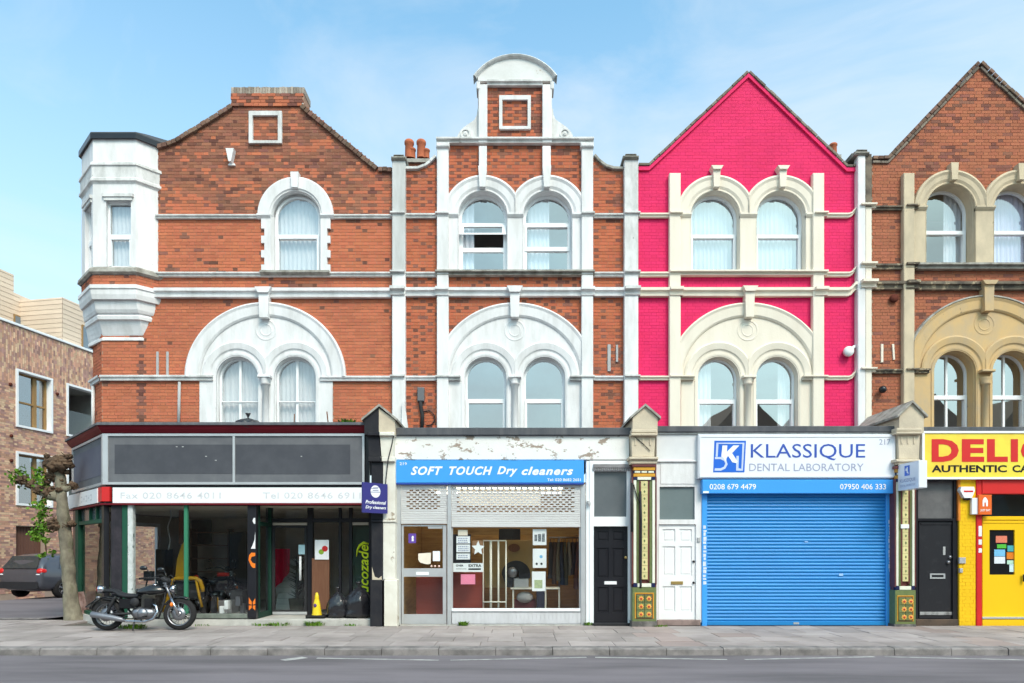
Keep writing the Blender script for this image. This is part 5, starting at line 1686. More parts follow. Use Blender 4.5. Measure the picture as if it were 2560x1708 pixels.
# flat door to the right of the shop
fd = thing('flat_door', 'glossy black six-panel door with white letter plate and grey fanlight', 'door', (X(1526, DS), DS, 0))
b = MB()
b.prism([L(rect(1474, 1577, 1152, 1563), DS), L(rect(1485, 1567, 1178, 1292), DS), L(rect(1484, 1570, 1316, 1560), DS)], DS - .02, DS + .14)
b.build('door_frame', m_upvc, fd)
b = MB(); b.bbox(1484, 1575, 1160, 1170, DS - .06, .08, .01)
for i in range(18):
    b.bbox(1482 + i * 5.2, 1486 + i * 5.2, 1169, 1176 + (i % 2), DS - .05, .05, .006)
b.build('lead_apron', mat('grey_lead_apron', (.30, .29, .30), .7, (.16, .15, .15), 5, .6), fd)
b = MB(); b.box(X(1484, DS), X(1568, DS), DS + .06, DS + .07, zS(1293), zS(1177)); b.build('fanlight', m_frost, fd)
def panel_door(t, x0, x1, y0, y1, panels, m, d, name='door_leaf'):
    b = MB()
    b.prism([L(rect(x0, x1, y0, y1), d)] + [L(rect(*r), d) for r in panels], d, d + .05)
    lf = b.build(name, m, t)
    for r in panels:
        b = MB()
        a, c, e, f = r
        b.box(X(a, d) - .003, X(c, d) + .003, d + .024, d + .04, Z(f, d) - .003, Z(e, d) + .003)
        b.bev(X(a + 3.5, d), X(c - 3.5, d), d + .012, d + .026, Z(f - 4, d), Z(e + 4, d), .012)
        b.build('panel', m, lf)
    return lf
lf = panel_door(fd, 1484.5, 1569.5, 1317, 1557, [(1492, 1522, 1327, 1353), (1531, 1561, 1327, 1353), (1492, 1522, 1370, 1445), (1531, 1561, 1370, 1445), (1492, 1522, 1468, 1532), (1531, 1561, 1468, 1532)], m_black, DS + .05)
b = MB(); b.bbox(1511, 1542, 1453.5, 1461.5, DS + .03, .02, .004); b.build('letter_plate', m_upvc, lf)
b = MB(); b.lathe([(0, -.05), (.022, -.045), (.028, -.03), (.02, -.01), (.03, 0)], (X(1565, DS), DS + .045, zS(1394)), 'y', 12); b.build('door_knob', m_brass, lf)
b = MB(); b.bbox(1480, 1574, 1558, 1566, DS - .04, .25, .01); b.build('threshold', m_iron, fd)
b = MB(); b.bbox(1468, 1475, 1252, 1258, DS - .06, .06, .006); b.lathe([(.03, 0), (.03, .05), (.01, .07)], (X(1472, DS), DS - .06, zS(1263)), 'z', 10); b.build('door_bell', m_grey, fd)

# ------------------------------------------------------------------ dental laboratory
sC = thing('dental_laboratory_shop', 'dental laboratory shop front with closed blue roller shutter', 'shop', (X(1940, DS), DS + .3, 0))
b = MB(); b.bbox(1641, 2246, 1065, 1080, DS - .10, .4, .012); b.box(X(1641, DS), X(2246, DS), DS - .05, DF, Z(1072, DS), Z(1069, DS)); b.build('lead_roof', m_lead, sC)
b = MB(); b.bbox(1641, 2246, 1080.5, 1086, DS - .05, .3, .006); b.build('eaves_strip', m_whiteg, sC)
b = MB(); b.bbox(1641, 1744, 1087, 1152, DS - .02, .3, .014); b.build('upper_panel', mat('off_white_board', (.70, .70, .70), .6, (.60, .60, .61), 1.5, .6), sC)
b = MB(); b.box(X(1744, DS), X(2246, DS), DS + .05, DS + .4, 2.4, zS(1087)); b.build('beam', m_whiteg, sC)
kg = thing('shop_sign', 'white dental laboratory sign with blue capital lettering and square logo', 'sign', (X(1993, DS), DS - .1, zS(1197)))
b = MB(); b.bbox(1746, 2240, 1086, 1196, DS - .14, .18, .010); b.build('panel', m_signw, kg)
dk = DS - .14
b = MB(); b.prism([L(rect(1749, 2237, 1089, 1193), dk), L(rect(1753, 2233, 1093, 1189), dk)], dk - .012, dk + .002); b.build('edge_trim', m_signw, kg)
text('KLASSIQUE', 1877, 2163, 1110, 1151, dk, m_letb, kg, dk - .004, split=True)
text('DENTAL LABORATORY', 1873, 2159, 1159, 1178, dk, m_letg, kg, dk - .004, split=True)
text('217', 2198, 2226, 1098, 1112, dk, m_letg, kg, dk - .004)
b = MB(); b.prism([L([(1783, 1181), (1861, 1181), (1865, 1102), (1786, 1102)], dk)], dk - .004, dk + .001); b.build('logo_square', m_logob, kg)
b = MB()
for lp in ([(1789, 1142), (1791, 1142), (1793, 1107), (1860, 1107), (1857, 1177), (1841, 1177), (1841, 1171), (1852, 1171), (1855, 1111), (1796, 1111), (1795, 1142)],
           ):
    b.prism([L([(1789, 1142), (1794, 1142), (1796, 1111), (1791, 1107)], dk)], dk - .008, dk)
    b.prism([L([(1791, 1107), (1861, 1107), (1856, 1110), (1796, 1110)], dk)], dk - .008, dk)
    b.prism([L([(1861, 1107), (1857, 1177), (1853, 1177), (1856, 1110)], dk)], dk - .008, dk)
b.prism([L([(1787, 1143), (1803, 1143), (1815, 1149), (1819, 1161), (1813, 1172), (1802, 1177), (1786, 1177), (1787, 1171), (1801, 1171), (1810, 1167), (1813, 1159), (1810, 1152), (1801, 1148), (1787, 1148)], dk)], dk - .008, dk)
b.prism([L([(1841, 1140), (1847, 1140), (1846, 1171), (1853, 1172), (1853, 1177), (1840, 1177)], dk)], dk - .008, dk)
b.build('logo_letters', mat('pale_logo_outline', (.55, .62, .82), .4), kg)
b = MB()
b.prism([L([(1806, 1114), (1818, 1114), (1817, 1130), (1833, 1114), (1848, 1114), (1830, 1133), (1844, 1155), (1840, 1158), (1831, 1156), (1820, 1140), (1816, 1146), (1815, 1156), (1808, 1145), (1803, 1142)], dk)], dk - .010, dk)
b.build('logo_letter', m_letw, kg)
hb = MB(); hb.bbox(1756, 2236, 1199, 1234, DS - .16, .24, .012); hb.build('shutter_box', m_bluel, sC)
text('0208 679 4479', 1774, 1890, 1210, 1224, DS - .16, m_letw, sC, DS - .164, weight=.012)
text('07950 406 333', 2100, 2215, 1210, 1224, DS - .16, m_letw, sC, DS - .164, weight=.012)
b = MB(); b.pbox(1758, 1772, 1228, 1233, DS - .164, .01); b.build('sticker', m_paper, sC)
r = MB(); r.bbox(1768, 2217, 1553, 1564, DS - .01, .06, .008); sh = r.build('roller_shutter', m_blue, sC)
n = 37
me = None
for i in range(n):
    a = 1234 + i * (319 / n); c = a + 319 / n
    b = MB()
    vs = []; k = 6
    z0, z1 = zS(c), zS(a)
    for x in (X(1768, DS), X(2217, DS)):
        for j in range(k + 1):
            t_ = j / k
            vs.append((x, DS + .028 - .020 * sin(pi * min(1, t_ * 1.12)) ** .7 if t_ < .89 else DS + .032, z0 + (z1 - z0) * t_))
    b.add(vs, [(j, k + 1 + j, k + 2 + j, j + 1) for j in range(k)])
    b.build('slat', m_blue, sh)
for a, c in ((1755, 1768.5), (2216.5, 2240)):
    b = MB(); b.bbox(a, c, 1234, 1566, DS - .03, .10, .01); b.build('shutter_guide', m_bluel, sC)
b = MB()
rr = random.Random(9)
for gx, ya, yb_ in ((1762, 1314, 1455), (2226, 1300, 1460)):
    y = ya
    while y < yb_:
        h_ = rr.uniform(4, 13)
        b.pbox(gx - 3.5 + rr.uniform(-1, 1) + (3 if y > 1425 and gx > 2000 else 0), gx + 3 + rr.uniform(-1, 2) + (3 if y > 1425 and gx > 2000 else 0), y, y + h_, DS - .033, .004)
        y += h_ + rr.uniform(1, 4)
b.build('sticker_residue', mat('torn_sticker_white', (.70, .74, .84), .7, (.45, .55, .80), 30, .8), sC)
b = MB(); b.pbox(1984, 1998, 1556, 1561, DS - .016, .01); b.build('lock_plate', m_alu, sC)
b = MB(); b.pbox(2098, 2108, 1434, 1440, DS + .004, .004); b.pbox(2012, 2020, 1353, 1356, DS + .004, .004); b.build('sticker', mat('worn_sticker', (.35, .55, .85), .7), sC)
wd = thing('flat_door', 'white painted panel door with brass letter plate and grey fanlight', 'door', (X(1694, DS), DS, 0))
b = MB()
b.prism([L(rect(1641, 1754, 1152.5, 1556), DS), L(rect(1649, 1737, 1217, 1299), DS), L(rect(1647, 1740, 1311, 1551), DS)], DS + .0, DS + .14)
b.build('door_frame', m_white, wd)
b = MB(); b.bbox(1651, 1740, 1158, 1211, DS - .012, .02, .012); b.bbox(1644, 1745, 1150, 1155, DS - .05, .06, .01); b.build('overdoor_panel', m_white, wd)
b = MB(); b.box(X(1648, DS), X(1738, DS), DS + .05, DS + .06, zS(1300), zS(1216)); b.build('fanlight', mat('teal_obscured_glass', (.15, .19, .195), .15, (.19, .23, .235), 1.5, .6, spec=.8), wd)
m_wdoor = mat('white_door_paint', (.80, .80, .80), .5, (.74, .74, .74), 1.5, .5)
lf = panel_door(wd, 1647.5, 1739.5, 1312, 1549, [(1657, 1688, 1323, 1355), (1699, 1730, 1323, 1355), (1657, 1688, 1366, 1440), (1699, 1730, 1366, 1440), (1657, 1688, 1466, 1530), (1699, 1730, 1466, 1530)], m_wdoor, DS + .04)
b = MB(); b.bbox(1678, 1708, 1453.5, 1461.5, DS + .02, .02, .004); b.build('letter_plate', m_brass, lf)
b = MB()
for y_ in (1404, 1457):
    b.lathe([(0, -.03), (.022, -.03), (.025, 0)], (X(1735, DS), DS + .038, zS(y_)), 'y', 12)
b.build('lock', m_iron, lf)
b = MB(); b.bbox(1744, 1751, 1344, 1355, DS - .03, .03, .006); b.build('entry_phone', m_grey, wd)
b = MB(); b.bbox(1643, 1752, 1550, 1565, DS - .03, .2, .012); b.build('doorstep', mat('pinkish_step', (.30, .22, .20), .9, (.16, .12, .11), 5, .7), wd)
# projecting sign
bx0 = X(2243, 14.15)
pj = thing('projecting_sign', 'white projecting box sign with small blue logo beside the yellow sign', 'sign', (bx0 + .085, 13.8, Z(1228, 14.15)))
b = MB(); z0, z1 = Z(1228, 14.15), Z(1163, 14.15)
b.bev(bx0, bx0 + .17, 13.40, 14.12, z0, z1, .01); b.build('box', m_signw, pj)
b = MB()
def onface(bm, y0, y1, f0, f1, o=.003):
    za, zb_ = z0 + (z1 - z0) * f0, z0 + (z1 - z0) * f1
    bm.add([(bx0 - o, y1, za), (bx0 - o, y0, za), (bx0 - o, y0, zb_), (bx0 - o, y1, zb_)], [(0, 1, 2, 3)])
onface(b, 13.70, 13.88, .52, .90); b.build('logo_square', m_logob, pj)
b = MB(); onface(b, 13.76, 13.80, .62, .84, .005); onface(b, 13.80, 13.84, .70, .80, .005); onface(b, 13.74, 13.76, .56, .66, .005); b.build('logo_letter', m_letw, pj)
def sidetext(body, y0, y1, f0, f1, m):
    t = text(body, 0, 100, 0, 100, DS, m, None, 0)
    me = t.data
    xs = [v.co.x for v in me.vertices]; zs = [v.co.z for v in me.vertices]
    a, c, e, f = min(xs), max(xs), min(zs), max(zs)
    for v in me.vertices:
        u = (v.co.x - a) / (c - a); w = (v.co.z - e) / (f - e)
        v.co = (bx0 - .004, y1 + (y0 - y1) * u, z0 + (z1 - z0) * (f0 + (f1 - f0) * w))
    off = ORI[pj.name]
    me.transform(Matrix.Translation(-Vector(off)))
    t.parent = pj
sidetext('KLASSIQUE', 13.50, 14.04, .27, .42, m_letg)
sidetext('DENTAL LABORATORY', 13.50, 14.04, .12, .20, m_letg)
b = MB(); b.tube([(bx0 + .085, 14.1, z1 - .1), (bx0 + .085, 14.3, z1 - .1)], .03, 6); b.tube([(bx0 + .085, 14.1, z0 + .1), (bx0 + .085, 14.3, z0 + .1)], .03, 6); b.build('bracket', m_iron, pj)

# blue projecting sign of the dry cleaners
p0 = Vector((X(907, 13.60), 13.60)); p1 = Vector((X(969, 14.08), 14.08))
bs = thing('projecting_sign', 'dark blue hanging sign with white round emblem and dry cleaners lettering', 'sign', ((p0.x + p1.x) / 2, (p0.y + p1.y) / 2, Z(1284, 13.9)))
zb0, zb1 = Z(1283, 13.84), Z(1208, 13.84)
def sp(u, z, o=0.0):
    d = (p1 - p0); n_ = Vector((d.y, -d.x)).normalized()
    r = p0 + d * u + n_ * o
    return (r.x, r.y, zb0 + (zb1 - zb0) * z)
b = MB()
vs = [sp(u, z, o) for o in (0, -.04) for u, z in ((0, 0), (1, 0), (1, 1), (0, 1))]
b.add(vs, [(0, 1, 2, 3), (7, 6, 5, 4), (0, 4, 5, 1), (1, 5, 6, 2), (2, 6, 7, 3), (3, 7, 4, 0)])
b.build('board', mat('deep_blue_board', (.035, .03, .19), .4, (.03, .027, .165), 2, .5), bs)
b = MB()
as_ = (p1 - p0).length / (zb1 - zb0)
ring = [(.5 + .205 / as_ * cos(k * pi / 14), .72 + .205 * sin(k * pi / 14)) for k in range(28)]
b.add([sp(u, z, .003) for u, z in ring], [tuple(range(28))]); b.build('emblem', m_letw, bs)
b = MB()
for u0, u1, za, ze in ((.38, .62, .74, .76), (.33, .60, .80, .815), (.30, .68, .68, .70), (.40, .62, .83, .845)):
    b.add([sp(u0, za, .005), sp(u1, za + .02, .005), sp(u1, ze + .02, .005), sp(u0, ze, .005)], [(0, 1, 2, 3)])
b.build('emblem_lines', MATS['deep_blue_board'], bs)
def skew_text(body, u0, u1, f0, f1, m, par):
    t = text(body, 0, 100, 0, 100, DS, m, None, 0, shear=.25, weight=.02)
    me = t.data
    xs = [v.co.x for v in me.vertices]; zs = [v.co.z for v in me.vertices]
    a, c, e, f = min(xs), max(xs), min(zs), max(zs)
    off = Vector(ORI[par.name])
    for v in me.vertices:
        u = u0 + (u1 - u0) * (v.co.x - a) / (c - a)
        v.co = Vector(sp(u, f0 + (f1 - f0) * (v.co.z - e) / (f - e), .004)) - off
    t.parent = par
skew_text('Professional', .10, .93, .30, .42, m_letw, bs)
skew_text('Dry cleaners', .10, .93, .11, .24, m_letw, bs)
b = MB(); b.tube([sp(.9, .9, -.02), (p(955), DP + .02, zb1 - .05)], .018, 6); b.tube([sp(.9, .1, -.02), (p(955), DP + .02, zb0 + .05)], .018, 6); b.build('bracket', m_iron, bs)

# ------------------------------------------------------------------ yellow takeaway
sD = thing('takeaway_shop', 'takeaway shop front painted yellow and red', 'shop', (X(2480, DS), DS + .3, 0))
b = MB(); b.bbox(2304, 2820, 1067, 1077, DS - .10, .4, .012); b.box(X(2304, DS), X(2820, DS), DS - .05, DF, Z(1074, DS), Z(1071, DS)); b.build('lead_roof', m_lead, sD)
b = MB(); b.box(X(2296, DS), X(2820, DS), DS - .0, DS + .35, zS(1198.5), zS(1079)); b.build('beam', m_black, sD)
yg = thing('shop_sign', 'lime yellow takeaway sign with big red capitals cut by the picture edge', 'sign', (X(2560, DS), DS - .1, zS(1198)))
b = MB(); b.bbox(2311, 2812, 1082, 1194, DS - .12, .12, .004); b.build('panel', m_signy, yg)
b = MB(); b.prism([L(rect(2306, 2816, 1077.5, 1198), DS - .14), L(rect(2312, 2811, 1083, 1193), DS - .14)], DS - .14, DS); b.build('frame', m_upvc, yg)
dy_ = DS - .12
x_ = 2329
for ch, w_ in (('D', 68), ('E', 56), ('L', 52), ('I', 18), ('C', 62)):
    text(ch, x_, x_ + w_, 1098, 1155, dy_, m_red, yg, dy_ - .004, weight=.045)
    x_ += w_ + (7 if ch in 'EI' else 7.5)
text('AUTHENTIC', 2329, 2517, 1163, 1181, dy_, m_black, yg, dy_ - .004, weight=.03, split=True)
text('CA', 2531, 2572, 1163, 1181, dy_, m_black, yg, dy_ - .004, weight=.03, split=True)
bd = thing('flat_door', 'scuffed black door with slim grey letter slot and dull fanlight beside yellow wall', 'door', (X(2340, DS), DS, 0))
b = MB()
b.prism([L(rect(2290, 2398, 1199, 1551), DS), L(rect(2297, 2387, 1203, 1296), DS), L(rect(2297, 2384, 1302, 1548), DS)], DS + .02, DS + .16); b.build('door_frame', m_black, bd)
b = MB(); b.box(X(2296, DS), X(2388, DS), DS + .07, DS + .08, zS(1297), zS(1202)); b.build('fanlight', mat('dusty_board', (.15, .148, .15), .6, (.10, .10, .105), 2.5, .8), bd)
b = MB(); b.bbox(2297.5, 2383.5, 1303, 1547, DS + .06, .05, .006); b.bbox(2303, 2380, 1308, 1312, DS + .045, .02, .003)
lf = b.build('door_leaf', mat('scuffed_black_paint', (.020, .020, .024), .35, (.05, .05, .055), 5, .5, lo=.55, hi=.75), bd)
b = MB(); b.prism([L(rect(2325, 2363, 1434, 1447), DS + .05), L(rect(2329, 2359, 1437.5, 1443.5), DS + .05)], DS + .045, DS + .06); b.build('letter_plate', m_alu, lf)
b = MB(); b.lathe([(0, -.03), (.03, -.03), (.034, 0)], (X(2379, DS), DS + .058, zS(1393)), 'y', 12); b.lathe([(0, -.05), (.035, -.045), (.035, 0)], (X(2374, DS), DS + .058, zS(1406)), 'y', 12); b.build('lock', m_silver, lf)
b = MB(); b.bbox(2358, 2364, 1367, 1388, DS + .05, .012, .003); b.build('door_number', m_grey, lf)
b = MB(); b.bbox(2300, 2383, 1530, 1538, DS + .045, .02, .004); b.build('kick_strip', mat('worn_metal_strip', (.35, .35, .35), .5, (.1, .1, .1), 9, .8), lf)
b = MB(); b.bbox(2290, 2398, 1548.5, 1566, DS - .0, .3, .012); b.build('doorstep', mat('brown_step', (.12, .085, .065), .9, (.06, .05, .045), 5, .8), bd)
b = MB(); b.bbox(2398, 2440, 1199, 1570, DS - .02, .25, .01); yp = b.build('brick_pier', m_yel, sD)
brick_field(yp, [L(rect(2398.5, 2439.5, 1200, 1568), DS - .025)], [m_yel], lambda x, z, h: 0, n_ind=90, front=DS - .025, proj=.004, gap=.006, jit=.001)
b = MB(); b.bbox(2396, 2402, 1199, 1302, DS - .03, .1, .006); b.build('orange_strip', mat('faded_orange', (.70, .23, .04), .5), sD)
b = MB(); b.bbox(2442, 2456, 1197, 1568, DS - .05, .2, .012); b.build('red_post', m_red, sD)
b = MB(); b.bbox(2456.5, 2820, 1198, 1235, DS - .07, .3, .008); b.build('red_header', m_red, sD)
b = MB(); b.box(X(2456, DS), X(2820, DS), DS + .10, DS + .11, zS(1291), zS(1236)); b.build('fanlight', glass('dark_fanlight', .12, (.5, .55, .55)), sD)
b = MB()
b.prism([L(rect(2456.5, 2575, 1291, 1551), DS), L(rect(2474, 2537, 1325, 1437), DS)], DS - .0, DS + .06)
b.bbox(2457, 2575, 1292, 1300, DS - .02, .02, .004); b.bbox(2457, 2575, 1304, 1308, DS - .012, .012, .003)
yd = b.build('door', m_yelb, sD)
b = MB(); b.box(X(2473, DS), X(2538, DS), DS + .03, DS + .036, zS(1438), zS(1324)); b.build('pane', mat('dark_door_glass', (.012, .012, .014), .1, spec=.6), yd)
for nm, col, a, c, e, f in (('salmon_sticker', (.75, .22, .14), 2490, 2518, 1340, 1357), ('green_sticker', (.10, .50, .06), 2493, 2516, 1361, 1371), ('blue_sticker', (.20, .52, .80), 2486, 2513, 1374, 1391),
                            ('white_sticker', (.75, .78, .85), 2486, 2513, 1392, 1409), ('teal_sticker', (.08, .40, .45), 2519, 2535, 1364, 1379), ('orange_sticker', (.75, .22, .03), 2517, 2535, 1381, 1398),
                            ('mint_sticker', (.50, .75, .60), 2518, 2534, 1401, 1411), ('pale_sticker', (.62, .80, .85), 2524, 2536, 1410, 1430)):
    b = MB(); b.pbox(a, c, e, f, DS + .024, .004); b.build(nm, mat(nm, col, .5, tuple(v * .7 for v in col), 60, .6), yd)
b = MB(); b.tube([(X(2556, DS), DS - .05, zS(1436)), (X(2556, DS), DS - .05, zS(1454))], .025, 8); b.build('handle', m_black, yd)
b = MB(); b.bbox(2456.5, 2820, 1543, 1548, DS - .06, .08, .004); b.build('threshold', m_alu, sD)
b = MB(); b.bbox(2456.5, 2820, 1549, 1568, DS - .05, .2, .01); b.build('plinth', m_yelb, sD)
b = MB(); b.box(X(2575.5, DS), X(2820, DS), DS + .0, DS + .1, 0, zS(1291)); b.build('end_panel', m_yelb, sD)
b = MB()
for y0, y1 in ((1315, 1341), (1349, 1362), (1371, 1382)):
    b.bbox(2447, 2455, y0, y1, DS - .056, .01, .002)
b.build('white_sticker', m_paper, sD)
b = MB(); b.bbox(2399, 2415, 1394, 1409, DS - .06, .05, .006); b.bbox(2400, 2408, 1421, 1432, DS - .06, .05, .006); b.build('entry_phone', m_alu, sD)
ab = thing('alarm_box', 'white five-sided alarm box on the yellow wall', 'alarm', (X(2420, DS), DS - .1, zS(1247)))
b = MB(); b.prism([L([(2411, 1245), (2430, 1245), (2438, 1226), (2435, 1217), (2404, 1217), (2401, 1226)], DS - .12)], DS - .12, DS - .02); b.build('cover', m_upvc, ab)
b = MB(); b.pbox(2410, 2433, 1226.5, 1230.5, DS - .124, .004); b.build('red_stripe', m_red, ab)
b = MB(); b.bbox(2413, 2427, 1245, 1250, DS - .09, .06, .006); b.build('strobe', m_iron, ab)
je = thing('delivery_sign', 'small orange and white projecting sign with white emblem below the red header', 'sign', (X(2455, DS), DS - .2, zS(1286)))
b = MB(); b.bbox(2447, 2480, 1237, 1287, DS - .14, .06, .006); b.build('orange_face', mat('orange_sign', (.78, .14, .02), .4), je)
b = MB(); b.bbox(2430, 2447, 1245, 1286, DS - .11, .06, .006); b.build('white_side', m_signw, je)
b = MB(); b.prism([L([(2457, 1266), (2457, 1252), (2459, 1246), (2463, 1243), (2467, 1246), (2470, 1252), (2470, 1266), (2466, 1266), (2465, 1258), (2463, 1255), (2461, 1258), (2461, 1266)], DS - .143)], DS - .143, DS - .14); b.build('emblem', m_letw, je)
text('JUST EAT', 2451, 2476, 1273, 1280, DS - .14, m_letw, je, DS - .143, weight=.02)
# walls closing the shops behind and below the upper fronts
b = MB()
for x0, x1 in ((X(1478, DS), X(1640, DS)), (X(1640, DS), X(2290, DS)), (X(2290, DS), X(2820, DS))):
    b.box(x0, x1, DS + .45, DS + .5, 0, 4.0)
b.build('back_wall', m_room, sC)

# ================================================================== things inside the dry cleaners
dB = DS
b = MB()
x0, x1 = X(1003, DS), X(1478, DS)
zc = zS(1205)
yb = DS + 3.2
b.add([(x0, yb, 0), (x1, yb, 0), (x1, yb, zc), (x0, yb, zc)], [(0, 1, 2, 3)])
b.add([(x0, DS + .1, 0), (x0, yb, 0), (x0, yb, zc), (x0, DS + .1, zc)], [(0, 1, 2, 3)])
b.add([(x1, DS + .1, 0), (x1, yb, 0), (x1, yb, zc), (x1, DS + .1, zc)], [(0, 1, 2, 3)])
b.build('inner_wall', m_panel, sB)
b = MB()
for i in range(22):
    z = .05 + i * .13
    b.box(x0 + .01, x1 - .01, yb - .02, yb - .002, z, z + .122)
b.build('pine_cladding', m_panel, sB)['kind'] = 'stuff'
b = MB(); b.add([(x0, DS + .1, zc), (x1, DS + .1, zc), (x1, yb, zc), (x0, yb, zc)], [(0, 1, 2, 3)]); b.build('ceiling', m_paperc, sB)
b = MB(); b.add([(x0, DS + .1, .02), (x1, DS + .1, .02), (x1, yb, .02), (x0, yb, .02)], [(0, 1, 2, 3)]); b.build('floor', m_room, sB)
lamp_m = bpy.data.materials.new('lit_tube'); lamp_m.use_nodes = True
pr_ = lamp_m.node_tree.nodes['Principled BSDF']; pr_.inputs['Emission Color'].default_value = (1, .88, .62, 1); pr_.inputs['Emission Strength'].default_value = 0.36
t = thing('strip_light', 'lit cream strip light glowing behind the perforated grey shutter', 'light', (X(1260, DS), DS + .3, zS(1256)))
b = MB(); b.bev(X(1146, DS), X(1352, DS), DS + .10, DS + .22, zS(1262), zS(1236), .01); b.build('diffuser', lamp_m, t)
lamp2 = lamp_m.copy(); lamp2.node_tree.nodes['Principled BSDF'].inputs['Emission Strength'].default_value = 7.0
for k_, dz in enumerate((.9, 2.1)):  # ceiling tubes added as fill light for the dim interior
    t2 = thing('added_fill_tube', ('front', 'rear')[k_] + ' fill tube added on the cleaners ceiling to brighten the shop', 'light', (X(1240, DS), DS + dz, zc - .06))
    b = MB(); b.tube([(X(1060, DS), DS + dz, zc - .06), (X(1420, DS), DS + dz, zc - .06)], .03, 10); b.build('tube', lamp2, t2)
    b = MB(); b.box(X(1055, DS), X(1425, DS), DS + dz - .05, DS + dz + .05, zc - .028, zc - .003); b.build('fitting', m_upvc, t2)
b = MB(); b.box(X(1143, DS), X(1355, DS), DS + .13, DS + .24, zS(1235.5), zS(1230)); b.build('fitting', m_upvc, t)
DI = DS + .35
def card(name, label, cat, a, c, e, f, m, d=DS + .035, th=.006, group=None):
    b = MB(); b.pbox(a, c, e, f, d, th); o = b.build(name, m); tag(o, label, cat, group); return settle(o)
def slab_thing(name, label, cat, a, c, e, f, d, th, m):
    b = MB(); b.bbox(a, c, e, f, d, th, .01); o = b.build(name, m); tag(o, label, cat); return settle(o)
slab_thing('counter', 'red-brown laminate counter end inside the cleaners window, left side', 'counter', 1122, 1209, 1431, 1545, DS + .45, .5, m_redbrown)
slab_thing('counter', 'red-brown laminate counter behind the cleaners glass door', 'counter', 1040, 1108, 1444, 1545, DS + .55, .6, m_redbrown)
slab_thing('backboard', 'tan hardboard sheet behind the cream rack with oval plaque', 'board', 1205, 1336, 1350, 1470, DS + 1.3, .03, m_tan)
b = MB()
do = DS + 1.28
b.add([(X(1285 + 15 * cos(k * pi / 10), do), do, Z(1370 + 10 * sin(k * pi / 10), do)) for k in range(20)], [tuple(range(20))])
b.v = [(a, y - .01, z) for a, y, z in b.v]
o = b.build('plaque', m_wood); tag(settle(o), 'brown oval plaque on the tan hardboard', 'plaque')
slab_thing('valance_board', 'dark board hanging above the cleaners counter', 'board', 1247, 1301, 1322, 1350, DS + .9, .04, m_iron)
b = MB(); b.bbox(1132, 1247, 1322, 1338, DS + .8, .05, .005); b.bbox(1301, 1445, 1322, 1337, DS + .8, .05, .005); o = b.build('pine_pelmet', m_panel); tag(settle(o), 'varnished pine pelmet across the top of the cleaners window', 'pelmet')
# cream rack of upright tubes
t = thing('garment_rack', 'cream tubular rack with tall uprights standing in the cleaners window', 'rack', (X(1237, DI), DI, .02))
for a, w in ((1208, .012), (1227, .026), (1246, .020), (1265, .016)):
    b = MB(); b.tube([(X(a, DI), DI, .03), (X(a, DI), DI, Z(1352, DI))], w, 8); b.build('upright', m_rack, t)
for y_ in (1352, 1505):
    b = MB(); b.tube([(X(1208, DI), DI - .03, Z(y_, DI)), (X(1265, DI), DI - .03, Z(y_, DI))], .013, 8); b.build('rail', m_rack, t)
# press machine
dm = DS + 1.0
t = thing('pressing_machine', 'dark round-headed pressing machine on a cream bench in the cleaners', 'machine', (X(1290, dm), dm, .02))
b = MB()
b.sweep
pts = [(1268, 1468)] + [(1290 + 36 * cos(pi - k * pi / 18), 1436 - 34 * sin(k * pi / 18)) for k in range(19)] + [(1326, 1446), (1298, 1446), (1296, 1430), (1284, 1430), (1282, 1468)]
b.prism([L(pts, dm)], dm, dm + .25, 0, True); b.build('head', m_iron, t)
b = MB(); b.lathe([(.0, -.03), (.11, -.03), (.12, 0), (.05, .0), (.05, .05)], (X(1281, dm), dm - .02, Z(1431, dm)), 'y', 20); b.build('dial', m_silver, t)
b = MB(); b.bbox(1284, 1322, 1446, 1470, dm, .3, .02); b.build('body', m_alu, t)
b = MB(); b.bbox(1276, 1400, 1470, 1474, dm - .1, .5, .01); b.build('bench_top', m_rack, t)
for a in (1281, 1362, 1396):
    b = MB(); b.bbox(a, a + 4, 1474, 1540, dm - .05, .05, .005); b.build('leg', m_rack, t)
b = MB(); b.ellipsoid((X(1312, dm), dm + .1, Z(1494, dm)), (.19, .15, .13), 14, 8); o = b.build('folded_linen', mat('grey_linen', (.42, .42, .42), .9)); tag(settle(o), 'pale grey bundle of linen under the cream bench', 'linen')
slab_thing('storage_box', 'dark maroon box under the cream bench in the cleaners', 'box', 1284, 1340, 1500, 1545, dm + .1, .3, mat('maroon_box', (.12, .03, .035), .6))
slab_thing('storage_box', 'dark blue box under the posters at the cleaners window', 'box', 1342, 1362, 1478, 1545, dm - .1, .3, mat('navy_box', (.03, .035, .06), .6))
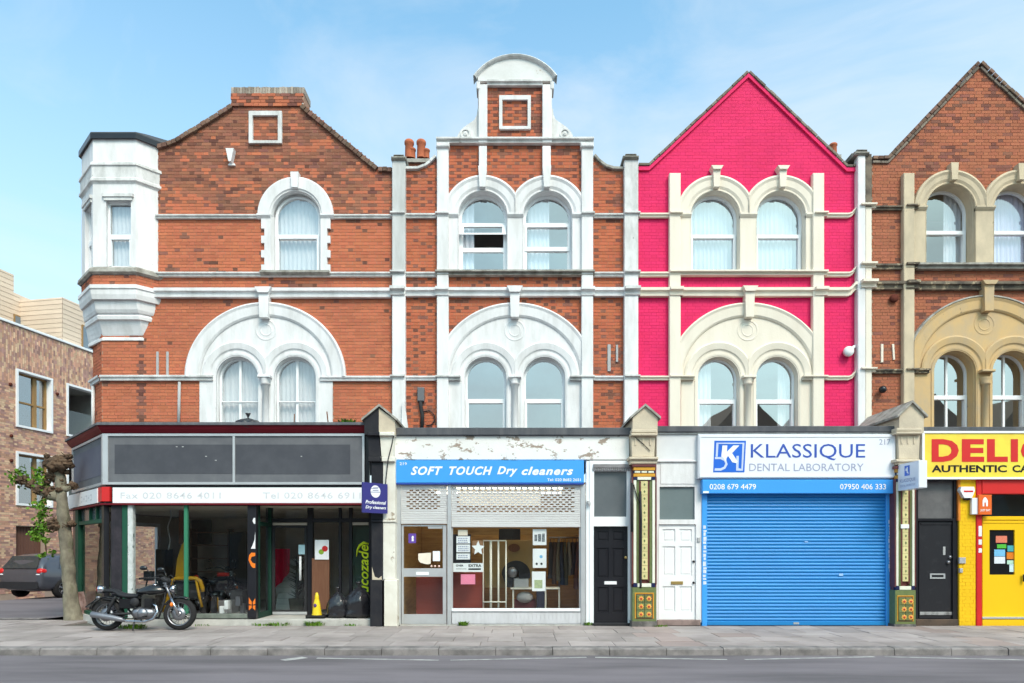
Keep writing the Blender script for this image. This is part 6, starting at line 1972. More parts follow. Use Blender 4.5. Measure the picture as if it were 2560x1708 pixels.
# hanging garments
rg = thing('clothes_rail', 'metal rail holding hanging clothes at the right of the cleaners window', 'rail', (X(1418, DS + 1.6), DS + 1.6, .02))
dr_ = DS + 1.6
b = MB(); b.tube([(X(1372, dr_), dr_, Z(1344, dr_)), (X(1452, dr_), dr_, Z(1344, dr_))], .018, 8); b.tube([(X(1398, dr_), dr_, .03), (X(1398, dr_), dr_, Z(1344, dr_))], .02, 8); b.build('rail_tube', m_silver, rg)
rr = random.Random(3)
cols = ((.05, .05, .06), (.10, .07, .06), (.16, .15, .12), (.04, .05, .08), (.09, .09, .07), (.22, .20, .17), (.05, .04, .05), (.12, .05, .04))
for i in range(8):
    a = X(1376 + i * 9.2, dr_)
    b = MB()
    pts = []
    ln = rr.uniform(.75, 1.15)
    zt_ = Z(1347, dr_)
    vs = []; n_ = 5
    for j in range(n_ + 1):
        f = j / n_
        for s_ in (-1, 1):
            vs.append((a + s_ * (.025 + .02 * f) + .015 * sin(f * 5 + i), dr_ - .22 + .02 * sin(i + f * 3), zt_ - .08 - ln * f))
        for s_ in (1, -1):
            vs.append((a + s_ * (.025 + .02 * f), dr_ + .22, zt_ - .08 - ln * f))
    fs = []
    for j in range(n_):
        for k in range(4):
            fs.append((j * 4 + k, j * 4 + (k + 1) % 4, j * 4 + 4 + (k + 1) % 4, j * 4 + 4 + k))
    b.add(vs, fs + [(0, 1, 2, 3)], 0, True)
    b.tube([(a, dr_, zt_ - .1), (a, dr_, zt_ + .0)], .008, 5)
    o = b.build('hanging_garment', mat('garment_cloth_%d' % i, cols[i], .9))
    tag(settle(o), ('black', 'dark brown', 'grey-olive', 'navy', 'olive', 'pale taupe', 'charcoal', 'rust-brown')[i] + ' garment hanging ' + ('first', 'second', 'third', 'fourth', 'fifth', 'sixth', 'seventh', 'last')[i] + ' from the left on the cleaners rail', 'garment', 'garments on the cleaners rail')
# notices stuck to the glass
b = MB(); b.pbox(1130, 1177, 1336, 1408, DS + .075, .006); o = b.build('notice_board', m_black); tag(settle(o), 'black backing board behind the stacked white opening notices', 'board')
for k, (e, f) in enumerate(((1341, 1359), (1361.5, 1381), (1384, 1399))):
    b = MB(); b.pbox(1141, 1175, e, f, DS + .064, .004); o = b.build('notice_card', m_paper)
    tag(o, ('topmost', 'middle', 'lowest')[k] + ' white card of three on the black board in the cleaners window', 'notice', 'white cards on the black board')
    b = MB()
    rr = random.Random(k)
    for j in range(3 if k < 2 else 2):
        y_ = e + 4 + j * 5
        x_ = 1145
        while x_ < 1169:
            w_ = rr.uniform(2, 5); b.pbox(x_, min(x_ + w_, 1171), y_, y_ + 2.6, DS + .062, .001); x_ += w_ + 1.3
    b.build('print', m_letg, o)
c_ = card('notice_card', 'long white sign with dark letters above the red-brown counter', 'notice', 1133, 1208, 1408, 1430, m_paper, DS + .066, .004)
m_ink = mat('dark_print', (.03, .04, .045), .6)
def print_on(par, body, a, c, e, f, m=None, y=DS + .0625):
    t = text(body, a, c, e, f, DS, m or m_ink, None, y, weight=.03)
    off = Vector(par.location); t.data.transform(Matrix.Translation(-off)); t.parent = par
print_on(c_, 'OVER', 1139, 1158, 1412, 1417)
print_on(c_, 'EXTRA', 1171, 1203, 1411, 1418)
b = MB(); b.pbox(1140, 1166, 1422, 1423, DS + .063, .002); b.pbox(1171, 1202, 1421, 1425, DS + .063, .002); t = b.build('print', m_ink); t.data.transform(Matrix.Translation(-Vector(c_.location))); t.parent = c_
c_ = card('notice_card', 'pink card taped low in the cleaners window', 'notice', 1152, 1188, 1436, 1461, m_pinkp, DS + .064, .004)
card('notice_card', 'cream torn note at the top of the cleaners window', 'notice', 1145, 1169, 1325, 1339, m_paperc, DS + .064, .004)
b = MB(); b.prism([L([(1045, 1384), (1077, 1382), (1076, 1410), (1066, 1411), (1050, 1407), (1045, 1400)])] if False else [L([(1045, 1384), (1077, 1382), (1076, 1410), (1066, 1411), (1050, 1407), (1045, 1400)], DS)], DS + .038, DS + .042); o = b.build('notice_card', m_paperc); tag(settle(o), 'large cream note with a curled corner on the cleaners door', 'notice')
c_ = card('notice_card', 'small white printed slip on the cleaners door, right side', 'notice', 1082, 1100, 1378, 1403, m_paper, DS + .038, .004)
c_ = card('sticker', 'purple square sticker high on the cleaners door', 'sticker', 1021, 1040, 1334, 1358, mat('purple_sticker', (.13, .07, .34), .5), DS + .038, .004)
b = MB(); b.prism([L([(1028, 1353), (1034, 1353), (1033, 1347), (1034, 1342), (1031, 1339), (1028, 1343), (1029, 1348)], DS)], DS + .036, DS + .038); t = b.build('print', m_letw); t.data.transform(Matrix.Translation(-Vector(c_.location))); t.parent = c_
b = MB()
for a in (1078, 1087, 1097):
    b.lathe([(0, 0), (.024, 0), (.024, -.003), (0, -.003)], (X(a, DS), DS + .04, zS(1416)), 'y', 14)
o = b.build('round_stickers', mat('pale_pink_sticker', (.72, .50, .42), .6)); tag(settle(o), 'row of three round pale stickers above the door bar', 'stickers')
st = MB()
spx = [(1195 + r_ * sin(k * pi / 5), 1371 - r_ * cos(k * pi / 5) * 1.15) for k in range(10) for r_ in ((17 if k % 2 == 0 else 8),)]
st.prism([L(spx, DS)], DS + .064, DS + .068); o = st.build('star_notice', m_paper); tag(settle(o), 'white star-shaped notice in the cleaners window', 'notice')
b = MB(); b.pbox(1181, 1208, 1352, 1383, DS + .075, .004); o = b.build('star_backing', mat('brown_print', (.28, .16, .09), .7)); tag(settle(o), 'brown printed card behind the white star notice', 'notice')
for k, (e, f, lab) in enumerate(((1323, 1363, 'top white poster with dark photographs in the cleaners window'), (1372, 1420, 'middle white poster with blue mark and two dark dots'), (1429, 1478, 'lowest white poster with pale green picture'))):
    dx = -2 if k == 2 else 0
    o = card('poster', lab, 'poster', 1332 + dx, 1366 + dx, e, f, m_paper, DS + .064, .004, 'posters in a column in the cleaners window')
    b = MB()
    if k == 0:
        b.pbox(1336, 1343, 1337, 1353, DS + .062, .002); b.pbox(1345, 1353, 1335, 1354, DS + .062, .002); b.pbox(1355, 1362, 1334, 1355, DS + .062, .002); m = mat('dark_photo', (.10, .12, .14), .6, (.35, .36, .38), 40, .8)
    elif k == 1:
        b.lathe([(0, 0), (.034, 0)], (X(1353, DS), DS + .0625, zS(1392)), 'y', 16); m = mat('sky_blue_print', (.18, .45, .72), .6)
    else:
        b.pbox(1336, 1356, 1450, 1471, DS + .062, .002); m = mat('pale_green_print', (.45, .52, .28), .6, (.30, .36, .25), 30, .8)
    t = b.build('print', m); t.data.transform(Matrix.Translation(-Vector(o.location))); t.parent = o
    if k == 1:
        b = MB(); b.lathe([(0, 0), (.025, 0)], (X(1342, DS), DS + .0625, zS(1410)), 'y', 14); b.lathe([(0, 0), (.025, 0)], (X(1354, DS), DS + .0625, zS(1410)), 'y', 14)
        t = b.build('print_dots', m_ink); t.data.transform(Matrix.Translation(-Vector(o.location))); t.parent = o

# ================================================================== things at the corner shop
# brown board and poster
slab_thing('timber_board', 'tall brown timber board leaning in the corner shop doorway', 'board', 779, 823, 1396, 1524, DS + .72, .03, m_wood)
o = card('poster', 'white poster with red and green fruit picture above the timber board', 'poster', 787, 822, 1350, 1399, m_paper, DS + .70, .004)
b = MB()
dpo = DS + .698
b.lathe([(0, 0), (.065, 0)], (X(812, dpo), dpo, Z(1372, dpo)), 'y', 18)
t = b.build('print_red', mat('red_print', (.62, .04, .04), .6, (.40, .02, .03), 30, .6)); t.data.transform(Matrix.Translation(-Vector(o.location))); t.parent = o
b = MB(); b.lathe([(0, 0), (.06, 0)], (X(803, dpo), dpo + .001, Z(1380, dpo)), 'y', 9); t = b.build('print_green', mat('green_print', (.30, .45, .05), .6, (.10, .25, .04), 30, .7)); t.data.transform(Matrix.Translation(-Vector(o.location))); t.parent = o
# yellow cone
dcn = DS + .25
t = thing('floor_cone', 'yellow plastic warning cone with black base on the shop step', 'cone', (X(792, dcn), dcn, .126))
b = MB()
prof = [(.115, .05), (.10, .10), (.085, .22), (.062, .36), (.045, .42), (.05, .44), (.045, .47), (.036, .49), (.028, .53), (.0, .545)]
vs = []; fs = []
for r_, h_ in prof:
    for k in range(14):
        q_ = 2 * pi * k / 14
        vs.append((X(792, dcn) + r_ * cos(q_), dcn + r_ * .85 * sin(q_), .126 + h_))
for i in range(len(prof) - 1):
    for k in range(14):
        fs.append((i * 14 + k, i * 14 + (k + 1) % 14, (i + 1) * 14 + (k + 1) % 14, (i + 1) * 14 + k))
b.add(vs, fs, 0, True); b.build('cone_body', mat('yellow_plastic', (.85, .60, .02), .35), t)
b = MB(); b.bev(X(792, dcn) - .20, X(792, dcn) + .20, dcn - .17, dcn + .17, .126, .19, .03); b.build('base', m_tyre, t)
b = MB(); b.ellipsoid((X(790, dcn), dcn - .07, .126 + .27), (.035, .012, .04), 10, 6); b.build('sticker', mat('purple_mark', (.12, .06, .22), .5), t)
# bin bags
def bin_bag(x, y, z, r, h, lab, seed, grp=None, flat=False):
    t = thing('bin_bag', lab, 'bin bag', (x, y, z), 0, grp)
    b = MB()
    nu, nv = 36, 24
    vs = []; fs = []
    for i in range(nv + 1):
        f = i / nv
        rad = r * (min(1, (f * 6 + .35)) ** .5) * (1 - max(0, (f - .45) / .55) ** 2.2 * .93)
        zz = h * f
        for k in range(nu):
            q_ = 2 * pi * k / nu
            pv = Vector((cos(q_) * 2.2, sin(q_) * 2.2, f * 3 + seed))
            d_ = noise.noise(pv) * .13 + noise.noise(pv * 2.3) * .07 + abs(noise.noise(Vector((q_ * 2.4, f * 2.2, seed)))) * -.10 * f
            rr_ = rad * (1 + d_ * (1 if f < .9 else .3))
            vs.append((x + rr_ * cos(q_), y + rr_ * sin(q_) * .8, z + zz + noise.noise(pv * 1.5) * .015))
    for i in range(nv):
        for k in range(nu):
            fs.append((i * nu + k, i * nu + (k + 1) % nu, (i + 1) * nu + (k + 1) % nu, (i + 1) * nu + k))
    fs.append(tuple(reversed(range(nu))))
    b.add(vs, fs, 0, True)
    b.build('sack', m_bag, t)
    b = MB()
    b.lathe([(r * .07, 0), (r * .05, .03), (r * .18, .09), (r * .22, .12), (r * .05, .10)], (x, y, z + h - .01), 'z', 9)
    b.build('tied_neck', m_bag, t)
    return t
dbg = DS + .3
bin_bag(X(845, dbg), dbg, .126, .24, .55, 'smaller black bin bag on the shop step beside the yellow cone', 1.3)
bin_bag(X(897, dbg), dbg, .126, .30, .66, 'larger black bin bag on the shop step against the black pier', 5.1)
dsr = DS + .3
t = bin_bag(X(620, dsr), dsr, zS(1063), .26, .20, 'slumped grey-black bin bag on the shop roof under the arched window', 8.7)
b = MB(); b.ellipsoid((X(718, dsr), dsr, zS(1059)), (.09, .08, .07), 12, 8); b.lathe([(.09, -.06), (.09, .02)], (X(718, dsr), dsr, zS(1062)), 'z', 12); o = b.build('blue_tub', mat('blue_plastic', (.03, .30, .70), .4)); tag(settle(o), 'small blue plastic tub on the shop roof below the window', 'tub')
b = MB(); b.tube([(X(735, dsr), dsr, zS(1066)), (X(736, dsr), dsr, zS(1028))], .012, 6); o = b.build('stick', m_wood); tag(settle(o), 'thin brown stick upright on the shop roof before the right window', 'stick')
b = MB(); b.tube([(X(822, dsr), dsr, zS(1066)), (X(817, dsr), dsr, zS(1022))], .014, 6); o = b.build('stick', m_wood); tag(settle(o), 'thin stick upright on the shop roof beside the window jamb', 'stick')
# weeds
def leaf_blades(b, x, y, z, n, r, h, rnd, wide=.012):
    for i in range(n):
        a = rnd.uniform(0, 2 * pi); l_ = h * rnd.uniform(.5, 1.1); o_ = r * rnd.random() ** .5
        bx_, by_ = x + o_ * cos(a), y + o_ * sin(a) * .5
        lean = rnd.uniform(.1, .7) * l_; w = wide * rnd.uniform(.6, 1.4)
        ta, tb_ = cos(a), sin(a)
        px_, py_ = -tb_ * w, ta * w
        m_ = (bx_ + ta * lean * .35, by_ + tb_ * lean * .35, z + l_ * .65)
        e_ = (bx_ + ta * lean, by_ + tb_ * lean, z + l_)
        b.add([(bx_ - px_ * .5, by_ - py_ * .5, z), (bx_ + px_ * .5, by_ + py_ * .5, z), (m_[0] + px_, m_[1] + py_, m_[2]), (m_[0] - px_, m_[1] - py_, m_[2]), e_], [(0, 1, 2, 3), (3, 2, 4)])
rw = random.Random(5)
def weed(px, py_or_z, d, n, r, h, lab, roof=False, wide=.012):
    b = MB(); leaf_blades(b, X(px, d), d, py_or_z, n, r, h, rw, wide); o = b.build('weed', m_leaf); tag(settle(o), lab, 'weed')
weed(868, zS(1066), dsr, 110, .16, .20, 'bright green weed on the shop roof beside the black gablet', wide=.03)
weed(827, zS(1066), dsr, 50, .13, .12, 'low weed at the foot of the stick on the shop roof', wide=.022)
weed(893, zS(1066), dsr, 40, .10, .10, 'small weed on the shop roof touching the black pier', wide=.02)
dstp = DS - .12
weed(656, 0, dstp, 60, .22, .06, 'short grass tuft along the step edge left of the doorway')
weed(697, 0, dstp, 90, .25, .08, 'grass tuft along the step edge below the shop door')
weed(785, 0, dstp, 130, .22, .11, 'largest grass tuft along the step edge below the yellow cone')
weed(880, 0, dstp, 40, .2, .05, 'sparse grass along the step edge below the bin bags')
weed(1158, 0, DS - .08, 110, .10, .09, 'bright grass tuft at the foot of the grey ribbed riser')
weed(330, 0, 13.75, 150, .30, .09, 'grass patch on the pavement behind the motorbike')
weed(1470, 0, DS - .05, 40, .09, .07, 'grass tuft at the white post beside the black door')
weed(1650, 0, DS - .3, 50, .16, .04, 'moss and grass at the foot of the tiled pier by the white door')
weed(480, 0, DS - .12, 70, .4, .05, 'thin grass along the stall riser right of the motorbike')

# clutter seen through the corner shop window
dy = DS + 1.0
t = thing('yellow_frame_machine', 'yellow tube-framed machine with tapered yellow back behind the shop window', 'machine', (X(460, dy), dy, .1))
m_ymach = mat('yellow_machine_paint', (.38, .21, .012), .45, (.28, .15, .01), 3, .6)
b = MB()
b.tube([(X(a, dy), dy, Z(c, dy)) for a, c in ((410, 1530), (424, 1480), (430, 1452), (440, 1446), (490, 1446), (500, 1452), (506, 1470), (507, 1480))], .045, 10)
b.tube([(X(a, dy), dy, Z(c, dy)) for a, c in ((490, 1448), (498, 1490), (505, 1518))], .03, 8)
b.build('tube_frame', m_ymach, t)
b = MB(); b.prism([L([(438, 1443), (462, 1443), (462, 1352), (454, 1362), (442, 1400)], dy + .1)], dy + .1, dy + .2, 0, True); b.build('back_panel', m_ymach, t)
b = MB(); b.bbox(432, 496, 1455, 1500, dy + .08, .35, .03); b.build('body', m_iron, t)
for a in (425, 498):
    b = MB(); b.lathe([(.05, -.06), (.20, -.06), (.22, 0), (.20, .06), (.05, .06)], (X(a, dy), dy + .3, .32), 'x', 18); b.build('wheel', m_tyre, t)
b = MB(); b.lathe([(.03, -.07), (.16, -.07), (.21, -.04), (.21, .04), (.16, .07), (.03, .07)], (0, 0, 0), 'x', 20)
o = b.build('wheel', m_tyre); o.location = (X(535, DS + 1.3), DS + 1.3, .33); o.rotation_euler = (0, 0, radians(25)); tag(o, 'black tyre with yellow rim lying behind the shop window', 'wheel')
b = MB(); b.lathe([(.10, .05), (.17, .075), (.17, .085), (.10, .085)], (0, 0, 0), 'x', 20); b.build('rim', m_ymach, o)
o = slab_thing('board', 'dark grey board on the back wall of the corner shop', 'board', 478, 528, 1300, 1360, 20.15, .04, m_iron)
slab_thing('cabinet', 'dark cabinet against the back wall of the corner shop', 'cabinet', 575, 615, 1330, 1500, 19.6, .5, mat('dark_cabinet', (.05, .045, .04), .6))
for (a, w, hh_, dd_, col, lab) in ((360, .5, .45, 1.6, (.12, .11, .10), 'grey crate on the shop floor behind the corner window'), (560, .35, .3, 1.5, (.25, .25, .26), 'pale box on the shop floor near the dark post'), (590, .3, .5, 2.2, (.10, .09, .09), 'dark box on the shop floor beside the pale box'),
                                   (400, .25, 1.5, 3.2, (.05, .045, .045), 'tall dark stand at the middle of the corner shop')):
    d = DS + dd_
    b = MB(); b.bev(X(a, d) - w / 2, X(a, d) + w / 2, d, d + .4, .1, .1 + hh_, .02); o = b.build('crate', mat('crate_%d' % a, col, .7)); tag(settle(o), lab, 'crate')
# red cloth and white stack inside doorway
b = MB(); d = DS + 2.2
vs = []
for i in range(13):
    f = i / 12
    vs += [(X(668 + 58 * f, d), d + .05 * sin(i * 1.9), Z(1372, d)), (X(668 + 58 * f, d), d + .07 * sin(i * 1.9 + .4), Z(1474 - 50 * f * f, d))]
b.add(vs, [(2 * i, 2 * i + 1, 2 * i + 3, 2 * i + 2) for i in range(12)], 0, True); o = b.build('red_cloth', mat('crimson_cloth', (.36, .012, .035), .8)); tag(settle(o), 'crimson cloth hanging inside the corner shop doorway', 'cloth')
b = MB()
for i in range(9):
    b.box(X(690, d + .4) + .02 * (i % 3), X(745, d + .4) - .015 * (i % 2), d + .4, d + .9, .1 + i * .14, .1 + i * .14 + .132)
o = b.build('carton_stack', mat('pale_grey_carton', (.40, .42, .40), .8)); tag(settle(o), 'stack of pale flat cartons inside the doorway behind the red cloth', 'cartons')
b = MB(); 
for i in range(60):
    a_ = rw.uniform(0, 2 * pi); r_ = rw.uniform(.05, .28); z_ = .5 + rw.random() * .95
    b.tube([(X(742, d), d, z_ - .1), (X(742, d) + r_ * cos(a_), d + r_ * sin(a_), z_)], [.012, .004], 4)
b.lathe([(.16, .1), (.2, .4), (0.03, .42), (.03, 1.2)], (X(742, d), d, 0), 'z', 12)
o = b.build('potted_plant', mat('dark_plant', (.035, .04, .025), .8)); tag(settle(o), 'dark spiky plant in a pot behind the shop door', 'plant')

# ================================================================== motorbike
def make_bike(loc, rz, label):
    t = thing('motorbike', label, 'motorbike', loc, rz)
    ORI[t.name] = (0, 0, 0)
    R = .315
    xr, xf = -.69, .69
    def wheel(x, r, tw, nm):
        b = MB()
        pr_ = [(r - .085, -tw), (r - .03, -tw * 1.05), (r - .008, -tw * .75), (r, -tw * .25), (r, tw * .25), (r - .008, tw * .75), (r - .03, tw * 1.05), (r - .085, tw)]
        b.lathe(pr_, (x, 0, r), 'y', 40); ty = b.build('tyre', m_tyre, t)
        b = MB(); b.lathe([(r - .085, -tw * .8), (r - .105, -tw * .7), (r - .10, 0), (r - .105, tw * .7), (r - .085, tw * .8)], (x, 0, r), 'y', 36); b.build('rim', m_silver, ty)
        return ty
    w1 = wheel(xr, .305, .062, 'rear'); w2 = wheel(xf, .315, .052, 'front')
    for w, x, r in ((w1, xr, .305), (w2, xf, .315)):
        b = MB()
        ns = 18
        for k in range(ns):
            q_ = 2 * pi * k / ns
            s_ = -.03 if k % 2 else .03
            b.tube([(x + .03 * cos(q_ + .5), s_, r + .03 * sin(q_ + .5)), (x + (r - .1) * cos(q_), 0, r + (r - .1) * sin(q_))], .004, 4, caps=False)
        b.lathe([(0, -.06), (.035, -.06), (.05, -.04), (.04, 0), (.05, .04), (.035, .06), (0, .06)], (x, 0, r), 'y', 16)
        b.build('spokes', m_chrome, w)
        b = MB(); b.lathe([(.05, -.065), (.13, -.065), (.13, -.06), (.05, -.06)], (x, 0, r), 'y', 28)
        b.build('brake_disc', m_silver, w)
    # fenders
    def fender(x, r, a0, a1, w, nm, m):
        b = MB(); vs = []; fs = []; n_ = 14
        for i in range(n_ + 1):
            q_ = a0 + (a1 - a0) * i / n_
            for j in range(7):
                u = -1 + 2 * j / 6
                rr_ = r + .028 * (1 - u * u) - .015
                vs.append((x + rr_ * cos(q_), u * w, .31 + rr_ * sin(q_)))
        for i in range(n_):
            for j in range(6):
                fs.append((i * 7 + j, i * 7 + j + 1, (i + 1) * 7 + j + 1, (i + 1) * 7 + j))
        b.add(vs, fs, 0, True); o = b.build(nm, m, t)
        md = o.modifiers.new('s', 'SOLIDIFY'); md.thickness = .006
        return o
    fender(xr, .355, radians(25), radians(165), .095, 'rear_mudguard', m_bikeblk)
    ff = fender(xf, .345, radians(62), radians(150), .075, 'front_mudguard', m_bikeblk)
    # fork
    b = MB()
    for s_ in (-1, 1):
        b.tube([(xf, s_ * .085, .315), (.545, s_ * .085, .62)], .030, 10)
    b.build('fork_lower', m_chrome, t)
    b = MB()
    for s_ in (-1, 1):
        b.tube([(.555, s_ * .085, .60), (.415, s_ * .085, .92)], .022, 10)
    b.bev(.40, .47, -.11, .11, .84, .88, .01); b.bev(.385, .45, -.11, .11, .90, .93, .01)
    b.build('fork_tube', m_silver, t)
    # frame
    b = MB()
    b.tube([(.42, 0, .88), (.10, 0, .74), (-.30, 0, .66), (-.62, 0, .68)], .028, 8)
    b.tube([(.43, 0, .84), (.36, 0, .50), (.28, 0, .24), (-.15, 0, .22), (-.30, 0, .40), (-.32, 0, .66)], .024, 8)
    for s_ in (-1, 1):
        b.tube([(xr, s_ * .10, .305), (-.20, s_ * .09, .33)], .024, 8)
        b.tube([(xr + .05, s_ * .115, .33), (-.50, s_ * .12, .66)], .022, 8)
        b.tube([(-.30, s_ * .07, .60), (-.62, s_ * .08, .60), (-.85, s_ * .06, .63)], .018, 8)
    b.build('frame', m_iron, t)
    b = MB()
    for s_ in (-1, 1):
        pts = [Vector((xr + .05, s_ * .125, .36)).lerp(Vector((-.51, s_ * .13, .64)), k / 30) for k in range(31)]
        b.tube(pts, [.032 if k % 2 else .024 for k in range(31)], 8)
    b.build('shock_absorber', m_iron, t)
    # tank
    b = MB()
    def tk(v):
        x_ = v.x
        f = 1 - .35 * max(0, -x_) - .10 * max(0, x_)
        zz = v.z * (1 if v.z > 0 else .55)
        return Vector((v.x, v.y * f, zz * (1 - .25 * max(0, -x_)) + .10 * x_))
    b.ellipsoid((.13, 0, .755), (.295, .135, .135), 24, 14, fn=tk); b.build('fuel_tank', m_bikeblk, t)
    b = MB(); b.lathe([(0, .02), (.035, .018), (.04, 0)], (.19, 0, .885), 'z', 14); b.build('filler_cap', m_chrome, t)
    # seat: low rider seat with raised tail
    b = MB(); vs = []; fs = []
    st_ = [(-.10, .665, .085, .05), (-.18, .66, .12, .055), (-.32, .665, .155, .06), (-.44, .69, .15, .06), (-.50, .735, .13, .055), (-.58, .765, .115, .05), (-.70, .77, .105, .045), (-.80, .755, .09, .035)]
    for x_, z_, w_, h_ in st_:
        for k in range(12):
            q_ = 2 * pi * k / 12
            vs.append((x_, w_ * cos(q_), z_ + h_ * sin(q_) * (1 if sin(q_) > 0 else .8)))
    for i in range(len(st_) - 1):
        for k in range(12):
            fs.append((i * 12 + k, (i + 1) * 12 + k, (i + 1) * 12 + (k + 1) % 12, i * 12 + (k + 1) % 12))
    fs += [tuple(reversed(range(12))), tuple(range((len(st_) - 1) * 12, len(st_) * 12))]
    b.add(vs, [tuple(reversed(f)) for f in fs], 0, True); b.build('seat', m_seat, t)
    # side panel, battery box
    for s_ in (-1, 1):
        b = MB(); b.bev(-.44, -.12, s_ * .10 - .02, s_ * .10 + .02, .42, .62, .015); b.build('side_panel', m_bikeblk, t)
    # engine
    b = MB()
    b.ellipsoid((.06, 0, .33), (.20, .13, .13), 18, 10); b.ellipsoid((-.10, 0, .34), (.14, .12, .12), 16, 10)
    b.lathe([(0, -.16), (.085, -.155), (.10, -.12), (.10, .12), (.085, .155), (0, .16)], (.02, 0, .33), 'y', 20)
    en = b.build('engine', m_silver, t)
    b = MB()
    for i in range(9):
        z_ = .42 + i * .022
        b.box(.0 + .012 * i * .3, .17 + .012 * i * .3, -.095, .095, z_, z_ + .011)
    b.box(.03, .16, -.07, .07, .42, .62)
    b.build('cylinder_fins', m_iron, en)
    b = MB(); b.lathe([(0, -.165), (.07, -.16), (.085, -.13), (.085, -.12)], (-.13, 0, .55), 'y', 18); b.build('air_filter', m_iron, en)
    # exhaust
    b = MB()
    b.tube([(.17, -.07, .52), (.27, -.10, .47), (.31, -.12, .36), (.24, -.14, .22), (.08, -.15, .17), (-.25, -.155, .18), (-.33, -.16, .20)], .024, 10); ex = b.build('exhaust_pipe', m_chrome, t)
    b = MB(); b.tube([(-.28, -.16, .19), (-.36, -.165, .215), (-.50, -.17, .245), (-.72, -.17, .285), (-.915, -.17, .32), (-.925, -.17, .322)], [.03, .045, .056, .058, .058, .04], 14); b.build('silencer', mat('brushed_silencer', (.24, .245, .27), .42, metal=.6), ex)
    # bars
    b = MB()
    b.tube([(.10, -.40, 1.0), (.20, -.36, 1.01), (.36, -.22, 1.02), (.40, -.10, .95), (.40, .10, .95), (.36, .22, 1.02), (.20, .36, 1.01), (.10, .40, 1.0)], .014, 8); hb_ = b.build('handlebar', m_iron, t)
    for s_ in (-1, 1):
        b = MB(); b.tube([(.07, s_ * .41, .998), (.19, s_ * .365, 1.01)], .020, 8); b.build('grip', m_tyre, hb_)
        b = MB(); b.tube([(.27, s_ * .30, 1.02), (.24, s_ * .34, 1.12), (.18, s_ * .36, 1.19)], .008, 6); b.ellipsoid((.13, s_ * .37, 1.205), (.075, .03, .045), 12, 8); b.build('mirror', m_bikeblk, hb_)
    b = MB(); b.lathe([(0, -.03), (.055, -.03), (.06, 0), (.05, .04), (0, .05)], (.36, 0, 1.0), 'z', 16); b.ellipsoid((.42, 0, .96), (.08, .09, .06), 12, 8); b.build('instrument_pod', m_iron, t)
    # lamps
    b = MB(); b.lathe([(.0, -.10), (.05, -.09), (.085, -.04), (.09, .03), (.08, .035)], (.56, 0, .80), 'x', 20); hl = b.build('headlamp', m_chrome, t)
    b = MB(); b.lathe([(.08, .03), (.05, .05), (0, .055)], (.56, 0, .80), 'x', 20); b.build('lens', m_cargl, hl)
    b = MB(); b.lathe([(.0, .09), (.06, .08), (.08, .02), (.08, -.02)], (-.83, -.05, .80), 'x', 18); tl = b.build('tail_lamp', m_chrome, t)
    b = MB(); b.lathe([(.075, -.02), (.05, -.05), (0, -.055)], (-.83, -.05, .80), 'x', 18); b.build('lens', m_redlens, tl)
    for s_ in (-1, 1):
        b = MB(); b.ellipsoid((.575, s_ * .13, .50), (.03, .03, .045), 10, 7); b.tube([(.56, s_ * .09, .50), (.57, s_ * .12, .50)], .01, 6); b.build('front_indicator', m_orange, t)
        b = MB(); b.ellipsoid((-.80, s_ * .17, .64), (.045, .03, .03), 10, 7); b.tube([(-.78, s_ * .08, .64), (-.79, s_ * .15, .64)], .01, 6); b.build('rear_indicator', m_silver, t)
    b = MB(); vs = [(-.90, -.06, .62), (-.90, .06, .62), (-1.09, .09, .46), (-1.09, -.09, .46)]
    b.add(vs + [(a + .01, c, e - .012) for a, c, e in vs], [(0, 1, 2, 3), (7, 6, 5, 4), (0, 3, 7, 4), (1, 5, 6, 2), (2, 6, 7, 3), (0, 4, 5, 1)]); b.build('number_plate_holder', m_bikeblk, t)
    b = MB(); b.tube([(-.05, -.14, .23), (.05, -.20, .20)], .012, 6); b.tube([(-.12, -.12, .22), (-.06, -.30, .02), (-.04, -.33, .012)], .014, 6); b.build('side_stand', m_iron, t)
    b = MB()
    for (x_, y_) in ((.10, -.2), (-.28, -.17)):
        b.tube([(x_, y_ + .08, .27), (x_, y_ - .06, .27)], .016, 6)
    b.build('foot_peg', m_tyre, t)
    return t
dk_ = 13.42
bike = make_bike((X(359, dk_), dk_, 0.004), radians(2), 'black cruiser motorbike parked on the pavement by the corner shop')
bike.rotation_euler = (radians(-4), 0, radians(3))
bk2 = copy_tree(bike)
bk2.location = (X(545, DS + 3.0), DS + 3.0, .104)
bk2.rotation_euler = (0, 0, radians(75))
bk2['label'] = 'dim motorbike standing inside the corner shop behind the glass'
bike['group'] = bk2['group'] = 'motorbikes at the corner shop'

# ================================================================== street tree
TDp = 15.45
t = thing('street_tree', 'pollarded street tree with knobbly knuckles and sparse green shoots', 'tree', (X(184, TDp), TDp, 0))
tp = lambda a, c, o=0.0: Vector((X(a, TDp), TDp + o, Z(c, TDp)))
rt = random.Random(21)
b = MB()
pts = [(186, 1560, 26), (184, 1545, 23.5), (178, 1510, 19), (174, 1470, 17.5), (170, 1420, 17), (165, 1360, 16.5), (160, 1310, 15.5), (156, 1265, 14.5), (153, 1225, 13.5), (150, 1195, 13), (148, 1172, 12)]
P_ = [tp(a, c) for a, c, r_ in pts]; Rr = [r_ * .92 * TDp / F for *_, r_ in pts]
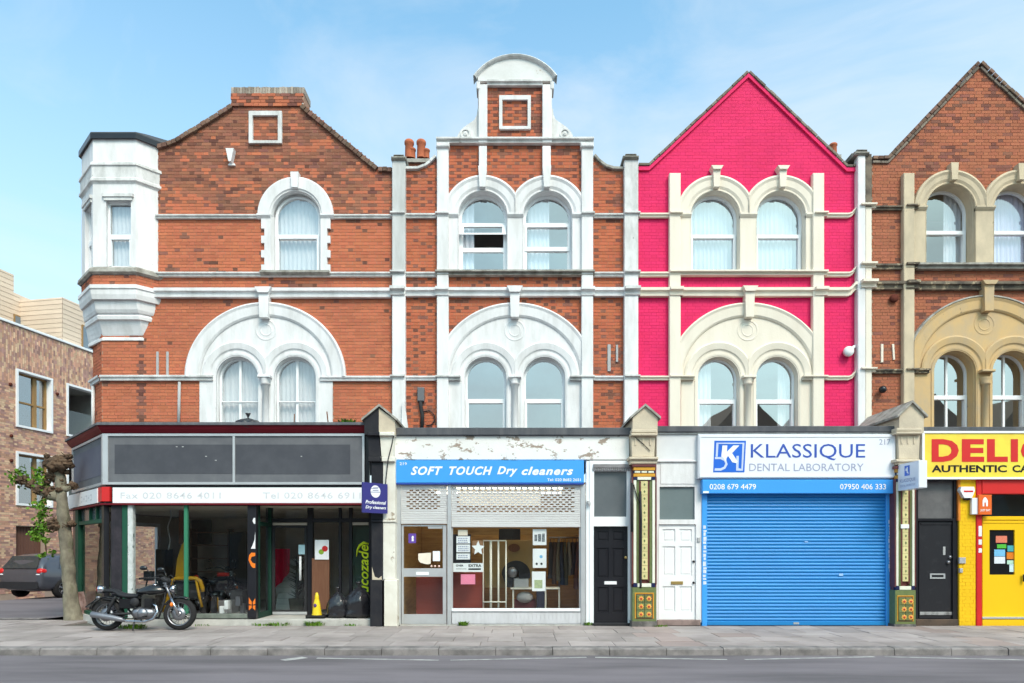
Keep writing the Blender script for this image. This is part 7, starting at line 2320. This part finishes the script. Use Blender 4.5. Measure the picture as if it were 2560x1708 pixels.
# subdivide with bumps
fp, fr_ = [], []
for i in range(len(P_) - 1):
    for k in range(10):
        f = k / 10
        fp.append(P_[i].lerp(P_[i + 1], f)); fr_.append((Rr[i] * (1 - f) + Rr[i + 1] * f) * (1 + .012 * rt.uniform(-1, 1)))
fp.append(P_[-1]); fr_.append(Rr[-1])
b.tube(fp, fr_, 30)
b.v = [(v[0] + noise.noise(Vector(v) * 4) * .03 + noise.noise(Vector(v) * 13) * .012, v[1] + noise.noise(Vector(v) * 4 + Vector((9, 0, 0))) * .03 + noise.noise(Vector(v) * 13 + Vector((3, 0, 0))) * .012, v[2]) for v in b.v]
# limb to the left
b.tube([tp(148, 1240), tp(125, 1238), tp(100, 1225), tp(78, 1210), tp(58, 1200)], [.13, .12, .10, .085, .07], 12)
b.tube([tp(150, 1225), tp(168, 1222), tp(178, 1216)], [.09, .07, .05], 10)
tr = b.build('trunk', m_bark, t)
b = MB()
def knuckle(c, r, seed, sq=(1, 1, .8)):
    def fn(v):
        n1_ = noise.noise(v * 2.1 + Vector((seed, 0, 0))); n2_ = noise.noise(v * 5.0 + Vector((0, seed, 0)))
        return v * (1 + .34 * n1_ + .34 * n2_ + .20 * noise.noise(v * 11.0 + Vector((seed, seed, 0))))
    b = MB(); b.ellipsoid(c, (r * sq[0], r * sq[1], r * sq[2]), 30, 22, fn=fn); b.build('pollard_knuckle', m_knot, t)
small_k = [(rt.uniform(118, 180), rt.uniform(1140, 1186), rt.uniform(5, 9), 20 + i_) for i_ in range(16)] + [(rt.uniform(112, 160), rt.uniform(1186, 1238), rt.uniform(4, 8), 40 + i_) for i_ in range(12)]
for a, c, r_, s_ in (*small_k, (150, 1164, 23, 1), (130, 1160, 15, 2), (168, 1160, 15, 3), (148, 1151, 15, 4), (133, 1190, 17, 5), (122, 1232, 18, 6), (100, 1226, 14, 7), (60, 1200, 14, 8), (80, 1212, 12, 9), (142, 1313, 17, 10), (158, 1318, 12, 11), (178, 1214, 12, 12), (138, 1306, 12, 13), (181, 1310, 9, 14)):
    knuckle(tp(a, c, rt.uniform(-.1, .05)), r_ * TDp / F, s_ * 3.7)
b = MB()
def leaves(c, r, n):
    for i in range(n):
        v = Vector((rt.gauss(0, 1), rt.gauss(0, 1), rt.gauss(0, 1))) * .5 * r
        p_ = c + v
        s_ = rt.uniform(.025, .055)
        a_ = Vector((rt.uniform(-1, 1), rt.uniform(-1, 1), rt.uniform(-1, 1))).normalized() * s_
        bq = a_.cross(Vector((rt.uniform(-1, 1), rt.uniform(-1, 1), rt.uniform(-.3, 1)))).normalized() * s_ * .8
        b.add([p_ - a_, p_ + bq * .9, p_ + a_, p_ - bq * .9], [(0, 1, 2, 3)])
for a, c, r_, n_ in ((48, 1193, 22, 70), (60, 1183, 14, 40), (42, 1205, 12, 30), (104, 1190, 24, 60), (112, 1205, 18, 50), (90, 1198, 14, 30), (120, 1185, 12, 25),
                     (108, 1262, 20, 80), (112, 1285, 16, 60), (98, 1300, 18, 70), (115, 1320, 18, 70), (100, 1335, 16, 70), (92, 1342, 12, 40), (118, 1350, 10, 30), (112, 1388, 12, 30), (124, 1382, 8, 20)):
    leaves(tp(a, c, rt.uniform(-.15, .1)), r_ * TDp / F, n_)
b.build('leafy_shoot', m_leaf, t)['kind'] = 'stuff'
b = MB()
for a0_, c0_, a1_, c1_ in ((122, 1235, 108, 1262), (108, 1262, 106, 1300), (106, 1300, 108, 1340), (108, 1340, 116, 1388), (60, 1200, 45, 1190), (105, 1226, 106, 1190), (138, 1313, 118, 1320)):
    b.tube([tp(a0_, c0_), tp((a0_ + a1_) / 2 + 2, (c0_ + c1_) / 2), tp(a1_, c1_)], [.022, .016, .01], 6)
b.build('twig', m_knot, t)
b = MB()
b.prism([L([(193, 1545), (208, 1543), (203, 1515), (196, 1480), (190, 1490)], TDp + .1)], TDp + .1, TDp + .3, 0, True)
o = b.build('tree_guard_post', mat('rusty_pinkish_post', (.40, .28, .26), .9, (.16, .07, .05), 8, .8)); tag(settle(o), 'rusty short post stump leaning against the tree foot', 'post')

# ================================================================== modern block on the side street
ang = atan2(.982, .187)
B0 = Vector((-1280 * 24.3 / F, 24.3))
mb = thing('modern_apartment_block', 'modern mottled-brick apartment block with cream boarded top storey', 'building', (B0.x, B0.y, 0), ang)
def wpt(px, py, setb=0.0):
    """point on the block's wall plane: (along wall, height) from picture measure"""
    ox, oy = B0.x - .982 * setb, B0.y + .187 * setb
    k = (px - 1280) / F
    s_ = (k * oy - ox) / (.187 - k * .982)
    d_ = oy + .982 * s_
    return s_, H + (HY - py) * d_ / F
def wl(pts, setb=0.0): return [wpt(a, c, setb) for a, c in pts]
m_mb = mat('mottled_pink_brick', (.58, .335, .235), .9, (.50, .30, .22), 1.0, .5, rnd=.22, bump=.4)
m_mbd = mat('mottled_plum_brick', (.42, .25, .21), .9, (.36, .22, .20), 1.0, .5, rnd=.25, bump=.4)
m_mbl = mat('mottled_buff_brick', (.66, .46, .31), .9, (.56, .39, .27), 1.0, .5, rnd=.18, bump=.4)
m_mbj = mat('buff_mortar', (.40, .31, .25), .95)
m_crm = mat('cream_cladding_board', (.68, .545, .425), .8, (.60, .475, .365), 1.2, .6, rnd=.06)
s_a, z_top = wpt(0, 800); s_b, _ = wpt(245, 887)
z_top = (z_top + wpt(240, 886)[1]) / 2
win1 = wl([(40, 1064), (129, 1084), (129, 948), (40, 923)])
win2 = wl([(40, 1262), (129, 1268), (129, 1146), (40, 1126)])
bal = wl([(166, 1090), (262, 1106), (262, 985), (166, 961)])
bal2 = wl([(166, 1274), (262, 1280), (262, 1170), (166, 1150)])
gar = wl([(40, 1489), (112, 1472), (112, 1318), (40, 1315)])
def sq(l):
    s0 = (l[0][0] + l[3][0]) / 2; s1 = (l[1][0] + l[2][0]) / 2
    z0 = (l[0][1] + l[1][1]) / 2; z1 = (l[2][1] + l[3][1]) / 2
    return [(s0, z0), (s1, z0), (s1, z1), (s0, z1)]
win1, win2, bal, bal2, gar = map(sq, (win1, win2, bal, bal2, gar))
S0, S1 = -6.0, 16.0
def lprism(b, loops, y0, y1, back=False):
    b.prism(loops, y0, y1, 0, back)
outer = [(S0, -.3), (S1, -.3), (S1, z_top), (S0, z_top)]
gar = [(gar[0][0], -.29), (gar[1][0], -.29), gar[2], gar[3]]
b = MB(); lprism(b, [outer, win1, win2, bal, bal2, gar], .012, .35); wmb = b.build('wall', m_mbj, mb)
ORI[wmb.name] = (0, 0, 0)
def pickM(x, z, h):
    r_ = random.random()
    return 1 if r_ < .33 else (2 if r_ < .58 else 0)
vis = [(S0, 0), (S1, 0), (S1, z_top), (S0, z_top)]
zsold = z_top - 2.15
brick_field(wmb, [[(S0, 0), (10.5, 0), (10.5, zsold), (S0, zsold)]] + [[(x_, min(z_, zsold)) for x_, z_ in w_] for w_ in (win1, win2, bal, bal2, gar)], [m_mb, m_mbd, m_mbl], pickM, n_ind=230, front=0.0, ind_z=6.0, cover=lambda x, z: x < .1 or x > 4.6)
# soldier-laid brick at the top
b_to = lambda x, y, z: (z, y, x)
brick_field(wmb, [[(zsold, S0), (z_top - .02, S0), (z_top - .02, 10.5), (zsold, 10.5)]] + [[(max(z_, zsold), x_) for x_, z_ in w_] for w_ in (win1, bal) if w_[2][1] > zsold], [m_mb, m_mbd, m_mbl], pickM, n_ind=0, front=0.0, to=b_to)
b = MB(); b.bev(S0, S1, -.06, .5, z_top, z_top + .09, .01); b.build('parapet_coping', m_upvc, mb)
def mwin(l, bars, nm='window'):
    (s0, z0), (s1, _), (_, z1), _ = l
    b = MB(); b.prism([[(s0 - .02, z0 - .02), (s1 + .02, z0 - .02), (s1 + .02, z1 + .02), (s0 - .02, z1 + .02)], [(s0 + .06, z0 + .06), (s1 - .06, z0 + .06), (s1 - .06, z1 - .06), (s0 + .06, z1 - .06)]], -.05, .25)
    fr = b.build(nm, m_upvc, mb)
    return fr
m_tim = mat('oak_window_timber', (.33, .20, .085), .5)
for l in (win1, win2):
    fr = mwin(l, 1)
    (s0, z0), (s1, _), (_, z1), _ = l
    b = MB(); sm_ = s0 + (s1 - s0) * .58
    b.box(sm_, sm_ + .14, .17, .23, z0, z1); b.box(s1 - .14, s1 - .06, .17, .23, z0, z1); b.box(s0, s1, .175, .22, z0 + (z1 - z0) * .44, z0 + (z1 - z0) * .44 + .06); b.box(s0 + .06, s1, .17, .23, z1 - .12, z1 - .06)
    b.build('timber_bar', m_tim, fr)
    b = MB(); b.box(s0, s1, .23, .24, z0, z1); b.build('pane', mat('sky_reflecting_glass', (.20, .25, .30), .03, metal=.0, spec=1.0) if False else glass('block_glass', .45, (.55, .6, .65)), fr)
    b = MB(); b.box(s0 - .2, s1 + .2, 1.2, 1.25, z0 - .2, z1 + .2); b.build('blind', m_netb, fr)
for l in (bal, bal2):
    fr = mwin(l, 0, 'balcony_frame')
    (s0, z0), (s1, _), (_, z1), _ = l
    b = MB()
    for vs in ([(s0, .2, z0), (s0, 1.8, z0), (s0, 1.8, z1), (s0, .2, z1)], [(s1, .2, z0), (s1, 1.8, z0), (s1, 1.8, z1), (s1, .2, z1)], [(s0, .2, z1), (s1, .2, z1), (s1, 1.8, z1), (s0, 1.8, z1)], [(s0, .2, z0), (s1, .2, z0), (s1, 1.8, z0), (s0, 1.8, z0)], [(s0, 1.8, z0), (s1, 1.8, z0), (s1, 1.8, z1), (s0, 1.8, z1)]):
        b.add(vs, [(0, 1, 2, 3)])
    b.build('balcony_recess', mat('grey_render', (.36, .35, .34), .9), fr)
    b = MB()
    for u in (.22, .42, .62, .82):
        b.box(s0 + (s1 - s0) * u, s0 + (s1 - s0) * u + .1, 1.68, 1.76, z0, z1 - .4)
    b.build('timber_bar', m_tim, fr)
    b = MB(); b.box(s0 + (s1 - s0) * .3, s1, 1.765, 1.775, z0, z1 - .4); b.build('pane', m_cargl, fr)
    b = MB()
    b.box(s0 + .05, s1 - .05, .12, .13, z0 + .06, z0 + 1.05); b.build('balustrade', glass('balustrade_glass', .12, (.8, .82, .78)), fr)
(s0, z0), (s1, _), (_, z1), _ = gar
m_garage = mat('brown_garage_door', (.15, .075, .055), .6, (.12, .06, .045), 2, .5)
b = MB(); b.box(s0, s1, .2, .22, -.2, z1); gd = b.build('garage_door', m_garage, mb)
for i in range(int((s1 - s0) / .12)):
    b = MB(); b.bev(s0 + i * .12 + .004, s0 + i * .12 + .116, .18, .2, -.2, z1, .006); b.build('slat', m_garage, gd)
b = MB()
for px_, py_ in ((25, 961), (27, 1090), (27, 1152), (142, 985)):
    s_, z_ = wpt(px_, py_); b.lathe([(0, -.05), (.06, -.05), (.06, 0)], (s_, 0, z_), 'y', 10)
b.build('wall_vent', MATS['rusted_iron'], mb)
# set-back boarded top storey
def boards(parent_name, s0, s1, y, z0, z1, flip=None):
    h = .19
    n_ = int((z1 - z0) / h) + 1
    for i in range(n_):
        za, ze = z0 + i * h, min(z1, z0 + (i + 1) * h)
        if ze - za < .03: continue
        b = MB()
        if flip is None:
            vs = [(s0, y - .014, za), (s1, y - .014, za), (s1, y, ze), (s0, y, ze), (s0, y + .02, za), (s1, y + .02, za)]
        else:
            vs = [(flip - .014, s1, za), (flip - .014, s0, za), (flip, s0, ze), (flip, s1, ze), (flip + .02, s1, za), (flip + .02, s0, za)]
        b.add(vs, [(0, 1, 2, 3), (4, 5, 1, 0)]); b.build('cladding_board', m_crm, ph_)
sbA, sbB = 2.6, .55
ss_, zt2 = wpt(156, 743, sbB)
zt1 = wpt(34, 731, sbA)[1]
zt0 = wpt(0, 672, sbA)[1]
sj = wpt(34, 690, sbA)[0]
b = MB()
b.box(S0, sj, sbA + .03, sbA + 5, z_top, zt0); b.box(sj, S1, sbA + .03, sbA + 5, z_top, zt1); b.box(ss_ + .03, S1, sbB + .03, sbA + 5, z_top, zt2)
ph_ = b.build('top_storey', m_crm, mb)
ORI[ph_.name] = (0, 0, 0)
boards('a', S0, sj, sbA, z_top + .05, zt0); boards('b', sj, ss_ + .02, sbA, z_top + .05, zt1); boards('c', ss_, S1, sbB, z_top + .05, zt2); boards('d', sbB, sbA, 0, z_top + .05, zt2, flip=ss_)
for pts, sb in (([(33, 815), (62, 826), (62, 797), (33, 783)], sbA), ([(203, 882), (236, 893), (236, 824), (203, 812)], sbB)):
    l = sq(wl(pts, sb)); (s0, z0), (s1, _), (_, z1), _ = l
    b = MB(); b.box(s0, s1, sb - .05, sb + .05, max(z0, z_top + .1), z1); fr = b.build('top_window', m_tim, mb)
    b = MB(); b.box(s0 + .05, s1 - .05, sb - .06, sb - .045, max(z0, z_top + .1) + .05, z1 - .06); b.build('pane', mat('block_window_pane', (.16, .20, .24), .04, spec=1.0), fr)

# ================================================================== parked car
def make_car():
    d = 23.6
    th = radians(11)
    t = thing('parked_car', 'dark grey hatchback parked beside the modern block', 'car', (-15.62, 24.3, -.02), pi / 2 - th)
    ORI[t.name] = (0, 0, 0)
    # local: +x forward, y left, z up; rear at x=-2.1
    st_ = [  # x, z low, z belt, z top, half width low, belt, top
        (-2.14, .36, .74, .84, .70, .80, .74), (-2.11, .30, .88, 1.00, .80, .86, .76), (-1.99, .26, .97, 1.27, .84, .88, .68), (-1.74, .22, .98, 1.46, .86, .88, .61), (-1.45, .22, .97, 1.50, .86, .88, .60),
        (-.8, .20, .95, 1.49, .87, .89, .61), (0.0, .20, .94, 1.49, .87, .89, .61), (.55, .20, .93, 1.38, .87, .89, .62), (1.10, .20, .92, 1.03, .87, .88, .68), (1.55, .22, .84, .90, .86, .86, .66), (1.95, .26, .70, .74, .80, .80, .60), (2.12, .32, .58, .62, .66, .66, .5)]
    b = MB(); vs = []; fs = []
    for x_, zl, zb_, zt_, wl_, wb_, wt_ in st_:
        ring = [(wl_ * .92, zl), (wl_, zl + .12), (wb_, (zl + zb_) / 2 + .08), (wb_ * .985, zb_), (wt_ + .05, zt_ - .08), (wt_ * .8, zt_)]
        full = ring + [(-a, c) for a, c in reversed(ring)]
        vs += [(x_, a, c) for a, c in full]
    k = 12
    for i in range(len(st_) - 1):
        for j in range(k - 1):
            fs.append((i * k + j, i * k + j + 1, (i + 1) * k + j + 1, (i + 1) * k + j))
        fs.append((i * k + k - 1, i * k, (i + 1) * k, (i + 1) * k + k - 1))
    fs += [tuple(reversed(range(k))), tuple(range((len(st_) - 1) * k, len(st_) * k))]
    b.add(vs, fs, 0, True); bo = b.build('body', m_carp, t)
    sd = bo.modifiers.new('s', 'SUBSURF'); sd.levels = sd.render_levels = 1
    # glass
    b = MB()
    for s_ in (-1, 1):
        b.add([(-1.45, s_ * .875, .98), (-.35, s_ * .885, .965), (-.35, s_ * .672, 1.42), (-1.25, s_ * .668, 1.38)], [(0, 1, 2, 3)])
        b.add([(-.28, s_ * .885, .965), (.85, s_ * .88, .955), (.35, s_ * .70, 1.36), (-.28, s_ * .672, 1.42)], [(0, 1, 2, 3)])
    b.build('side_window', glass('car_side_glass', .22, (.3, .36, .4)), t)
    b = MB(); b.add([(-2.135, -.66, 1.0), (-2.135, .66, 1.0), (-1.86, .56, 1.40), (-1.86, -.56, 1.40)], [(0, 1, 2, 3)]); b.build('rear_window', m_cargl, t)
    b = MB(); b.add([(1.16, -.66, 1.04), (1.16, .66, 1.04), (.52, .56, 1.43), (.52, -.56, 1.43)], [(0, 1, 2, 3)]); b.build('windscreen', m_cargl, t)
    for s_ in (-1, 1):
        b = MB(); b.ellipsoid((-1.99, s_ * .72, .90), (.16, .15, .12), 14, 9); tl = b.build('tail_light', m_redlens, t)
        b = MB(); b.ellipsoid((-2.02, s_ * .70, .80), (.14, .13, .035), 12, 7); b.build('reversing_lens', m_signw, tl)
    for x_ in (-1.32, 1.28):
        for s_ in (-1, 1):
            b = MB(); b.lathe([(.19, -.10), (.30, -.10), (.315, -.06), (.315, .06), (.30, .10), (.19, .10)], (x_, s_ * .80, .315), 'y', 26); w = b.build('wheel', m_tyre, t)
            b = MB(); y_ = s_ * .80
            b.lathe([(.20, s_ * .085), (.19, s_ * .10), (.17, s_ * .07), (.03, s_ * .08), (0, s_ * .10)], (x_, y_, .315), 'y', 26)
            b.build('rim', mat('dark_wheel_well', (.06, .06, .06), .6), w)
            b = MB()
            for k_ in range(5):
                q_ = 2 * pi * k_ / 5 + .3
                for dq in (-.10, .10):
                    b.tube([(x_ + .03 * cos(q_), y_ + s_ * .105, .315 + .03 * sin(q_)), (x_ + .19 * cos(q_ + dq), y_ + s_ * .10, .315 + .19 * sin(q_ + dq))], .016, 5)
            b.lathe([(.18, s_ * .09), (.20, s_ * .105), (.205, s_ * .09)], (x_, y_, .315), 'y', 26)
            b.build('spokes', m_silver, w)
    b = MB(); b.bev(-2.18, -2.04, -.72, .72, .34, .56, .03); b.build('rear_bumper', mat('bumper_plastic', (.03, .03, .034), .5), t)
    b = MB(); b.box(-2.12, -2.10, -.26, .26, .66, .78); b.build('number_plate', mat('dull_plate', (.10, .10, .10), .5), t)
    b = MB(); b.ellipsoid((.72, -.98, 1.0), (.09, .1, .07), 10, 7); b.ellipsoid((.72, .98, 1.0), (.09, .1, .07), 10, 7); b.build('wing_mirror', m_carp, t)
    return t
make_car()

# ================================================================== terrace across the road (seen only mirrored in the glass)
b = MB()
yo = -11.0
for i, x_ in enumerate(range(-24, 48, 6)):
    e_ = 6.2 if x_ < 12 else 8.4
    b.prism([[(x_, -.1), (x_ + 5.99, -.1), (x_ + 5.99, e_), (x_ + 3, e_ * 1.37), (x_, e_)]], yo - 8, yo, i % 2, True)
far = b.build('far_side_terrace', [mat('far_brown_brick', (.22, .16, .12), .9), mat('far_stock_brick', (.28, .23, .17), .9)])
far['kind'] = 'structure'
b = MB()
for x_ in range(-24, 48, 6):
    for c in (1.5, 4.4):
        b.box(x_ + c - .5, x_ + c + .5, yo, yo + .03, 3.4, 5.2); b.box(x_ + c - .8, x_ + c + .8, yo, yo + .03, .6, 2.4)
b.build('window', m_frost, far)
b = MB(); b.box(-60, 60, yo, -8.0, -.25, 0); o = b.build('far_pavement', m_slab); o['kind'] = 'structure'
for img in list(bpy.data.meshes):
    if img.users == 0:
        bpy.data.meshes.remove(img)
# cut stubs and thin shoots on the pollarded head
tt = bpy.data.objects['street_tree']
b = MB()
for i in range(46):
    a_, c_ = rt.choice(((rt.uniform(116, 182), rt.uniform(1140, 1180)), (rt.uniform(110, 160), rt.uniform(1190, 1240)), (rt.uniform(50, 110), rt.uniform(1195, 1225)), (rt.uniform(132, 182), rt.uniform(1298, 1322))))
    p_ = tp(a_, c_, rt.uniform(-.2, .05))
    q_ = p_ + Vector((rt.uniform(-.16, .16), rt.uniform(-.12, .05), rt.uniform(-.04, .17)))
    b.tube([p_, p_.lerp(q_, .5) + Vector((rt.uniform(-.02, .02), 0, .01)), q_], [.014, .010, .005], 5)
b.build('twig', m_knot, tt)

# more clutter behind the corner shop glass
def simple(name, label, cat, m, fn):
    b = MB(); fn(b); o = b.build(name, m); tag(o, label, cat); return settle(o)
d1 = DS + 1.8
simple('timber_post', 'orange-brown timber post behind the green window post', 'post', mat('orange_timber', (.16, .065, .03), .7), lambda b: b.bbox(446, 456, 1255, 1360, d1, .08, .01))
simple('hanging_hose', 'pale hanging hose looped inside the corner shop window', 'hose', m_grey, lambda b: b.tube([(X(424, d1), d1, Z(1262, d1)), (X(426, d1), d1 + .05, Z(1290, d1)), (X(419, d1), d1, Z(1320, d1)), (X(424, d1), d1 + .04, Z(1350, d1)), (X(421, d1), d1, Z(1375, d1))], .016, 6))
simple('red_lamp_bar', 'bright red lamp bar glowing dimly at the back of the corner shop', 'lamp', m_redlens, lambda b: b.bbox(542, 570, 1432, 1441, DS + 2.4, .08, .02))
for k_, (a_, c_, w_, h_) in enumerate(((560, 1502, 10, 8), (588, 1492, 12, 9), (548, 1516, 12, 7), (600, 1510, 9, 12))):
    simple('tin', ('small pale tin low behind the shop window', 'pale carton low beside the dark post inside the shop', 'flat white tin near the shop window sill', 'upright silver tin nearest the dark post inside the shop')[k_], 'tin', m_silver if k_ % 2 else m_paper,
           lambda b, a_=a_, c_=c_, w_=w_, h_=h_: b.bbox(a_, a_ + w_, c_, c_ + h_ + 14, DS + .5 + .1 * k_, .12, .01))
simple('garden_chair', 'dark folded chair leaning inside the corner shop window', 'chair', m_iron, lambda b: (b.tube([(X(350, d1), d1, .1), (X(362, d1), d1 + .15, .95)], .018, 6), b.tube([(X(378, d1), d1, .1), (X(388, d1), d1 + .15, .95)], .018, 6), b.bbox(358, 384, 1428, 1452, d1 + .1, .04, .01), b.bbox(354, 380, 1480, 1490, d1 + .05, .3, .01)))
for k_, (y_, rr_) in enumerate(((1378, .9), (1400, 1.1))):
    pass
b = MB()
rq = random.Random(8)
for i in range(5):
    z_ = .55 + i * .38
    b.box(X(475, 19.7), X(570, 19.7), 19.7, 20.1, z_, z_ + .03)
for x_ in (475, 568):
    b.box(X(x_, 19.7), X(x_ + 3, 19.7), 19.7, 20.1, .1, 2.2)
sh_ = b.build('shelving_rack', m_wood); tag(settle(sh_), 'brown shelving rack against the back wall of the corner shop', 'shelves')
for bk in (bike, bk2):
    b = MB()
    for s_ in (-1, 1):
        b.tube([(.28, s_ * .29, 1.03), (.40, s_ * .22, 1.09), (.50, s_ * .12, 1.0), (.47, s_ * .07, .84), (.42, s_ * .06, .66)], .007, 5)
    b.tube([(.55, -.07, .60), (.60, -.10, .48), (.66, -.09, .36)], .007, 5)
    b.build('control_cable', m_iron, bk)
